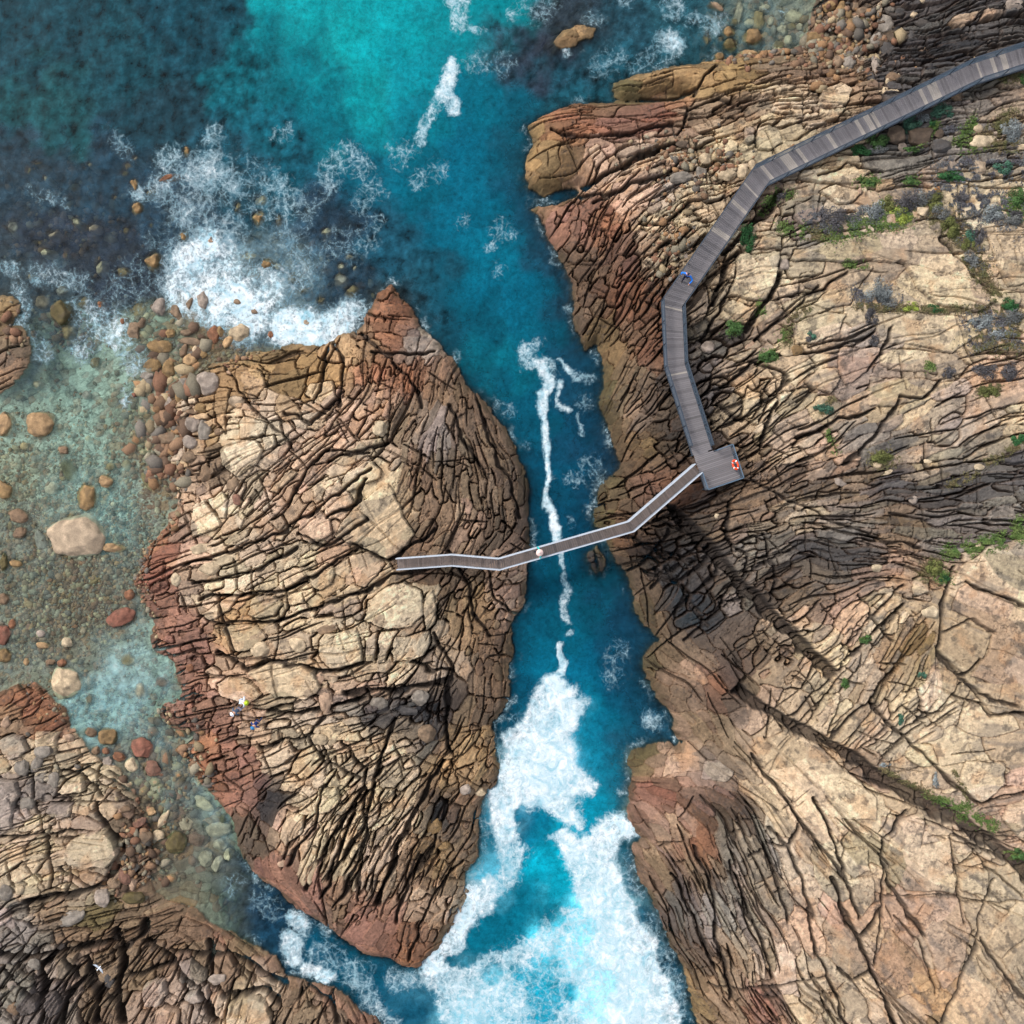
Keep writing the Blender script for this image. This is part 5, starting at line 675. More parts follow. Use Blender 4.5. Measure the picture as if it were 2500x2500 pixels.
def mesh_from(name, V, Fc, mats, smooth=True, cols=None, mi=None):
    me = bpy.data.meshes.new(name); me.from_pydata([tuple(map(float, v)) for v in V], [], [tuple(map(int, f)) for f in Fc])
    if smooth: me.polygons.foreach_set('use_smooth', [True] * len(Fc))
    for m in (mats if isinstance(mats, (list, tuple)) else [mats]): me.materials.append(m)
    if mi is not None: me.polygons.foreach_set('material_index', mi)
    if cols is not None:
        at = me.attributes.new('Col', 'FLOAT_COLOR', 'POINT'); c = np.concatenate([cols, np.ones((len(cols), 1))], 1); at.data.foreach_set('color', c.astype(np.float32).ravel())
    me.update(); return me
def link(name, me, parent=None, loc=None, rot=None, **props):
    o = bpy.data.objects.new(name, me); COL.objects.link(o)
    if parent is not None: o.parent = parent
    if loc is not None: o.location = loc
    if rot is not None: o.rotation_euler = rot
    for k, v in props.items(): o[k] = v
    return o
br = np.random.default_rng(77); BOULD_DEPTH = []; allb = []
ORD = ['first', 'second', 'third', 'fourth', 'fifth', 'sixth', 'seventh', 'eighth', 'ninth', 'tenth', 'eleventh', 'twelfth', 'thirteenth', 'fourteenth']
for zn, lst in BD.items():
    for (t, px, py, rx, ry, an, col, mode) in lst:
        if rx == 0: continue
        s = TL[t][2] * MPP; rx *= s; ry *= s
        if mode == 'L': x, y, z0 = wp(t, px, py)
        else: x, y = W0(t, px, py, .1 if mode == 'E' else 0)
        a = math.radians(an); m = min(rx, ry)
        gz = ground_mean(x, y, m * .5)
        if mode == 'L': rz = m * .62; zc_ = gz + rz * .30; top = zc_ + rz
        else:
            top = (.10 + .28 * m) if mode == 'E' else -(.05 + .10 * br.random())
            gz = min(gz, top - .2); rz = max((top - gz) * .62, m * .5); zc_ = top - rz
            BOULD_DEPTH.append((x, y, rx * 1.05, ry * 1.05, top))
        V, Fc = ico(4 if m > .35 else 3); V = V.copy()
        nf = br.integers(9, 15)
        for _ in range(nf):
            nrm = br.normal(size=3); nrm /= np.linalg.norm(nrm); off = br.uniform(.66, .92)
            d = V @ nrm; V = V - np.maximum(d - off, 0)[:, None] * nrm * .92
        V[:, 2] = np.minimum(V[:, 2], .80 + .1 * V[:, 0] * br.normal()) * 1.15
        sc = 1 / np.abs(V[:, :2]).max(0); V[:, 0] *= sc[0]; V[:, 1] *= sc[1]
        ph = br.random(3) * 50
        nn = fbm(V[:, 0] * 1.6 + ph[0], V[:, 1] * 1.6 + V[:, 2] * 1.3 + ph[1], 5, 4)
        V *= (1 + .16 * nn)[:, None]
        V[:, 0] *= rx; V[:, 1] *= ry; V[:, 2] *= rz
        c, sn = math.cos(a), math.sin(a); V = np.stack([V[:, 0] * c - V[:, 1] * sn, V[:, 0] * sn + V[:, 1] * c, V[:, 2]], 1)
        n5 = fbm(V[:, 0] * 2.5 + ph[1], V[:, 1] * 2.5 + ph[2], 8, 4); n6 = sst(.05, .4, fbm(V[:, 0] * 1.2 + ph[0], V[:, 1] * 1.2 + ph[2], 9, 3))
        cc = lin(PAL[col]) * (.78 + .3 * br.random())
        cols = cc[None, :] * (1 + .6 * n5)[:, None]; cols = cols * (1 - .35 * n6[:, None]) + lin((96, 84, 72)) * .35 * n6[:, None]
        me = mesh_from('boulder', V, Fc, M_STONE, True, np.clip(cols * KCOL, .01, .8))
        o = link('boulder', me, None, (x, y, zc_)); R_ = math.sqrt(rx * ry)
        size = 'tiny' if R_ < .35 else 'small' if R_ < .6 else 'mid-sized' if R_ < .95 else 'large' if R_ < 1.6 else 'huge'
        shape = 'slender' if max(rx, ry) / m > 2.1 else 'long' if max(rx, ry) / m > 1.5 else 'rounded' if nf > 11 else 'angular'
        o['category'] = 'boulder'; o['group'] = 'loose boulders ' + ZONES[zn]
        allb.append([o, zn, size, CN_[col], shape, mode, x, y])
from collections import defaultdict
grp = defaultdict(list)
for b in allb: grp[(b[1], b[2], b[3], b[4])].append(b)
for (zn, size, cn, shp), L in grp.items():
    L.sort(key=lambda b: b[6])
    for i, b in enumerate(L):
        wd = 'sunken ' if b[5] == 'S' else ''
        lab = '%s %s%s %s boulder %s' % (size, wd, shp, cn, ZONES[zn])
        b.append(lab)
cnt = defaultdict(list)
for b in allb: cnt[b[8]].append(b)
for lab, L in cnt.items():
    for i, b in enumerate(L):
        if len(L) > 1:
            word = 'leftmost' if i == 0 else 'rightmost' if i == len(L) - 1 else ORD[i] + ' from left'
            b[0]['label'] = ' '.join(lab.split()[:13]) + ', ' + word
        else: b[0]['label'] = lab
# pebbles and cobbles beyond counting: one object
def pebble_field():
    V0, F0 = ico(1); r = np.random.default_rng(31); VV, FF, CC = [], [], []; b = 0
    PF = [('D', 330, 900, 420, 480, 2600, .11), ('D', 330, 1400, 420, 330, 2600, .11), ('D', 860, 430, 200, 420, 700, .27), ('D', 820, 450, 220, 420, 700, .11), ('D', 700, 1150, 160, 280, 700, .09), ('G', 560, 230, 330, 200, 500, .10), ('G', 880, 640, 200, 330, 520, .20), ('G', 700, 1050, 200, 220, 260, .2),
          ('A', 1050, 1830, 350, 90, 260, .15), ('A', 400, 1700, 380, 160, 300, .17), ('D', 120, 1650, 200, 160, 300, .12), ('Z', 400, 300, 380, 330, 650, .20), ('C', 500, 150, 260, 160, 350, .20), ('C', 180, 880, 260, 160, 300, .14), ('C', 60, 1330, 120, 220, 200, .14), ('G', 150, 700, 200, 300, 160, .2), ('D', 1200, 550, 300, 350, 130, .2), ('A', 300, 1150, 420, 300, 260, .22), ('A', 1750, 1400, 180, 170, 110, .2)]
    pal = [lin(c) for c in ((176, 136, 98), (162, 128, 100), (160, 150, 128), (150, 110, 86), (130, 122, 112), (190, 168, 132), (120, 96, 78))]
    for (t, px, py, ex, ey, n, s0) in PF:
        g = r.normal(size=(n, 2)) * .5
        for i in range(n):
            ux, uy = px + g[i, 0] * ex, py + g[i, 1] * ey; x, y = W0(t, ux, uy, 0 if t in 'ADG' else 1.5)
            if max(abs(x), abs(y)) > 46: continue
            z = ground(x, y)
            if t in 'ADG' and z > (.5 if t != 'G' else 1.15): continue
            R_ = s0 * (.55 + .5 * r.random() + 1.6 * r.random() ** 6); el = 1 + .7 * r.random(); a = r.random() * 6.28; nse = 1 + .16 * r.normal(size=len(V0))
            P = V0 * nse[:, None] * [R_ * el, R_, R_ * .62]; c, s = math.cos(a), math.sin(a)
            VV.append(np.stack([P[:, 0] * c - P[:, 1] * s + x, P[:, 0] * s + P[:, 1] * c + y, P[:, 2] + z + R_ * .25], 1)); FF.append(np.array(F0) + b); b += len(V0)
            CC.append(np.tile(pal[r.integers(7)] * (.55 + .6 * r.random()), (len(V0), 1)))
    V = np.concatenate(VV); Fc = np.concatenate(FF); Cc = np.concatenate(CC); me = bpy.data.meshes.new('pebbles'); me.vertices.add(len(V)); me.vertices.foreach_set('co', V.astype(np.float32).ravel())
    me.loops.add(len(Fc) * 3); me.loops.foreach_set('vertex_index', Fc.astype(np.int32).ravel()); me.polygons.add(len(Fc)); me.polygons.foreach_set('loop_start', (np.arange(len(Fc)) * 3).astype(np.int32)); me.polygons.foreach_set('use_smooth', np.ones(len(Fc), bool)); me.update(calc_edges=True)
    at_ = me.attributes.new('Col', 'FLOAT_COLOR', 'POINT'); at_.data.foreach_set('color', np.concatenate([Cc * KCOL, np.ones((len(Cc), 1))], 1).astype(np.float32).ravel()); me.materials.append(M_STONE)
    link('pebbles', me, kind='stuff', label='small brown and grey pebbles and cobbles strewn over the shallow lagoon and beaches', category='pebbles')
pebble_field()
print('boulders', len(allb), time.time() - T0)
FOAM = [('A',.88,210,[(1080,1400)]),('A',.84,170,[(1000,1500)]),('A',.97,150,[(1150,1550),(1300,1650)]),('A',1.0,110,[(1500,1720),(1720,1730)]),('A',.78,130,[(1400,1520)]),('A',.55,110,[(1550,1450)]),('A',.7,70,[(1120,860)]),('A',.5,60,[(1110,720)]),('A',.6,110,[(1050,900)]),('A',.5,90,[(900,850)]),('A',.62,80,[(850,980)]),('A',.55,110,[(1160,950)]),('A',.55,130,[(1000,1100)]),('A',.5,130,[(1180,1220)]),('A',.42,100,[(1380,1120)]),('A',.42,90,[(1500,1050)]),('A',.42,70,[(1460,950)]),('A',.3,60,[(1480,700)]),('A',.36,60,[(1810,790),(1700,960)]),('A',.4,50,[(1650,1050),(1620,1130)]),
('A',.3,90,[(1600,1350)]),('A',.32,60,[(1750,1270)]),('A',.66,45,[(20,1410),(60,1430)]),('A',.52,60,[(200,1430),(420,1490)]),('A',.58,40,[(80,1450),(130,1600),(100,1700)]),('A',.6,90,[(450,1650)]),('A',.68,110,[(560,1700)]),('A',.55,80,[(450,1830)]),('A',.66,80,[(650,1820),(700,1900)]),('A',.6,60,[(220,1850)]),('A',.3,40,[(180,1000),(340,1060)]),('A',.36,140,[(700,1500)]),('A',.33,200,[(1250,1050)]),('A',.36,120,[(1500,1250)]),('A',.34,100,[(900,1250)]),('A',.3,60,[(640,800),(620,740)]),('A',.65,50,[(720,1010)]),('A',.5,40,[(380,1590),(420,1680)]),('A',.34,50,[(780,1260)]),
('D',.45,50,[(700,250),(670,370)]),('D',.55,50,[(600,100),(720,180)]),('D',.4,40,[(150,30),(220,100)]),
('B',.85,38,[(655,330),(620,430)]),('B',.85,36,[(620,430),(590,530)]),('B',.6,36,[(590,530),(510,660),(480,740)]),('B',.8,28,[(650,500),(660,580)]),('B',.6,45,[(700,50),(700,120)]),('B',.5,30,[(780,150)]),('B',.55,45,[(650,0)]),('B',.33,60,[(790,330)]),('B',.42,35,[(980,70)]),('B',.33,100,[(1100,15)]),('B',.75,35,[(1250,285)]),('B',.5,50,[(1400,105)]),('B',.72,60,[(1820,220)]),('B',.55,50,[(1830,40)]),('B',.45,40,[(1560,10)]),('B',.36,60,[(1620,380),(1760,300)]),('B',.3,90,[(1480,330)]),('B',.3,60,[(920,330)]),
('B',.38,50,[(120,790),(190,900)]),('B',.36,50,[(240,980),(180,1100)]),('B',.33,40,[(240,1180)]),('B',.36,50,[(480,950)]),('B',.3,60,[(570,900)]),('B',.34,40,[(720,1160)]),('B',.33,60,[(920,1220)]),('B',.4,30,[(860,1300)]),('B',.3,40,[(900,1430)]),('B',.4,30,[(1200,1360)]),('B',.4,30,[(1270,1620)]),('B',.55,28,[(680,1860)]),('B',.28,60,[(150,1350)]),('B',.9,80,[(130,1630),(60,1720)]),('B',.5,40,[(250,1600)]),('B',.3,70,[(400,800)]),('B',.28,60,[(200,1260),(80,1250)]),
('E',.62,45,[(1030,110),(1070,190),(1150,200)]),('E',.5,40,[(1080,80)]),('E',.9,26,[(1120,190),(1150,280),(1130,400)]),('E',1.0,24,[(1130,400),(1140,500)]),('E',.95,22,[(1150,520),(1160,650)]),('E',1.0,16,[(1160,650),(1160,850)]),('E',.95,18,[(1160,850),(1180,1110)]),('E',.7,12,[(1220,150),(1270,210)]),('E',.55,22,[(1290,240),(1390,280)]),('E',.7,14,[(1200,270),(1215,380)]),('E',.8,20,[(1225,390),(1270,430)]),('E',.55,12,[(1300,470),(1310,570)]),('E',.34,70,[(1380,740)]),('E',.36,40,[(1290,790)]),('E',.36,30,[(1270,1030)]),
('E',.75,15,[(1205,1180),(1225,1260)]),('E',.6,20,[(1230,1290),(1260,1380)]),('E',.62,20,[(1250,1400),(1255,1540)]),('E',.6,16,[(1260,1610)]),('E',.95,22,[(1225,1680),(1210,1790)]),('E',1.0,60,[(1190,1870)]),('E',.3,60,[(1510,1700)]),('E',.34,40,[(880,400),(940,430)]),('E',.34,30,[(1030,620)]),('E',.45,18,[(1050,1040)]),('E',.3,60,[(1500,1820)]),('E',.3,50,[(1370,400)]),('E',.4,20,[(1200,790)]),
('C',.55,55,[(300,130)]),('C',.65,70,[(70,210)]),('C',.5,50,[(90,30)]),('C',.36,40,[(590,260)]),('C',.4,40,[(220,110)]),('C',.38,50,[(300,300)]),('C',.3,60,[(620,60)]),
('G',.85,55,[(1580,1400)]),('G',.85,50,[(1520,1500),(1540,1600)]),('G',.9,50,[(1620,1660),(1700,1680)]),('G',.42,90,[(1700,1560)]),('G',.42,80,[(1850,1660)]),('G',.6,45,[(1720,1400)]),('G',.3,50,[(1230,1200)]),('G',.32,40,[(1330,1270),(1470,1350)]),
('H',.6,50,[(330,1700),(430,1690)]),('H',.55,50,[(180,1740),(230,1820),(320,1910)]),('H',.42,60,[(60,1600)]),('H',.4,60,[(150,1660)]),('H',.55,50,[(1710,340)]),('H',.5,30,[(1820,420)]),('H',.7,22,[(1550,720)]),('H',.6,35,[(1640,910)]),('H',.42,60,[(1600,1080),(1640,1240)]),('H',.42,60,[(1720,1380),(1780,1560)]),('H',.45,60,[(1820,1680),(1870,1850)]),('H',.5,22,[(960,230)]),('H',.4,50,[(810,900),(800,1000)]),('H',.35,60,[(1000,1640)]),('H',.34,40,[(980,340)]),('H',.35,40,[(760,1100)]),
('H',.95,80,[(760,1240),(680,1440),(560,1620)]),('H',.9,60,[(850,1200),(830,1320)]),('H',1.0,70,[(1450,930),(1560,900)])]
FOAMPOLY = [('H',.97,[(1180,125),(1080,175),(1030,330),(900,440),(900,640),(845,750),(850,900),(880,1010),(1020,1000),(990,850),(1100,780),(1250,900),(1330,900),(1300,760),(1420,680),(1300,560),(1270,420),(1350,260),(1290,150)]),
 ('H',.92,[(1250,900),(1330,930),(1480,900),(1560,960),(1500,1060),(1600,1260),(1700,1450),(1760,1640),(1840,1800),(1870,1990),(1500,1990),(1400,1700),(1320,1450),(1300,1200),(1150,960)]),
 ('H',.72,[(870,960),(1080,1000),(1000,1150),(900,1300),(870,1380),(760,1300),(900,1150)]),
 ('H',.74,[(450,1700),(600,1560),(700,1640),(850,1560),(1000,1500),(1180,1350),(1400,1300),(1600,1600),(1700,1990),(600,1990),(560,1800)])]
HOLES = [('H',.12,45,[(1010,830),(1060,880)]),('H',.1,75,[(1110,1060),(1110,1200)]),('H',.1,85,[(1060,1240),(1150,1290)]),('H',.1,70,[(1000,1260),(960,1350)]),('H',.1,75,[(800,1470),(930,1480)]),('H',.15,30,[(660,1610),(720,1560)]),('H',.42,90,[(1140,1640),(1130,1850)]),('H',.4,60,[(860,1680)]),('H',.35,55,[(1240,1230)]),('H',.4,90,[(1370,800)]),('H',.6,70,[(1350,1430)]),('H',.5,60,[(1000,1680)]),('H',.25,40,[(1190,1400)]),('H',.62,60,[(1450,1700),(1400,1850)]),('H',.3,45,[(1270,1780)]),('H',.35,40,[(850,1080)])]
# ---------------------------------------------------------------- water and foam
fw = np.arange(-R0, R0 + 1e-6, .16); wax = np.concatenate([-np.array(ext)[::-1], fw, np.array(ext)])
FX, FY = np.meshgrid(wax, wax); FX = FX.astype(np.float32); FY = FY.astype(np.float32)
ia = np.clip(np.searchsorted(ax, wax), 0, NA - 1); HW = H[np.ix_(ia, ia)].copy()
n1w = fbm(FX * .35, FY * .35, 61, 4); n2w = fbm(FX * .35, FY * .35, 62, 4)
Gw = samp(WF, fold(FX + 2.6 * n1w), fold(FY + 2.6 * n2w))
wcol = Gw[..., :3]; wopac = Gw[..., 3]; wdep = Gw[..., 4]
foam = np.zeros(FX.shape, np.float32)
fX = FX + .75 * n2w; fY = FY + .75 * n1w
for t, d, r, pts in FOAM:
    s = TL[t][2] * MPP; P = [W0(t, a, b) for a, b in pts]; rr = r * s
    if len(P) == 1: P = P * 2
    for a, b in zip(P[:-1], P[1:]):
        ex, ey = b[0] - a[0], b[1] - a[1]; tt = np.clip(((fX - a[0]) * ex + (fY - a[1]) * ey) / (ex * ex + ey * ey + 1e-9), 0, 1)
        q = np.hypot(fX - a[0] - tt * ex, fY - a[1] - tt * ey) / rr
        v = d * np.clip(1.25 - .62 * q * q, 0, 1); foam = np.maximum(foam, np.minimum(v, d))
for t, d, pts in FOAMPOLY:
    P = np.array([W0(t, a, b) for a, b in pts]); q = sdf_poly(P, fX, fY); foam = np.maximum(foam, d * sst(-.5, .4, q))
for t, d, r, pts in HOLES:
    s = TL[t][2] * MPP; P = [W0(t, a, b) for a, b in pts]; rr = r * s
    if len(P) == 1: P = P * 2
    for a, b in zip(P[:-1], P[1:]):
        ex, ey = b[0] - a[0], b[1] - a[1]; tt = np.clip(((fX - a[0]) * ex + (fY - a[1]) * ey) / (ex * ex + ey * ey + 1e-9), 0, 1)
        q = np.hypot(fX - a[0] - tt * ex, fY - a[1] - tt * ey) / rr
        k = 1 - sst(.65, 1.25, q); foam = foam * (1 - k) + np.minimum(foam, d) * k
sw_ = samp(SDL, FX, FY)
edge = np.exp(-((sw_ + .25) / .35) ** 2) * sst(-.05, .35, fbm(FX * .25, FY * .25, 64, 3)) * .52 * (wdep > 1.2)
foam = np.maximum(foam, edge)
foam = np.clip(foam + .10 * n1w * (foam > .05), 0, 1)
# water that lies shallow over stones
for (bx, by, rx, ry, zt) in BOULD_DEPTH:
    q = ((FX - bx) / rx) ** 2 + ((FY - by) / ry) ** 2; HW = np.where(q < 1, np.maximum(HW, zt - (zt - HW) * q ** 2), HW)
kk = -np.log(1 - np.clip(wopac, .02, .96)) / wdep
Dw = np.clip(-HW, 0.0, 6); opac = 1 - np.exp(-kk * Dw * np.where(wdep < .7, .75, 1.0))
mott = 1 + .9 * fbm(FX * .9, FY * .9, 65, 4, .7) * sst(3.6, 3.0, wdep) + .2 * fbm(FX * .7, FY * .7, 65, 3) + .25 * n1w
wc = np.clip(wcol * mott[..., None] * (.66 + .30 * np.maximum(sst(.35, .75, wcol.max(-1)), (wdep < .7)))[..., None], .002, .85)
wat = NT('sea_water')
cw = wat.n('Attribute', attribute_name='Col'); oa = wat.n('Attribute', attribute_name='opac'); fa = wat.n('Attribute', attribute_name='foam')
tc = wat.n('TexCoord'); co = tc.outputs['Object']
nz = wat.n('TexNoise', i_Scale=.6, i_Detail=4.0, i_Roughness=.55); wat.l(co, nz.inputs['Vector'])

wv_ = wat.n('VectorMath', operation='SCALE'); wat.l(nz.outputs['Color'], wv_.inputs[0]); wv_.inputs['Scale'].default_value = 1.5
w2_ = wat.n('VectorMath', operation='ADD'); wat.l(co, w2_.inputs[0]); wat.l(wv_.outputs[0], w2_.inputs[1])
def lace(scale, wd):
    v = wat.n('TexVoronoi', feature='DISTANCE_TO_EDGE', voronoi_dimensions='2D', i_Scale=scale); wat.l(w2_.outputs[0], v.inputs['Vector'])
    return wat.math('SUBTRACT', 1.0, wat.math('DIVIDE', v.outputs['Distance'], wd, clamp=True))
la = wat.math('MAXIMUM', lace(.62, .13), wat.math('MULTIPLY', lace(1.5, .20), .8))
st_ = wat.n('Mapping'); st_.inputs['Scale'].default_value = (1.3, .7, 1); wat.l(co, st_.inputs['Vector'])
n3 = wat.n('TexNoise', i_Scale=.6, i_Detail=8.0, i_Roughness=.75, i_Distortion=.7); wat.l(st_.outputs[0], n3.inputs['Vector'])
n4 = wat.n('TexNoise', i_Scale=3.2, i_Detail=5.0, i_Roughness=.75, i_Distortion=.8); wat.l(co, n4.inputs['Vector'])
P_ = wat.math('ADD', wat.math('ADD', wat.math('MULTIPLY', la, wat.math('SUBTRACT', .42, wat.math('MULTIPLY', fa.outputs['Fac'], .30))), wat.math('MULTIPLY', wat.math('SUBTRACT', n3.outputs['Fac'], .5), 1.1)), wat.math('MULTIPLY', wat.math('SUBTRACT', n4.outputs['Fac'], .5), 1.5))
lhs = wat.math('ADD', P_, wat.math('MULTIPLY', fa.outputs['Fac'], 1.14))
mr = wat.n('MapRange', interpolation_type='SMOOTHSTEP'); wat.l(lhs, mr.inputs['Value']); mr.inputs['From Min'].default_value = .58; mr.inputs['From Max'].default_value = 1.25
gate = wat.math('MULTIPLY', fa.outputs['Fac'], 8.0, clamp=True)
fm = wat.math('MULTIPLY', mr.outputs[0], gate)
# thin milky veil of spent foam
mv = wat.n('MapRange', interpolation_type='SMOOTHSTEP'); wat.l(lhs, mv.inputs['Value']); mv.inputs['From Min'].default_value = .30; mv.inputs['From Max'].default_value = 1.0
veil = wat.math('MULTIPLY', wat.math('MULTIPLY', mv.outputs[0], gate), .45)
nm = wat.n('TexNoise', i_Scale=.8, i_Detail=10.0, i_Roughness=.72, i_Distortion=1.2); wat.l(co, nm.inputs['Vector'])
n5 = wat.n('TexNoise', i_Scale=2.0, i_Detail=8.0, i_Roughness=.85, i_Distortion=.4); wat.l(co, n5.inputs['Vector'])
sc = wat.n('VectorMath', operation='SCALE'); wat.l(cw.outputs['Color'], sc.inputs[0]); wat.l(wat.math('ADD', wat.math('MULTIPLY', nm.outputs['Fac'], .9), wat.math('SUBTRACT', wat.math('MULTIPLY', n5.outputs['Fac'], 2.6), .77)), sc.inputs['Scale'])
c1 = wat.mixc(veil, sc.outputs[0], (.36, .56, .64)); 
fwhite = wat.mixc(wat.math('ADD', wat.math('MULTIPLY', wat.math('SUBTRACT', nm.outputs['Fac'], .5), 3.4), wat.math('ADD', .30, wat.math('MULTIPLY', fa.outputs['Fac'], .42)), clamp=True), (.20, .44, .54), (.70, .75, .77))
c2 = wat.mixc(fm, c1, fwhite)
wat.l(c2, wat.b.inputs['Base Color'])
wat.l(wat.math('ADD', wat.math('MULTIPLY', fm, .4), .38), wat.b.inputs['Roughness']); wat.b.inputs['Specular IOR Level'].default_value = .02
rip = wat.n('TexNoise', i_Scale=1.6, i_Detail=6.0, i_Roughness=.65, i_Distortion=.5); wat.l(co, rip.inputs['Vector'])
hb = wat.math('ADD', wat.math('MULTIPLY', rip.outputs['Fac'], .5), wat.math('MULTIPLY', wat.math('MULTIPLY', fm, nm.outputs['Fac']), .8))
bp = wat.n('Bump', i_Strength=.45, i_Distance=.15); wat.l(hb, bp.inputs['Height']); wat.l(bp.outputs[0], wat.b.inputs['Normal'])
tr = wat.n('BsdfTransparent'); tr.inputs[0].default_value = (.80, .93, .92, 1)
gl = wat.n('BsdfGlossy', i_Roughness=.35); wat.l(bp.outputs[0], gl.inputs['Normal'])
ms0 = wat.n('MixShader'); ms0.inputs[0].default_value = .006; wat.l(tr.outputs[0], ms0.inputs[1]); wat.l(gl.outputs[0], ms0.inputs[2])
al = wat.math('MAXIMUM', wat.math('MAXIMUM', oa.outputs['Fac'], wat.math('MULTIPLY', veil, 1.3)), fm, clamp=True)
ms = wat.n('MixShader'); wat.l(al, ms.inputs[0]); wat.l(ms0.outputs[0], ms.inputs[1]); wat.l(wat.b.outputs[0], ms.inputs[2])
wat.l(ms.outputs[0], wat.out.inputs['Surface'])
swell = (.05 * n1w + .10 * foam * (.5 + n2w)).astype(np.float32) * (wdep > 1.5)
ob = grid_mesh('water', np.ones((len(wax) - 1, len(wax) - 1), bool), swell, {'Col': wc, 'opac': opac, 'foam': foam}, wax, wax)
ob['kind'] = 'structure'; ob.data.materials.append(wat.m)
print('water', time.time() - T0)
# ---------------------------------------------------------------- plain materials
def plain(name, srgb, rough=.7, metal=0., noise=.25, scale=8., attr=False):
    m = NT(name); tc = m.n('TexCoord'); n = m.n('TexNoise', i_Scale=scale, i_Detail=4.0, i_Roughness=.65); m.l(tc.outputs['Object'], n.inputs['Vector'])
    k = m.math('ADD', m.math('MULTIPLY', n.outputs['Fac'], noise * 2), 1 - noise)
    sc = m.n('VectorMath', operation='SCALE'); m.l(k, sc.inputs['Scale'])
    if attr: a = m.n('Attribute', attribute_name='Col'); m.l(a.outputs['Color'], sc.inputs[0])
    else: sc.inputs[0].default_value = tuple(lin(srgb))
    m.l(sc.outputs[0], m.b.inputs['Base Color']); m.b.inputs['Roughness'].default_value = rough; m.b.inputs['Metallic'].default_value = metal
    bp = m.n('Bump', i_Strength=.3, i_Distance=.01); m.l(n.outputs['Fac'], bp.inputs['Height']); m.l(bp.outputs[0], m.b.inputs['Normal'])
    return m.m
M_WOOD = plain('weathered_timber', None, .85, 0, .3, 14, True)
M_STEEL = plain('dark_steel', (50, 60, 72), .55, .0, .2)
M_PALE = plain('galvanised_steel', (176, 184, 194), .45, .0, .15)
M_GALV = plain('mesh_steel', (84, 104, 122), .5, .0, .2)
class MB:
    def __init__(s): s.v = []; s.f = []; s.c = []
    def box(s, c, ux, uy, uz, hx, hy, hz, col=(.5, .5, .5)):
        c = np.array(c, float); ux, uy, uz = [np.array(a, float) for a in (ux, uy, uz)]; b = len(s.v)
        for i in (-1, 1):
            for j in (-1, 1):
                for k in (-1, 1): s.v.append(c + ux * hx * i + uy * hy * j + uz * hz * k); s.c.append(col)
        s.f += [tuple(b + q for q in f) for f in ((0, 1, 3, 2), (4, 6, 7, 5), (0, 4, 5, 1), (2, 3, 7, 6), (0, 2, 6, 4), (1, 5, 7, 3))]
    def bar(s, a, b, w, h, col=(.5, .5, .5)):
        a = np.array(a, float); b = np.array(b, float); d = b - a; L = np.linalg.norm(d)
        if L < 1e-6: return
        d /= L; up = np.array([0, 0, 1.]) if abs(d[2]) < .95 else np.array([1., 0, 0]); sx = np.cross(d, up); sx /= np.linalg.norm(sx); u = np.cross(sx, d)
        s.box((a + b) / 2, d, sx, u, L / 2, w / 2, h / 2, col)
    def tube(s, a, b, r, n=8, r2=None, col=(.5, .5, .5)):
        a = np.array(a, float); b = np.array(b, float); d = b - a; d /= np.linalg.norm(d); up = np.array([0, 0, 1.]) if abs(d[2]) < .9 else np.array([1., 0, 0])
        x = np.cross(d, up); x /= np.linalg.norm(x); y = np.cross(d, x); k = len(s.v); r2 = r if r2 is None else r2
        for p, q in ((a, r), (b, r2)):
            for i in range(n): t = 2 * math.pi * i / n; s.v.append(p + (x * math.cos(t) + y * math.sin(t)) * q); s.c.append(col)
        for i in range(n): j = (i + 1) % n; s.f.append((k + i, k + j, k + n + j, k + n + i))
        s.f.append(tuple(k + i for i in range(n))[::-1]); s.f.append(tuple(k + n + i for i in range(n)))
    def prism(s, pts, z0, z1, col=(.5, .5, .5)):
        k = len(s.v); n = len(pts)
        for z in (z0, z1):
            for p in pts: s.v.append(np.array([p[0], p[1], z + (p[2] if len(p) > 2 else 0)])); s.c.append(col)
        for i in range(n): j = (i + 1) % n; s.f.append((k + i, k + j, k + n + j, k + n + i))
        s.f.append(tuple(k + i for i in range(n))[::-1]); s.f.append(tuple(k + n + i for i in range(n)))
    def build(s, name, mat, parent=None, loc=None, smooth=False, **props):
        V = np.array(s.v)
        me = mesh_from(name, V, s.f, mat, smooth, np.array(s.c)); return link(name, me, parent, loc, **props)
def at(t, px, py, z): x, y = W0(t, px, py, z); return np.array([x, y, z])
wr = np.random.default_rng(5)
# ---------------------------------------------------------------- walkways
def path_z(pts, clear):
    out = []
    for (t, a, b) in pts:
        x, y, z = wp(t, a, b); out.append(ground_max(x, y, 1.6) + clear)
    return out
def offset_poly(P, h):
    """left and right mitred edge points of a centre line (xy)"""
    L, R = [], []; n = len(P)
    for i in range(n):
        d0 = P[i][:2] - P[i - 1][:2] if i > 0 else P[1][:2] - P[0][:2]; d1 = P[i + 1][:2] - P[i][:2] if i < n - 1 else d0
        d0 = d0 / np.linalg.norm(d0); d1 = d1 / np.linalg.norm(d1); n0 = np.array([-d0[1], d0[0]]); n1 = np.array([-d1[1], d1[0]])
        m = n0 + n1; m /= np.linalg.norm(m); k = h / max(m @ n0, .5)
        L.append(np.array([*(P[i][:2] + m * k), P[i][2]])); R.append(np.array([*(P[i][:2] - m * k), P[i][2]]))
    return L, R
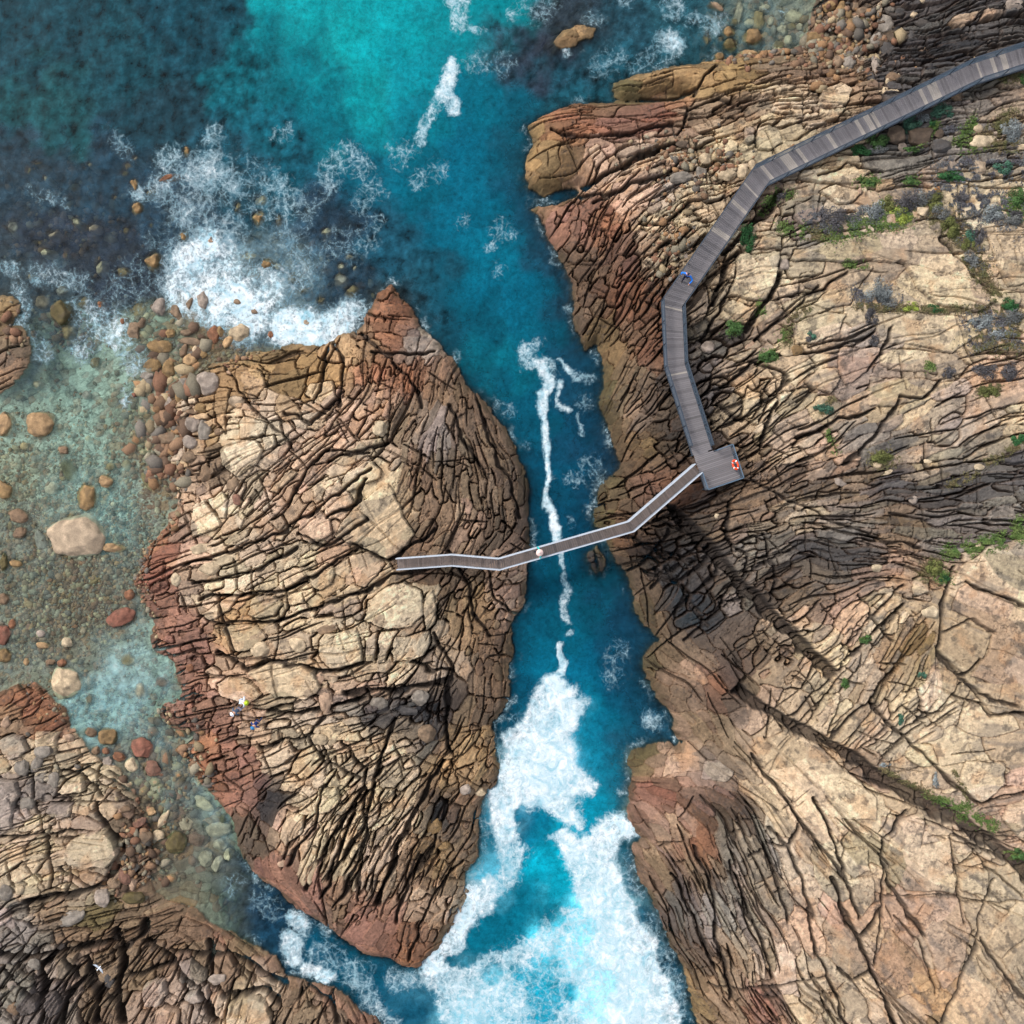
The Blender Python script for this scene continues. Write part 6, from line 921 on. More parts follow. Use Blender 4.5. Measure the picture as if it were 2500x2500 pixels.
def walkway(root, C, hw, tone, pitch=.15, pale=(), rail_h=1.15, M_top=None, M_mesh=None, top_w=.08, post_gap=1.7, cut=(0, 0), skip_rails=False, fascia=False):
    L, R = offset_poly(C, hw); DL, DR = offset_poly(C, hw - .04)
    d = MB(); st = 0; 
    for i in range(len(C) - 1):
        seg = np.linalg.norm(C[i + 1][:2] - C[i][:2]); n = max(int(seg / pitch), 1)
        for k in range(n):
            f0 = (k + .05) / n; f1 = (k + .95) / n
            a = DL[i] * (1 - f0) + DL[i + 1] * f0; b = DR[i] * (1 - f0) + DR[i + 1] * f0; c = DR[i] * (1 - f1) + DR[i + 1] * f1; e = DL[i] * (1 - f1) + DL[i + 1] * f1
            s_ = st + seg * (k + .5) / n; pl = any(abs(s_ - q) < w_ for q, w_ in pale)
            col = np.array(tone) * (.90 + .20 * wr.random()) * (.78 if k % 7 == 0 else 1)
            if wr.random() < .04: col = col * .78
            if pl: col = lin((158, 150, 142)) * (.95 + .1 * wr.random())
            zz = C[i][2] * (1 - f0) + C[i + 1][2] * f0; j = .004 * wr.random()
            d.prism([(p[0], p[1], p[2] - 0) for p in (a, b, c, e)], -.05 + j, j, tuple(col))
        st += seg
    d.build('deck', M_WOOD, root)
    bm_ = MB()
    for S in (L, R):
        for i in range(len(C) - 1): bm_.bar(S[i] - [0, 0, .16], S[i + 1] - [0, 0, .16], .08, .2)
    bm_.build('side_beam', M_PALE if fascia else M_STEEL, root)
    for S in (() if skip_rails else (L, R)):
        tr_ = MB(); ms_ = MB(); mid = MB(); z1 = np.array([0, 0, rail_h])
        for i in range(len(C) - 1):
            a, b = S[i].copy(), S[i + 1].copy(); seg = np.linalg.norm(b - a); u = (b - a) / seg
            if i == len(C) - 2 and cut[0 if S is L else 1]: b = b - u * cut[0 if S is L else 1]; seg = np.linalg.norm(b - a)
            tr_.bar(a + z1, b + z1, top_w, .05)
            for q in (.08, .26, .44, .62, .80, .94): mid.bar(a + [0, 0, q * rail_h], b + [0, 0, q * rail_h], .012, .02)
            nb = int(seg / .11)
            for k in range(1, nb): p = a + (b - a) * k / nb; ms_.bar(p + [0, 0, .07], p + [0, 0, rail_h], .02, .02)
            np_ = max(int(round(seg / post_gap)), 1)
            for k in range(np_ if i < len(C) - 2 else np_ + 1):
                p = a + (b - a) * k / np_; q = MB(); q.bar(p - [0, 0, .1], p + [0, 0, rail_h - .03], .06, .06); q.build('railing_post', M_top, root)
        h = tr_.build('handrail', M_top, root); ms_.v += []; off = len(ms_.v)
        ms_.f += [tuple(off + q for q in f) for f in mid.f]; ms_.v += mid.v; ms_.c += mid.c
        ms_.build('mesh_panel', M_mesh, root)
    # legs to the rock
    st = 0
    for i in range(len(C) - 1):
        seg = np.linalg.norm(C[i + 1] - C[i]); n = max(int(seg / 3.2), 1)
        for k in range(n + (i == len(C) - 2)):
            f = k / n; l = L[i] * (1 - f) + L[i + 1] * f; r_ = R[i] * (1 - f) + R[i + 1] * f
            if min(ground(l[0], l[1]), ground(r_[0], r_[1])) < .2: continue
            q = MB(); q.bar(l - [0, 0, .32], r_ - [0, 0, .32], .1, .12)
            q.build('cross_beam', M_STEEL, root)
            for p in (l * .85 + r_ * .15, r_ * .85 + l * .15):
                g = ground(p[0], p[1]); q = MB(); q.tube((p[0], p[1], g - .3), (p[0], p[1], p[2] - .3), .06, 8); q.build('support_leg', M_STEEL, root)
    return L, R
WPTS = [('C', 2300, 215), ('C', 1940, 300), ('C', 1665, 388), ('C', 545, 932), ('C', 88, 1590), ('F', 103, 198), ('P', 998, 545)]
wz = path_z(WPTS, .55); wz = [max(z, .0) for z in wz]; zj = max(wz[-1], wz[-2] - .5)
wz[-1] = zj
for _ in range(3): wz = [wz[0]] + [(wz[i - 1] + 2 * max(wz[i], path_z([WPTS[i]], .5)[0]) + wz[i + 1]) / 4 for i in range(1, len(wz) - 1)] + [wz[-1]]
wz = [max(a, b) for a, b in zip(wz, path_z(WPTS, .35))]; wz[-1] += .0
CW = [at(t, a, b, z) for (t, a, b), z in zip(WPTS, wz)]
print('walkway z', wz)
bw = link('boardwalk', None, None, tuple(CW[3]), label='long grey timber boardwalk with dark mesh railings bending over the rocks', category='boardwalk')
off_ = CW[3].copy()
def rel_root(root, fn):
    before = set(bpy.data.objects); r = fn(); 
    for o in set(bpy.data.objects) - before:
        if o.parent == root: o.location = Vector(o.location) - root.location
    return r
def stn(t, px, py):
    p = np.array(W0(t, px, py, 5)); best = (1e9, 0); s0 = 0
    for i in range(len(CW) - 1):
        a, b = CW[i][:2], CW[i + 1][:2]; L_ = np.linalg.norm(b - a); u = (b - a) / L_; q = np.clip((p - a) @ u, 0, L_); d_ = np.linalg.norm(p - a - u * q)
        if d_ < best[0]: best = (d_, s0 + q)
        s0 += L_
    return best[1]
PALEB = [(stn('C', 1815, 345), .2), (stn('C', 1765, 365), .1), (stn('C', 1690, 390), .08), (stn('C', 1480, 478), .12), (stn('C', 1455, 490), .3), (stn('C', 1402, 515), .2), (stn('C', 1155, 635), .12), (stn('C', 1128, 648), .22), (stn('C', 1075, 672), .14), (stn('C', 930, 740), .16), (stn('C', 775, 815), .16), (stn('C', 708, 848), .36), (stn('C', 590, 908), .16), (stn('C', 505, 990), .1), (stn('C', 440, 1080), .2), (stn('C', 345, 1222), .22), (stn('C', 88, 1612), .08), (stn('F', 110, 240), .1)]
TONE = lin((116, 112, 114))
Lw, Rw = rel_root(bw, lambda: walkway(bw, CW, .80, TONE, pale=PALEB, M_top=M_STEEL, M_mesh=M_GALV, cut=(.3, .75)))
# square platform
pz = CW[-1][2] - .012
PLP = [at('P', a, b, pz) for a, b in [(848, 520), (868, 600), (890, 690), (960, 870), (1050, 1135), (1600, 950), (1430, 430), (1180, 525), (1140, 420)]]
def platform():
    u = PLP[5][:2] - PLP[4][:2]; u /= np.linalg.norm(u); v = np.array([-u[1], u[0]]); P2 = [(p[:2] @ u, p[:2] @ v) for p in [*PLP[0:6], PLP[6], PLP[7]]]
    P2 = P2; vs = [p[1] for p in P2]; d = MB(); q = min(vs) + .02
    while q < max(vs) - .05:
        m = q + .065; xs = []
        for i in range(len(P2)):
            a, b = P2[i], P2[(i + 1) % len(P2)]
            if (a[1] > m) != (b[1] > m): xs.append(a[0] + (b[0] - a[0]) * (m - a[1]) / (b[1] - a[1]))
        xs.sort()
        for a, b in zip(xs[::2], xs[1::2]):
            col = np.array(TONE) * (.85 + .3 * wr.random()); c = u * (a + b) / 2 + v * m
            d.box((c[0], c[1], pz - .030 + .004 * wr.random()), (*u, 0), (*v, 0), (0, 0, 1), (b - a) / 2, .062, .025, tuple(col))
        q += .145
    d.build('platform_deck', M_WOOD, bw)
    E = [(PLP[3], PLP[4]), (PLP[4], PLP[5]), (PLP[5], PLP[6]), (PLP[6], PLP[7])]
    tr_ = MB(); ms_ = MB(); sb = MB()
    for a, b in E:
        seg = np.linalg.norm(b - a); tr_.bar(a + [0, 0, 1.05], b + [0, 0, 1.05], .07, .05); sb.bar(a - [0, 0, .17], b - [0, 0, .17], .08, .2)
        for k in (.08, .26, .44, .62, .80, .94): ms_.bar(a + [0, 0, k], b + [0, 0, k], .012, .02)
        for k in range(1, int(seg / .14)): p = a + (b - a) * k / int(seg / .14); ms_.bar(p + [0, 0, .05], p + [0, 0, 1.03], .014, .014)
        n = max(int(round(seg / 1.5)), 1)
        for k in range(n): p = a + (b - a) * k / n; q = MB(); q.bar(p - [0, 0, .1], p + [0, 0, 1.02], .06, .06); q.build('railing_post', M_STEEL, bw)
    tr_.build('platform_handrail', M_GALV, bw); ms_.build('mesh_panel', M_GALV, bw); sb.build('side_beam', M_STEEL, bw)
    for p in (PLP[3], PLP[4], PLP[5], PLP[6], (PLP[4] + PLP[6]) / 2):
        c = p * .92 + (PLP[3] + PLP[5]) / 2 * .08; g = ground(c[0], c[1]); q = MB(); q.tube((c[0], c[1], g - .3), (c[0], c[1], pz - .1), .07); q.build('support_leg', M_STEEL, bw)
rel_root(bw, platform)
# narrow footbridge over the channel
BPTS = [('P', 905, 800), ('N', 1538, 1285), ('N', 1218.7, 1376.4), ('N', 1104.6, 1366.5), ('N', 971, 1376)]
bz = [pz, None, None, None, None]; g_ = path_z(BPTS, .3); bz = [pz] + [max(g_[i], pz + (g_[4] - pz) * f_) for i, f_ in ((1, .22), (2, .66), (3, .82))] + [g_[4]]
print('bridge z', bz)
CB = [at(t, a, b, z) for (t, a, b), z in zip(BPTS, bz)]
fb = link('footbridge', None, None, tuple(CB[2]), label='narrow grey timber footbridge with pale steel handrails crossing the blue channel to the rock island', category='footbridge')
Lb, Rb = rel_root(fb, lambda: walkway(fb, CB, .43, lin((112, 100, 94)), pitch=.17, M_top=M_PALE, M_mesh=M_PALE, top_w=.09, post_gap=2.2, rail_h=1.0, fascia=True))
# ---------------------------------------------------------------- life ring on the platform railing
def life_ring():
    e = PLP[6] * .42 + PLP[5] * .58; u = PLP[6] - PLP[5]; u /= np.linalg.norm(u); inn = np.array([u[1], -u[0], 0]); c0 = np.array([PLP[0][0], PLP[0][1], 0])
    if (c0 - e) @ inn < 0: inn = -inn
    c = e + inn * .22 + [0, 0, .66]; nrm = inn * .9 + np.array([0, 0, .42]); nrm /= np.linalg.norm(nrm); w2 = np.cross(nrm, u)
    root = link('life_ring', None, None, tuple(c), label='orange life ring with white bands hung inside the platform railing', category='life ring')
    def seg(a0, a1, r, R=.30):
        V = []; Fc = []; n = 12; m = 12
        for i in range(n + 1):
            t = a0 + (a1 - a0) * i / n; d = u * math.cos(t) * 1.12 + w2 * math.sin(t)
            for j in range(m): q = 2 * math.pi * j / m; V.append(d * (R + r * math.cos(q)) + nrm * r * math.sin(q))
        for i in range(n):
            for j in range(m): k = (j + 1) % m; Fc.append((i * m + j, i * m + k, (i + 1) * m + k, (i + 1) * m + j))
        return V, Fc
    V, Fc = [], []
    for k in range(4): v, f = seg(k * math.pi / 2, (k + 1) * math.pi / 2, .085); b = len(V); V += v; Fc += [tuple(b + q for q in g) for g in f]
    link('ring', mesh_from('ring', V, Fc, plain('orange_plastic', (240, 74, 30), .45, 0, .05)), root)
    wt = plain('white_tape', (232, 232, 230), .5, 0, .05)
    for k in range(4): V, Fc = seg(k * math.pi / 2 + .6, k * math.pi / 2 + .88, .09); link('white_band', mesh_from('white_band', V, Fc, wt), root)
    #link('white_band', mesh_from('white_band', V, Fc, plain('white_tape', (232, 232, 230), .5, 0, .05)), root)
    q = MB(); q.bar(-inn * .05 - np.array([0, 0, .6]), -inn * .05 + np.array([0, 0, .3]), .05, .05); q.build('ring_bracket', M_STEEL, root)
life_ring()
# ---------------------------------------------------------------- people
SKIN = plain('skin', (198, 150, 124), .6, 0, .06)
def skinned(name, verts, edges, radii, mat, root=0, sub=1, parent=None):
    me = bpy.data.meshes.new(name + '_cage'); me.from_pydata([tuple(v) for v in verts], edges, []); ob = bpy.data.objects.new(name, me); COL.objects.link(ob)
    ob.modifiers.new('skin', 'SKIN'); sv = me.skin_vertices[0].data
    for i, r in enumerate(radii): sv[i].radius = r if isinstance(r, tuple) else (r, r); sv[i].use_root = (i == root)
    sm = ob.modifiers.new('sub', 'SUBSURF'); sm.levels = sub; sm.render_levels = sub
    bpy.context.view_layer.update(); dg = bpy.context.evaluated_depsgraph_get(); new = bpy.data.meshes.new_from_object(ob.evaluated_get(dg))
    bpy.data.objects.remove(ob); new.polygons.foreach_set('use_smooth', [True] * len(new.polygons)); new.materials.clear(); new.materials.append(mat)
    return link(name, new, parent)
def rotx(v, a, o):    # lean forward (+y) about a pivot
    v = np.array(v, float) - o; c, s = math.cos(a), math.sin(a); return np.array([v[0], v[1] * c + v[2] * s, -v[1] * s + v[2] * c]) + o
def person(loc, heading, label, group, top, legs, hat=None, hair=(60, 42, 30), lean=.1, stride=.25, arms=(.3, .3), spread=(.18, .18), crouch=0., hat_r=.24, height=1.7, shoes=(50, 50, 54)):
    root = link('person', None, None, tuple(loc), (0, 0, heading), label=label, category='person')
    k = height / 1.75; hip = .93 - crouch; o = np.array([0, 0, hip])
    V = [(0, 0, hip)]; E = []; R = [(.145, .105)]
    def add(p, par, r): V.append(p); E.append((par, len(V) - 1)); R.append(r); return len(V) - 1
    T = lambda p: tuple(rotx((p[0], p[1], p[2] - crouch), lean, o))
    w1 = add(T((0, 0, 1.10)), 0, (.125, .095)); ch = add(T((0, 0, 1.30)), w1, (.155, .11)); ub = add(T((0, 0, 1.43)), ch, (.135, .09)); nk = add(T((0, .01, 1.51)), ub, (.055, .055)); 
    h1 = add(T((0, .03, 1.60)), nk, (.072, .082)); h2 = add(T((0, .03, 1.69)), h1, (.078, .094)); add(T((0, .02, 1.74)), h2, (.05, .06)); add(T((0, .135, 1.635)), h1, (.016, .018))
    for s_ in (-1, 1): add(T((.085 * s_, .02, 1.64)), h1, (.012, .02))
    A = []
    for si, s_ in enumerate((-1, 1)):
        fw, sp = arms[si], spread[si]
        sh = add(T((.19 * s_, 0, 1.42)), ub, (.058, .058)); el = add(T(((.22 + sp) * s_, fw * .35, 1.17 + .12 * fw)), sh, (.043, .043)); wr_ = add(T(((.21 + sp * .8) * s_, fw * .95 + .02, 1.0 + .28 * fw)), el, (.03, .026))
        pv = np.array(V[wr_]) - np.array(V[el]); pv /= np.linalg.norm(pv); sx = np.cross(pv, [0, 0, 1.]); sx /= np.linalg.norm(sx) + 1e-9; dn = np.cross(sx, pv)
        if dn[2] > 0: dn = -dn
        pm = add(tuple(np.array(V[wr_]) + pv * .07), wr_, (.036, .018))
        for q, (off_f, ln) in enumerate(((-.030, .062), (-.010, .074), (.010, .070), (.029, .056))):
            b0 = add(tuple(np.array(V[pm]) + pv * .035 + sx * off_f), pm, .0095); b1 = add(tuple(np.array(V[b0]) + pv * ln * .5 + dn * .012), b0, .0085); add(tuple(np.array(V[b1]) + pv * ln * .35 + dn * .03), b1, .0075)
        tb = add(tuple(np.array(V[wr_]) + pv * .04 - sx * s_ * .035), pm, .011); add(tuple(np.array(V[tb]) + pv * .035 - sx * s_ * .022 + dn * .01), tb, .009)
        A.append((ub, sh, el, wr_))
    Lg = []
    for s_ in (-1, 1):
        f = stride * s_; hp = add((.09 * s_, 0, hip - .06), 0, (.085, .09)); kn = add((.10 * s_, f * .6 + .05 + crouch * .75, (hip - .06) * .5 + .03), hp, (.055, .058)); an = add((.10 * s_, f - .02 + crouch * .1, .09), kn, (.036, .038)); hl = add((.10 * s_, f + .02 + crouch * .1, .04), an, (.034, .034)); add((.11 * s_, f + .15 + crouch * .1, .035), hl, (.036, .026)); Lg.append((hp, kn, an, hl))
    Vk = [np.array(v) * k for v in V]; Rk = [tuple(np.array(r if isinstance(r, tuple) else (r, r)) * k) for r in R]
    skinned('body', Vk, E, Rk, SKIN, 0, 1, root)
    def garment(nm, chain_edges, grow, mat):
        ids = sorted({i for e in chain_edges for i in e}); mp = {i: j for j, i in enumerate(ids)}
        skinned(nm, [Vk[i] for i in ids], [(mp[a], mp[b]) for a, b in chain_edges], [(Rk[i][0] + grow, Rk[i][1] + grow) for i in ids], mat, 0, 1, root)
    mt = plain('shirt_cloth', top, .8, 0, .12, 5); ml = plain('trouser_cloth', legs, .85, 0, .12, 5)
    se = [(0, w1), (w1, ch), (ch, ub)]
    for ub_, sh, el, wr_ in A: se += [(ub_, sh), (sh, el), (el, wr_)]
    garment('jacket', se, .022, mt)
    te = []
    for hp, kn, an, hl in Lg: te += [(0, hp), (hp, kn), (kn, an)]
    garment('trousers', te, .018, ml)
    for hp, kn, an, hl in Lg:
        skinned('shoe', [Vk[an], Vk[hl], Vk[hl + 1]], [(0, 1), (1, 2)], [(.05, .05), (.05, .05), (.048, .036)], plain('shoe_leather', shoes, .6, 0, .1), 1, 1, root)
    hc = np.array(V[h2]) * k; up = np.array(T((0, 0, 2.7))) - np.array(T((0, 0, 1.7))); up /= np.linalg.norm(up); fwd = np.array(T((0, 1, 1.7))) - np.array(T((0, 0, 1.7))); fwd /= np.linalg.norm(fwd); rt = np.cross(fwd, up)
    def dome(nm, c, rr, hz, mat, lo=-.35, n=20, brim=None, skew=0):
        P = []; Fc = []; rings = 7
        for i in range(rings):
            t = math.asin(lo) + (math.pi / 2 - math.asin(lo)) * i / (rings - 1) * .98
            for j in range(n): q = 2 * math.pi * j / n; P.append(c + rt * rr * math.cos(t) * math.cos(q) + fwd * (rr * 1.12 * math.cos(t) * math.sin(q)) + up * hz * math.sin(t))
        for i in range(rings - 1):
            for j in range(n): m = (j + 1) % n; Fc.append((i * n + j, i * n + m, (i + 1) * n + m, (i + 1) * n + j))
        Fc.append(tuple((rings - 1) * n + j for j in range(n)))
        if brim:
            b = len(P)
            for (r_, z_) in ((rr * 1.0, 0), (brim, -.035), (brim, -.045), (rr * .98, -.012)):
                for j in range(n): q = 2 * math.pi * j / n; P.append(c + rt * r_ * math.cos(q) + fwd * r_ * 1.05 * math.sin(q) + up * z_)
            for i in range(3):
                for j in range(n): m = (j + 1) % n; Fc.append((b + i * n + j, b + (i + 1) * n + j, b + (i + 1) * n + m, b + i * n + m))
        return link(nm, mesh_from(nm, P, Fc, mat), root)
    dome('hair', hc - fwd * .018 * k + up * .005, .092 * k, .108 * k, plain('hair_strands', hair, .7, 0, .2, 30), -.45)
    for s_ in (-1, 1):
        P = hc + fwd * .088 * k + rt * .032 * s_ * k - up * .035 * k; Vv, Fv = ico(2); link('eye', mesh_from('eye', Vv * .011 + P, Fv, plain('eye_dark', (40, 34, 30), .3, 0, .02)), root)
    P = hc + fwd * .086 * k - up * .105 * k; q = MB(); q.bar(P - rt * .022, P + rt * .022, .008, .008); q.build('mouth', plain('lips', (160, 90, 84), .6, 0, .05), root)
    if hat is not None: dome('hat', hc + up * .045 * k, .105 * k, .10 * k, plain('hat_fabric', hat, .8, 0, .08, 20), 0.0, 24, hat_r)
    return root
def stand(t, px, py, pathC=None):
    if pathC is None:
        x, y, z = wp(t, px, py); return (x, y, ground_max(x, y, .25))
    z = pathC[0][2]
    for _ in range(3):
        x, y = W0(t, px, py, z); best = 1e9
        for a, b in zip(pathC[:-1], pathC[1:]):
            d_ = b[:2] - a[:2]; f = np.clip(((np.array([x, y]) - a[:2]) @ d_) / (d_ @ d_), 0, 1); q = np.linalg.norm(np.array([x, y]) - a[:2] - f * d_)
            if q < best: best = q; z = a[2] * (1 - f) + b[2] * f
    return (x, y, z + .004)
D = math.radians
person(stand('R', 925, 690, CB), D(90 + 14), 'person in turquoise top and wide pink sun hat walking on the footbridge', 'walkers', (40, 190, 190), (26, 40, 58), hat=(226, 198, 190), lean=-.02, stride=.32, arms=(.1, .1), spread=(.24, .24), hat_r=.27)
person(stand('Q', 700, 770, CW), D(150), 'person in bright blue jacket walking down the long boardwalk', 'walkers', (10, 120, 225), (16, 26, 60), hair=(14, 20, 46), lean=.12, stride=.3, arms=(.5, .2), spread=(.3, .26), height=1.8)
person(stand('S', 690, 560), D(-92), 'person in white shirt and lime green hat stooping on the tan slab', 'walkers', (214, 222, 232), (190, 206, 220), hat=(190, 214, 50), lean=.85, stride=.2, arms=(.3, .3), spread=(.2, .2), crouch=.25, hat_r=.21)
person(stand('S', 610, 800), D(128), 'person in slate blue shirt and white sun hat with a white bag at the hip', 'walkers', (74, 92, 116), (120, 122, 140), hat=(232, 232, 240), lean=.7, stride=.35, arms=(.2, .3), spread=(.12, .14), crouch=.2, hat_r=.21)
person(stand('S', 1160, 1150), D(150), 'person in navy jacket and mid blue hat stepping down the reddish rock', 'walkers', (16, 48, 112), (30, 46, 84), hat=(44, 120, 172), lean=.6, stride=.3, arms=(.3, .3), spread=(.16, .16), crouch=.12, hat_r=.19)
# ---------------------------------------------------------------- gull in flight over the dark rocks
def gull():
    c = at('N', 242, 2363, 4.2); root = link('seagull', None, None, tuple(c), (0, 0, D(-42)), label='white seagull gliding with spread wings over the dark rocks at lower left', category='seagull')
    Wt = plain('white_feathers', (236, 238, 242), .7, 0, .05); Gy = plain('grey_feathers', (170, 180, 192), .7, 0, .08)
    skinned('body', [(0, -.2, 0), (0, -.08, 0), (0, .06, .01), (0, .15, .03), (0, .205, .04), (0, .25, .035)], [(i, i + 1) for i in range(5)], [.012, .055, .062, .035, .032, .008], Wt, 2, 1, root)
    V = []; Fc = []
    for s_ in (-1, 1):
        b = len(V); pr = [(0.02, .07, -.07, .03), (.16, .12, -.06, .07), (.30, .10, -.07, .08), (.42, .02, -.09, .06), (.52, -.10, -.13, .03)]
        for x_, f, r_, z_ in pr: V += [(x_ * s_, f, z_ + .008), (x_ * s_, r_, z_), (x_ * s_, f, z_ - .004), (x_ * s_, r_, z_ - .006)]
        for i in range(4):
            a = b + i * 4; Fc += [(a, a + 4, a + 5, a + 1), (a + 2, a + 3, a + 7, a + 6), (a, a + 2, a + 6, a + 4), (a + 1, a + 5, a + 7, a + 3)]
        link('wing', mesh_from('wing', V[b:], [tuple(q - b for q in f) for f in Fc if min(f) >= b], Gy), root)
    link('tail', mesh_from('tail', [(-.02, -.16, .01), (.02, -.16, .01), (.06, -.27, .005), (-.06, -.27, .005), (-.02, -.16, 0), (.02, -.16, 0), (.06, -.27, -.002), (-.06, -.27, -.002)], [(0, 1, 2, 3), (7, 6, 5, 4), (0, 4, 5, 1), (1, 5, 6, 2), (2, 6, 7, 3), (3, 7, 4, 0)], Wt), root)
    q = MB(); q.tube((0, .235, .036), (0, .29, .028), .01, 6, .003); q.build('beak', plain('beak_yellow', (222, 170, 60), .5, 0, .05), root)
gull()
# ---------------------------------------------------------------- plants
def leaf_mat(name):
    m = NT(name); a = m.n('Attribute', attribute_name='Col'); m.l(a.outputs['Color'], m.b.inputs['Base Color']); m.b.inputs['Roughness'].default_value = .75; m.b.inputs['Specular IOR Level'].default_value = .25; return m.m
M_LEAF = leaf_mat('leaves'); M_TWIG = plain('twig_bark', (92, 80, 70), .9, 0, .3)
lr = np.random.default_rng(99)
def leaves(P, N, size, cols):
    """one small bent leaf per point: two triangles"""
    n = len(P); t = lr.normal(size=(n, 3)); t -= (t * N).sum(1)[:, None] * N; t /= np.linalg.norm(t, axis=1)[:, None]; b = np.cross(N, t); s = size * (.6 + .8 * lr.random(n))[:, None]
    V = np.stack([P - t * s, P + b * s * .42 + N * s * .12, P + t * s, P - b * s * .42 + N * s * .12], 1).reshape(-1, 3)
    Fc = np.arange(n * 4).reshape(-1, 4); return V, Fc, np.repeat(cols, 4, 0)
SHC = dict(green=((64, 92, 48), 'bright green leafy'), dgreen=((44, 84, 46), 'dark green'), bgreen=((62, 96, 78), 'blue green'), silver=((126, 132, 132), 'silvery grey'), grey=((104, 106, 104), 'grey twiggy'), purple=((80, 78, 80), 'dark purple grey'), olive=((92, 96, 52), 'olive'), yellow=((136, 148, 66), 'yellow green'), rusty=((142, 100, 56), 'rust tinged'))
SHRUBS = [('Z',660,1215,88,60,'green','beside the underside edge of the upper boardwalk'),('Z',520,1300,80,45,'dgreen','left of the bright green one by the upper boardwalk'),('Z',965,1065,66,70,'bgreen','above the huge dark boulder'),('Z',1210,965,80,60,'bgreen','under the upper boardwalk right of the dark boulders'),('Z',1068,1030,52,44,'silver','between two blue green bushes by the boardwalk'),('Z',1150,1060,30,34,'dgreen','right of the small silvery bush'),('Z',1820,1140,84,86,'silver','at the right frame edge, round and cushion-like'),('Z',1905,680,36,44,'green','under the boardwalk at the right frame edge'),('Z',958,1292,56,26,'green','under the huge dark boulder'),('Z',680,1290,70,30,'grey','below the bright green leafy bush'),
('C',935,1160,56,60,'purple','on the ledge below the large pale slab'),('C',1140,1100,50,40,'silver','between olive cushions mid slope'),('C',1310,1062,54,52,'purple','on the slope right of the silvery bush'),('C',1215,1070,38,34,'olive','left of the dark purple grey bush'),('C',1275,1110,40,26,'yellow','below the olive bush mid slope'),('C',1310,1145,40,24,'yellow','lowest of the yellow green cushions'),('C',1600,1035,50,34,'purple','above the square cream slab'),('C',1710,1035,22,26,'purple','right of the square cream slab top'),('C',1760,1115,48,46,'silver','right of the square cream slab'),('C',1850,1160,56,36,'grey','right of the silvery bush near the frame edge'),('C',1165,1540,66,56,'silver','in the hollow above the tan slabs'),('C',1215,1590,40,30,'grey','below the silvery bush in the hollow'),
('C',480,1245,36,66,'dgreen','tall, between boulder and boardwalk'),('C',675,1028,26,24,'purple','right of the boardwalk bend'),('C',1898,1045,40,54,'green','at the right frame edge above mid slope'),('C',1470,1060,46,40,'olive','mid slope left of the square slab'),('C',1400,1040,40,36,'grey','mid slope above the yellow cushions'),('C',1500,1120,46,40,'grey','left of the square cream slab'),('C',1550,1200,44,50,'olive','below the square cream slab'),('C',1690,1240,34,54,'purple','below the small block right of the slab'),('C',1640,1290,30,34,'olive','in the gully beside the big tan slab'),('C',1660,1350,32,44,'grey','further down the gully'),('C',1720,1690,60,36,'silver','right of the orange stained slab'),('C',1870,1660,56,40,'grey','at the right frame edge beside the orange slab'),('C',1640,1240,28,30,'bgreen','at the gully head'),('C',410,1722,36,36,'green','right of the boardwalk among grey blocks'),('C',1330,1610,40,22,'yellow','below the tan slab edge'),('C',1860,1600,40,28,'dgreen','right of the large tan slab tip'),('C',1460,1625,46,20,'dgreen','under the lip of the large tan slab'),('C',1125,1670,30,50,'purple','in a crack left of centre slope'),('C',1140,1790,30,24,'purple','below the crack bush'),('C',810,1770,22,22,'purple','small, on the tan block'),('C',1120,955,34,24,'green','on the ledge above the orange block'),('C',1340,952,38,20,'green','on the ledge right of the orange block'),('C',1550,930,60,26,'dgreen','in the long ledge shadow near the top right'),('C',1820,880,36,34,'bgreen','below the grey slab at the top right'),('C',1480,995,34,16,'rusty','on the ledge at upper right'),('C',1890,1130,34,30,'purple','near the frame edge below the bright one'),
('F',1540,225,32,34,'purple','left of three dark tufts on the tan slab edge'),('F',1725,228,56,34,'purple','middle of three dark tufts on the tan slab edge'),('F',1868,232,48,40,'purple','rightmost of three dark tufts on the tan slab edge'),('F',580,150,42,30,'green','on the block slope right of the boardwalk'),('F',1905,580,34,34,'dgreen','at the right frame edge of the dark strata'),('F',1190,680,44,34,'olive','on the orange patch by the white stones'),('F',1100,1632,28,18,'green','alone in the joint of the lower slope'),('F',1820,40,60,26,'silver','top right of the tan slope'),('F',810,50,22,22,'bgreen','small, above the tan slope'),('F',1750,330,46,30,'olive','on the slope near the right frame edge'),('F',880,420,44,26,'bgreen','among the cream blocks'),('F',1460,1260,36,40,'olive','in the grassy gully'),('F',1515,1310,26,20,'dgreen','at the gully foot'),('I',1000,150,20,26,'green','in the joint above the long fissure'),('I',1400,110,18,24,'bgreen','in a joint of the lower right slab'),('I',1280,330,16,30,'bgreen','in a narrow joint above the fissure'),('I',1470,660,18,40,'silver','in the joint beside the fissure grass'),('I',1905,1040,34,24,'green','at the right frame edge by the long fissure'),('I',1200,575,28,14,'silver','above the long fissure')]
SB = dict()
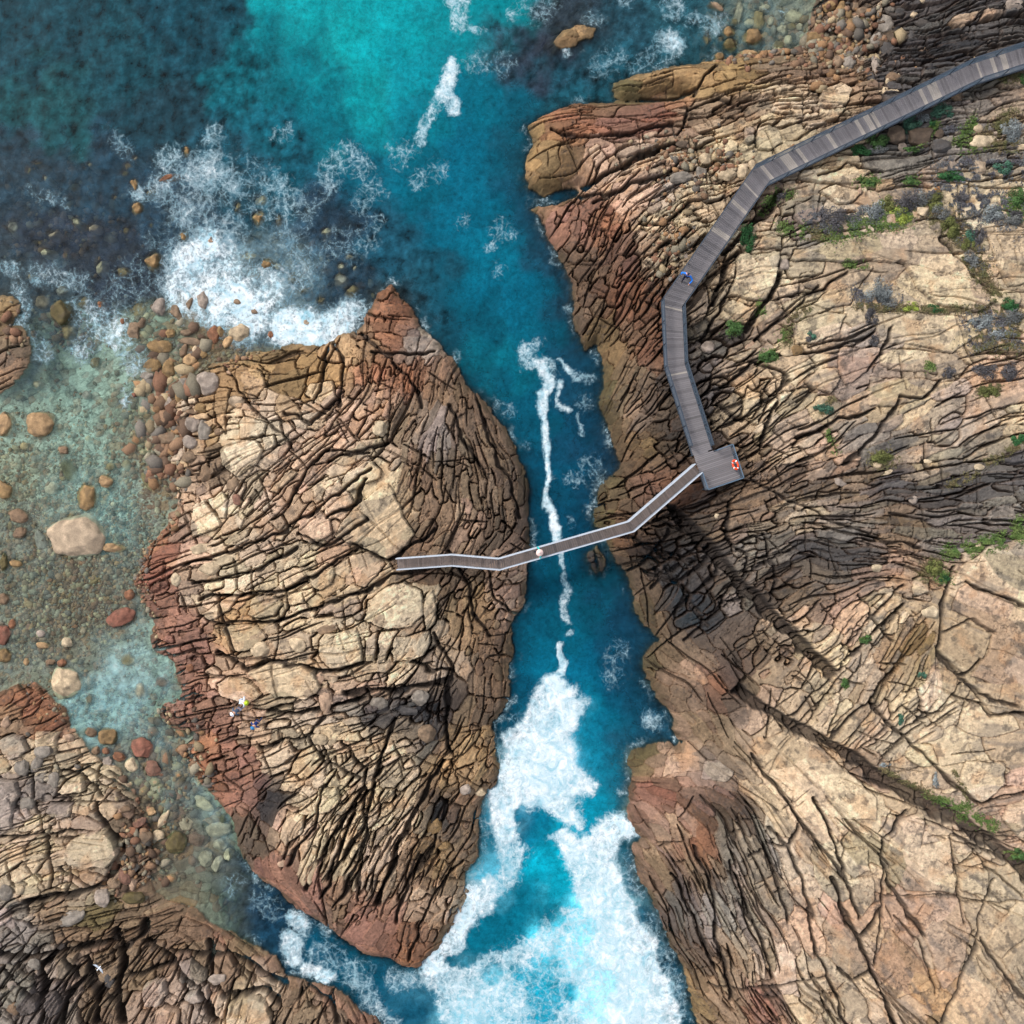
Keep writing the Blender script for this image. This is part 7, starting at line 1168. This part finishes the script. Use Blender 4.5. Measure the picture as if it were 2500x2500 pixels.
for (t, px, py, rx, ry, kd, where) in SHRUBS:
    s = TL[t][2] * MPP; rx *= s * 1.3; ry *= s * 1.3; x, y, z = wp(t, px, py); gz = ground_max(x, y, min(rx, ry) * .5) - .1; hh = min(rx, ry) * .75
    base_c, word = SHC[kd]; root = link('shrub', None, None, (x, y, gz), label='%s shrub %s' % (word, where), category='shrub')
    root['label'] = ' '.join(root['label'].split()[:16]); root['group'] = 'coastal shrubs on the slope'
    n = int(np.clip(rx * ry * 1800, 260, 3000)); nb = int(7 + rx * ry * 10); bc = lr.normal(size=(nb, 3)); bc /= np.linalg.norm(bc, axis=1)[:, None]; bc[:, 2] = abs(bc[:, 2]); bc *= (.35 + .5 * lr.random(nb))[:, None]; br_ = .22 + .22 * lr.random(nb); bcol = .6 + .8 * lr.random(nb)
    k = lr.integers(0, nb, n); dv = lr.normal(size=(n, 3)); dv /= np.linalg.norm(dv, axis=1)[:, None]; P = bc[k] + dv * (br_[k] * (.6 + .5 * lr.random(n)))[:, None]
    P[:, 2] = np.maximum(P[:, 2], -.1); P = P * np.array([rx, ry, hh]) * 1.0; N = dv + np.array([0, 0, .6]); N /= np.linalg.norm(N, axis=1)[:, None]
    cols = lin(base_c)[None] * bcol[k][:, None] * (.65 + .7 * lr.random(n))[:, None]
    V, Fc, Cc = leaves(P, N, .075 if kd not in ('silver', 'grey', 'purple') else .06, cols)
    link('foliage', mesh_from('foliage', V, Fc, M_LEAF, False, np.clip(Cc, .01, .6)), root)
    q = MB()
    for _ in range(9): e = bc[lr.integers(nb)] * [rx, ry, hh]; q.tube((0, 0, -.1), tuple(e + [0, 0, .03]), .018, 5, .006)
    q.build('stem', M_TWIG, root)
# low ground cover: grasses and cushion plants in the joints
GC = [('Z',45,[(1360,1240),(1440,1130),(1520,1020)],'g'),('Z',46,[(1380,1270),(1600,1240)],'g'),('Z',50,[(1650,1260),(1850,1260)],'o'),('C',30,[(650,1190),(800,1215)],'g'),('C',34,[(800,1215),(900,1230)],'o'),('C',42,[(900,1230),(1050,1190),(1300,1150)],'g'),('C',26,[(1060,965),(1160,945)],'g'),('C',20,[(1310,955),(1380,950)],'g'),('C',18,[(990,1385),(1100,1392)],'g'),('C',22,[(690,1800),(700,1700),(790,1610)],'o'),('C',16,[(540,1590),(560,1640)],'g'),('C',18,[(1050,1610),(1250,1620),(1450,1625),(1740,1625)],'o'),('C',36,[(1800,1600),(1932,1700)],'o'),
 ('C',70,[(1380,1040),(1700,1060),(1932,1150)],'s'),('C',60,[(1500,900),(1932,880)],'s'),('C',50,[(800,1150),(1000,1180),(1300,1100)],'s'),('C',40,[(1050,1530),(1250,1580)],'s'),('Z',50,[(1250,1100),(1400,1150)],'s'),('C',60,[(1650,1680),(1900,1720)],'s'),('F',50,[(1650,60),(1932,40)],'s'),('C',50,[(1600,1180),(1700,1400)],'s'),('C',50,[(1400,1060),(1560,1180),(1640,1300),(1700,1450)],'o'),('C',30,[(1700,1450),(1800,1580)],'o'),('C',46,[(1860,1080),(1932,1130)],'g'),('C',20,[(720,1000),(700,1030)],'g'),('C',30,[(1180,1080),(1330,1130)],'g'),('C',40,[(1880,600),(1700,760)],'o'),('C',24,[(650,1000),(560,1100)],'g'),('C',26,[(1800,420),(1900,400)],'o'),('C',18,[(1480,640),(1350,790)],'g'),
 ('F',34,[(1520,1180),(1640,1160),(1740,1130),(1932,1080)],'g'),('F',36,[(1400,1300),(1470,1230)],'o'),('F',30,[(1480,1300),(1530,1310)],'g'),('F',18,[(1690,725),(1800,680),(1932,600)],'o'),('F',18,[(1540,830),(1690,760)],'o'),('F',28,[(1700,330),(1790,310)],'o'),('F',40,[(1150,690),(1230,690)],'o'),('F',26,[(390,10),(430,0)],'g'),('F',22,[(640,60),(700,20)],'g'),('F',26,[(570,150),(620,140)],'g'),('F',60,[(1700,80),(1900,60)],'o'),('F',20,[(1450,210),(1420,200)],'g'),('F',16,[(900,540),(940,650)],'g'),('F',16,[(930,370),(870,450)],'o'),('F',12,[(1100,1640),(1080,1630)],'g'),('F',30,[(1880,1040),(1932,1010)],'g'),
 ('I',16,[(1190,600),(1330,670),(1480,750)],'o'),('I',22,[(1440,730),(1570,800)],'g'),('I',30,[(1620,840),(1780,900)],'g'),('I',20,[(1560,790),(1650,800)],'g'),('I',24,[(1880,1040),(1932,1070)],'g'),('I',12,[(1000,130),(1000,170)],'g'),('I',10,[(1560,600),(1640,760)],'o')]
PP, NN_, CC = [], [], []
for (t, r, pts, kd) in GC:
    s = TL[t][2] * MPP; rr = r * s; P = [wp(t, a, b)[:2] for a, b in pts]
    for a, b in zip(P[:-1], P[1:]):
        a = np.array(a); b = np.array(b); L_ = np.linalg.norm(b - a); n = int((L_ + rr) * rr * 2 * 640)
        f = lr.random(n); q = a + (b - a) * f[:, None] + lr.normal(size=(n, 2)) * rr * .6
        keep = pn(q[:, 0] * 1.1, q[:, 1] * 1.1, 71) + .6 * pn(q[:, 0] * 3, q[:, 1] * 3, 72) > (-.2 if kd != 's' else .02); q = q[keep]; n = len(q)
        if n == 0: continue
        ix = np.clip(np.searchsorted(ax, q[:, 0]), 0, NA - 1); iy = np.clip(np.searchsorted(ax, q[:, 1]), 0, NA - 1); zz = H[iy, ix] + .02 + .10 * lr.random(n) * (1 + pn(q[:, 0] * 2, q[:, 1] * 2, 73))
        PP.append(np.column_stack([q, zz])); v = lr.normal(size=(n, 3)) * .5 + [0, 0, 1]; NN_.append(v / np.linalg.norm(v, axis=1)[:, None])
        c1 = lin((78, 104, 50)) if kd == 'g' else lin((98, 98, 62)) if kd == 'o' else lin((106, 108, 108)); c2 = lin((104, 120, 66)) if kd == 'g' else lin((110, 96, 70)) if kd == 'o' else lin((84, 82, 88))
        m_ = np.clip(.5 + pn(q[:, 0] * 1.7, q[:, 1] * 1.7, 74) * 1.3, 0, 1)[:, None]; CC.append((c1 * (1 - m_) + c2 * m_) * (.55 + .8 * lr.random(n))[:, None])
P = np.concatenate(PP); N = np.concatenate(NN_); Cc = np.concatenate(CC)
V, Fc, Cc = leaves(P, N, .075, Cc)
me = bpy.data.meshes.new('ground_cover'); me.vertices.add(len(V)); me.vertices.foreach_set('co', V.astype(np.float32).ravel()); me.loops.add(len(Fc) * 4); me.loops.foreach_set('vertex_index', Fc.astype(np.int32).ravel()); me.polygons.add(len(Fc)); me.polygons.foreach_set('loop_start', (np.arange(len(Fc)) * 4).astype(np.int32)); me.update(calc_edges=True)
atb = me.attributes.new('Col', 'FLOAT_COLOR', 'POINT'); atb.data.foreach_set('color', np.concatenate([Cc, np.ones((len(Cc), 1))], 1).astype(np.float32).ravel()); me.materials.append(M_LEAF)
link('ground_cover', me, kind='stuff', label='low green and olive ground cover growing in the rock joints of the right slope', category='ground cover')
print('done', len(Fc), time.time() - T0)
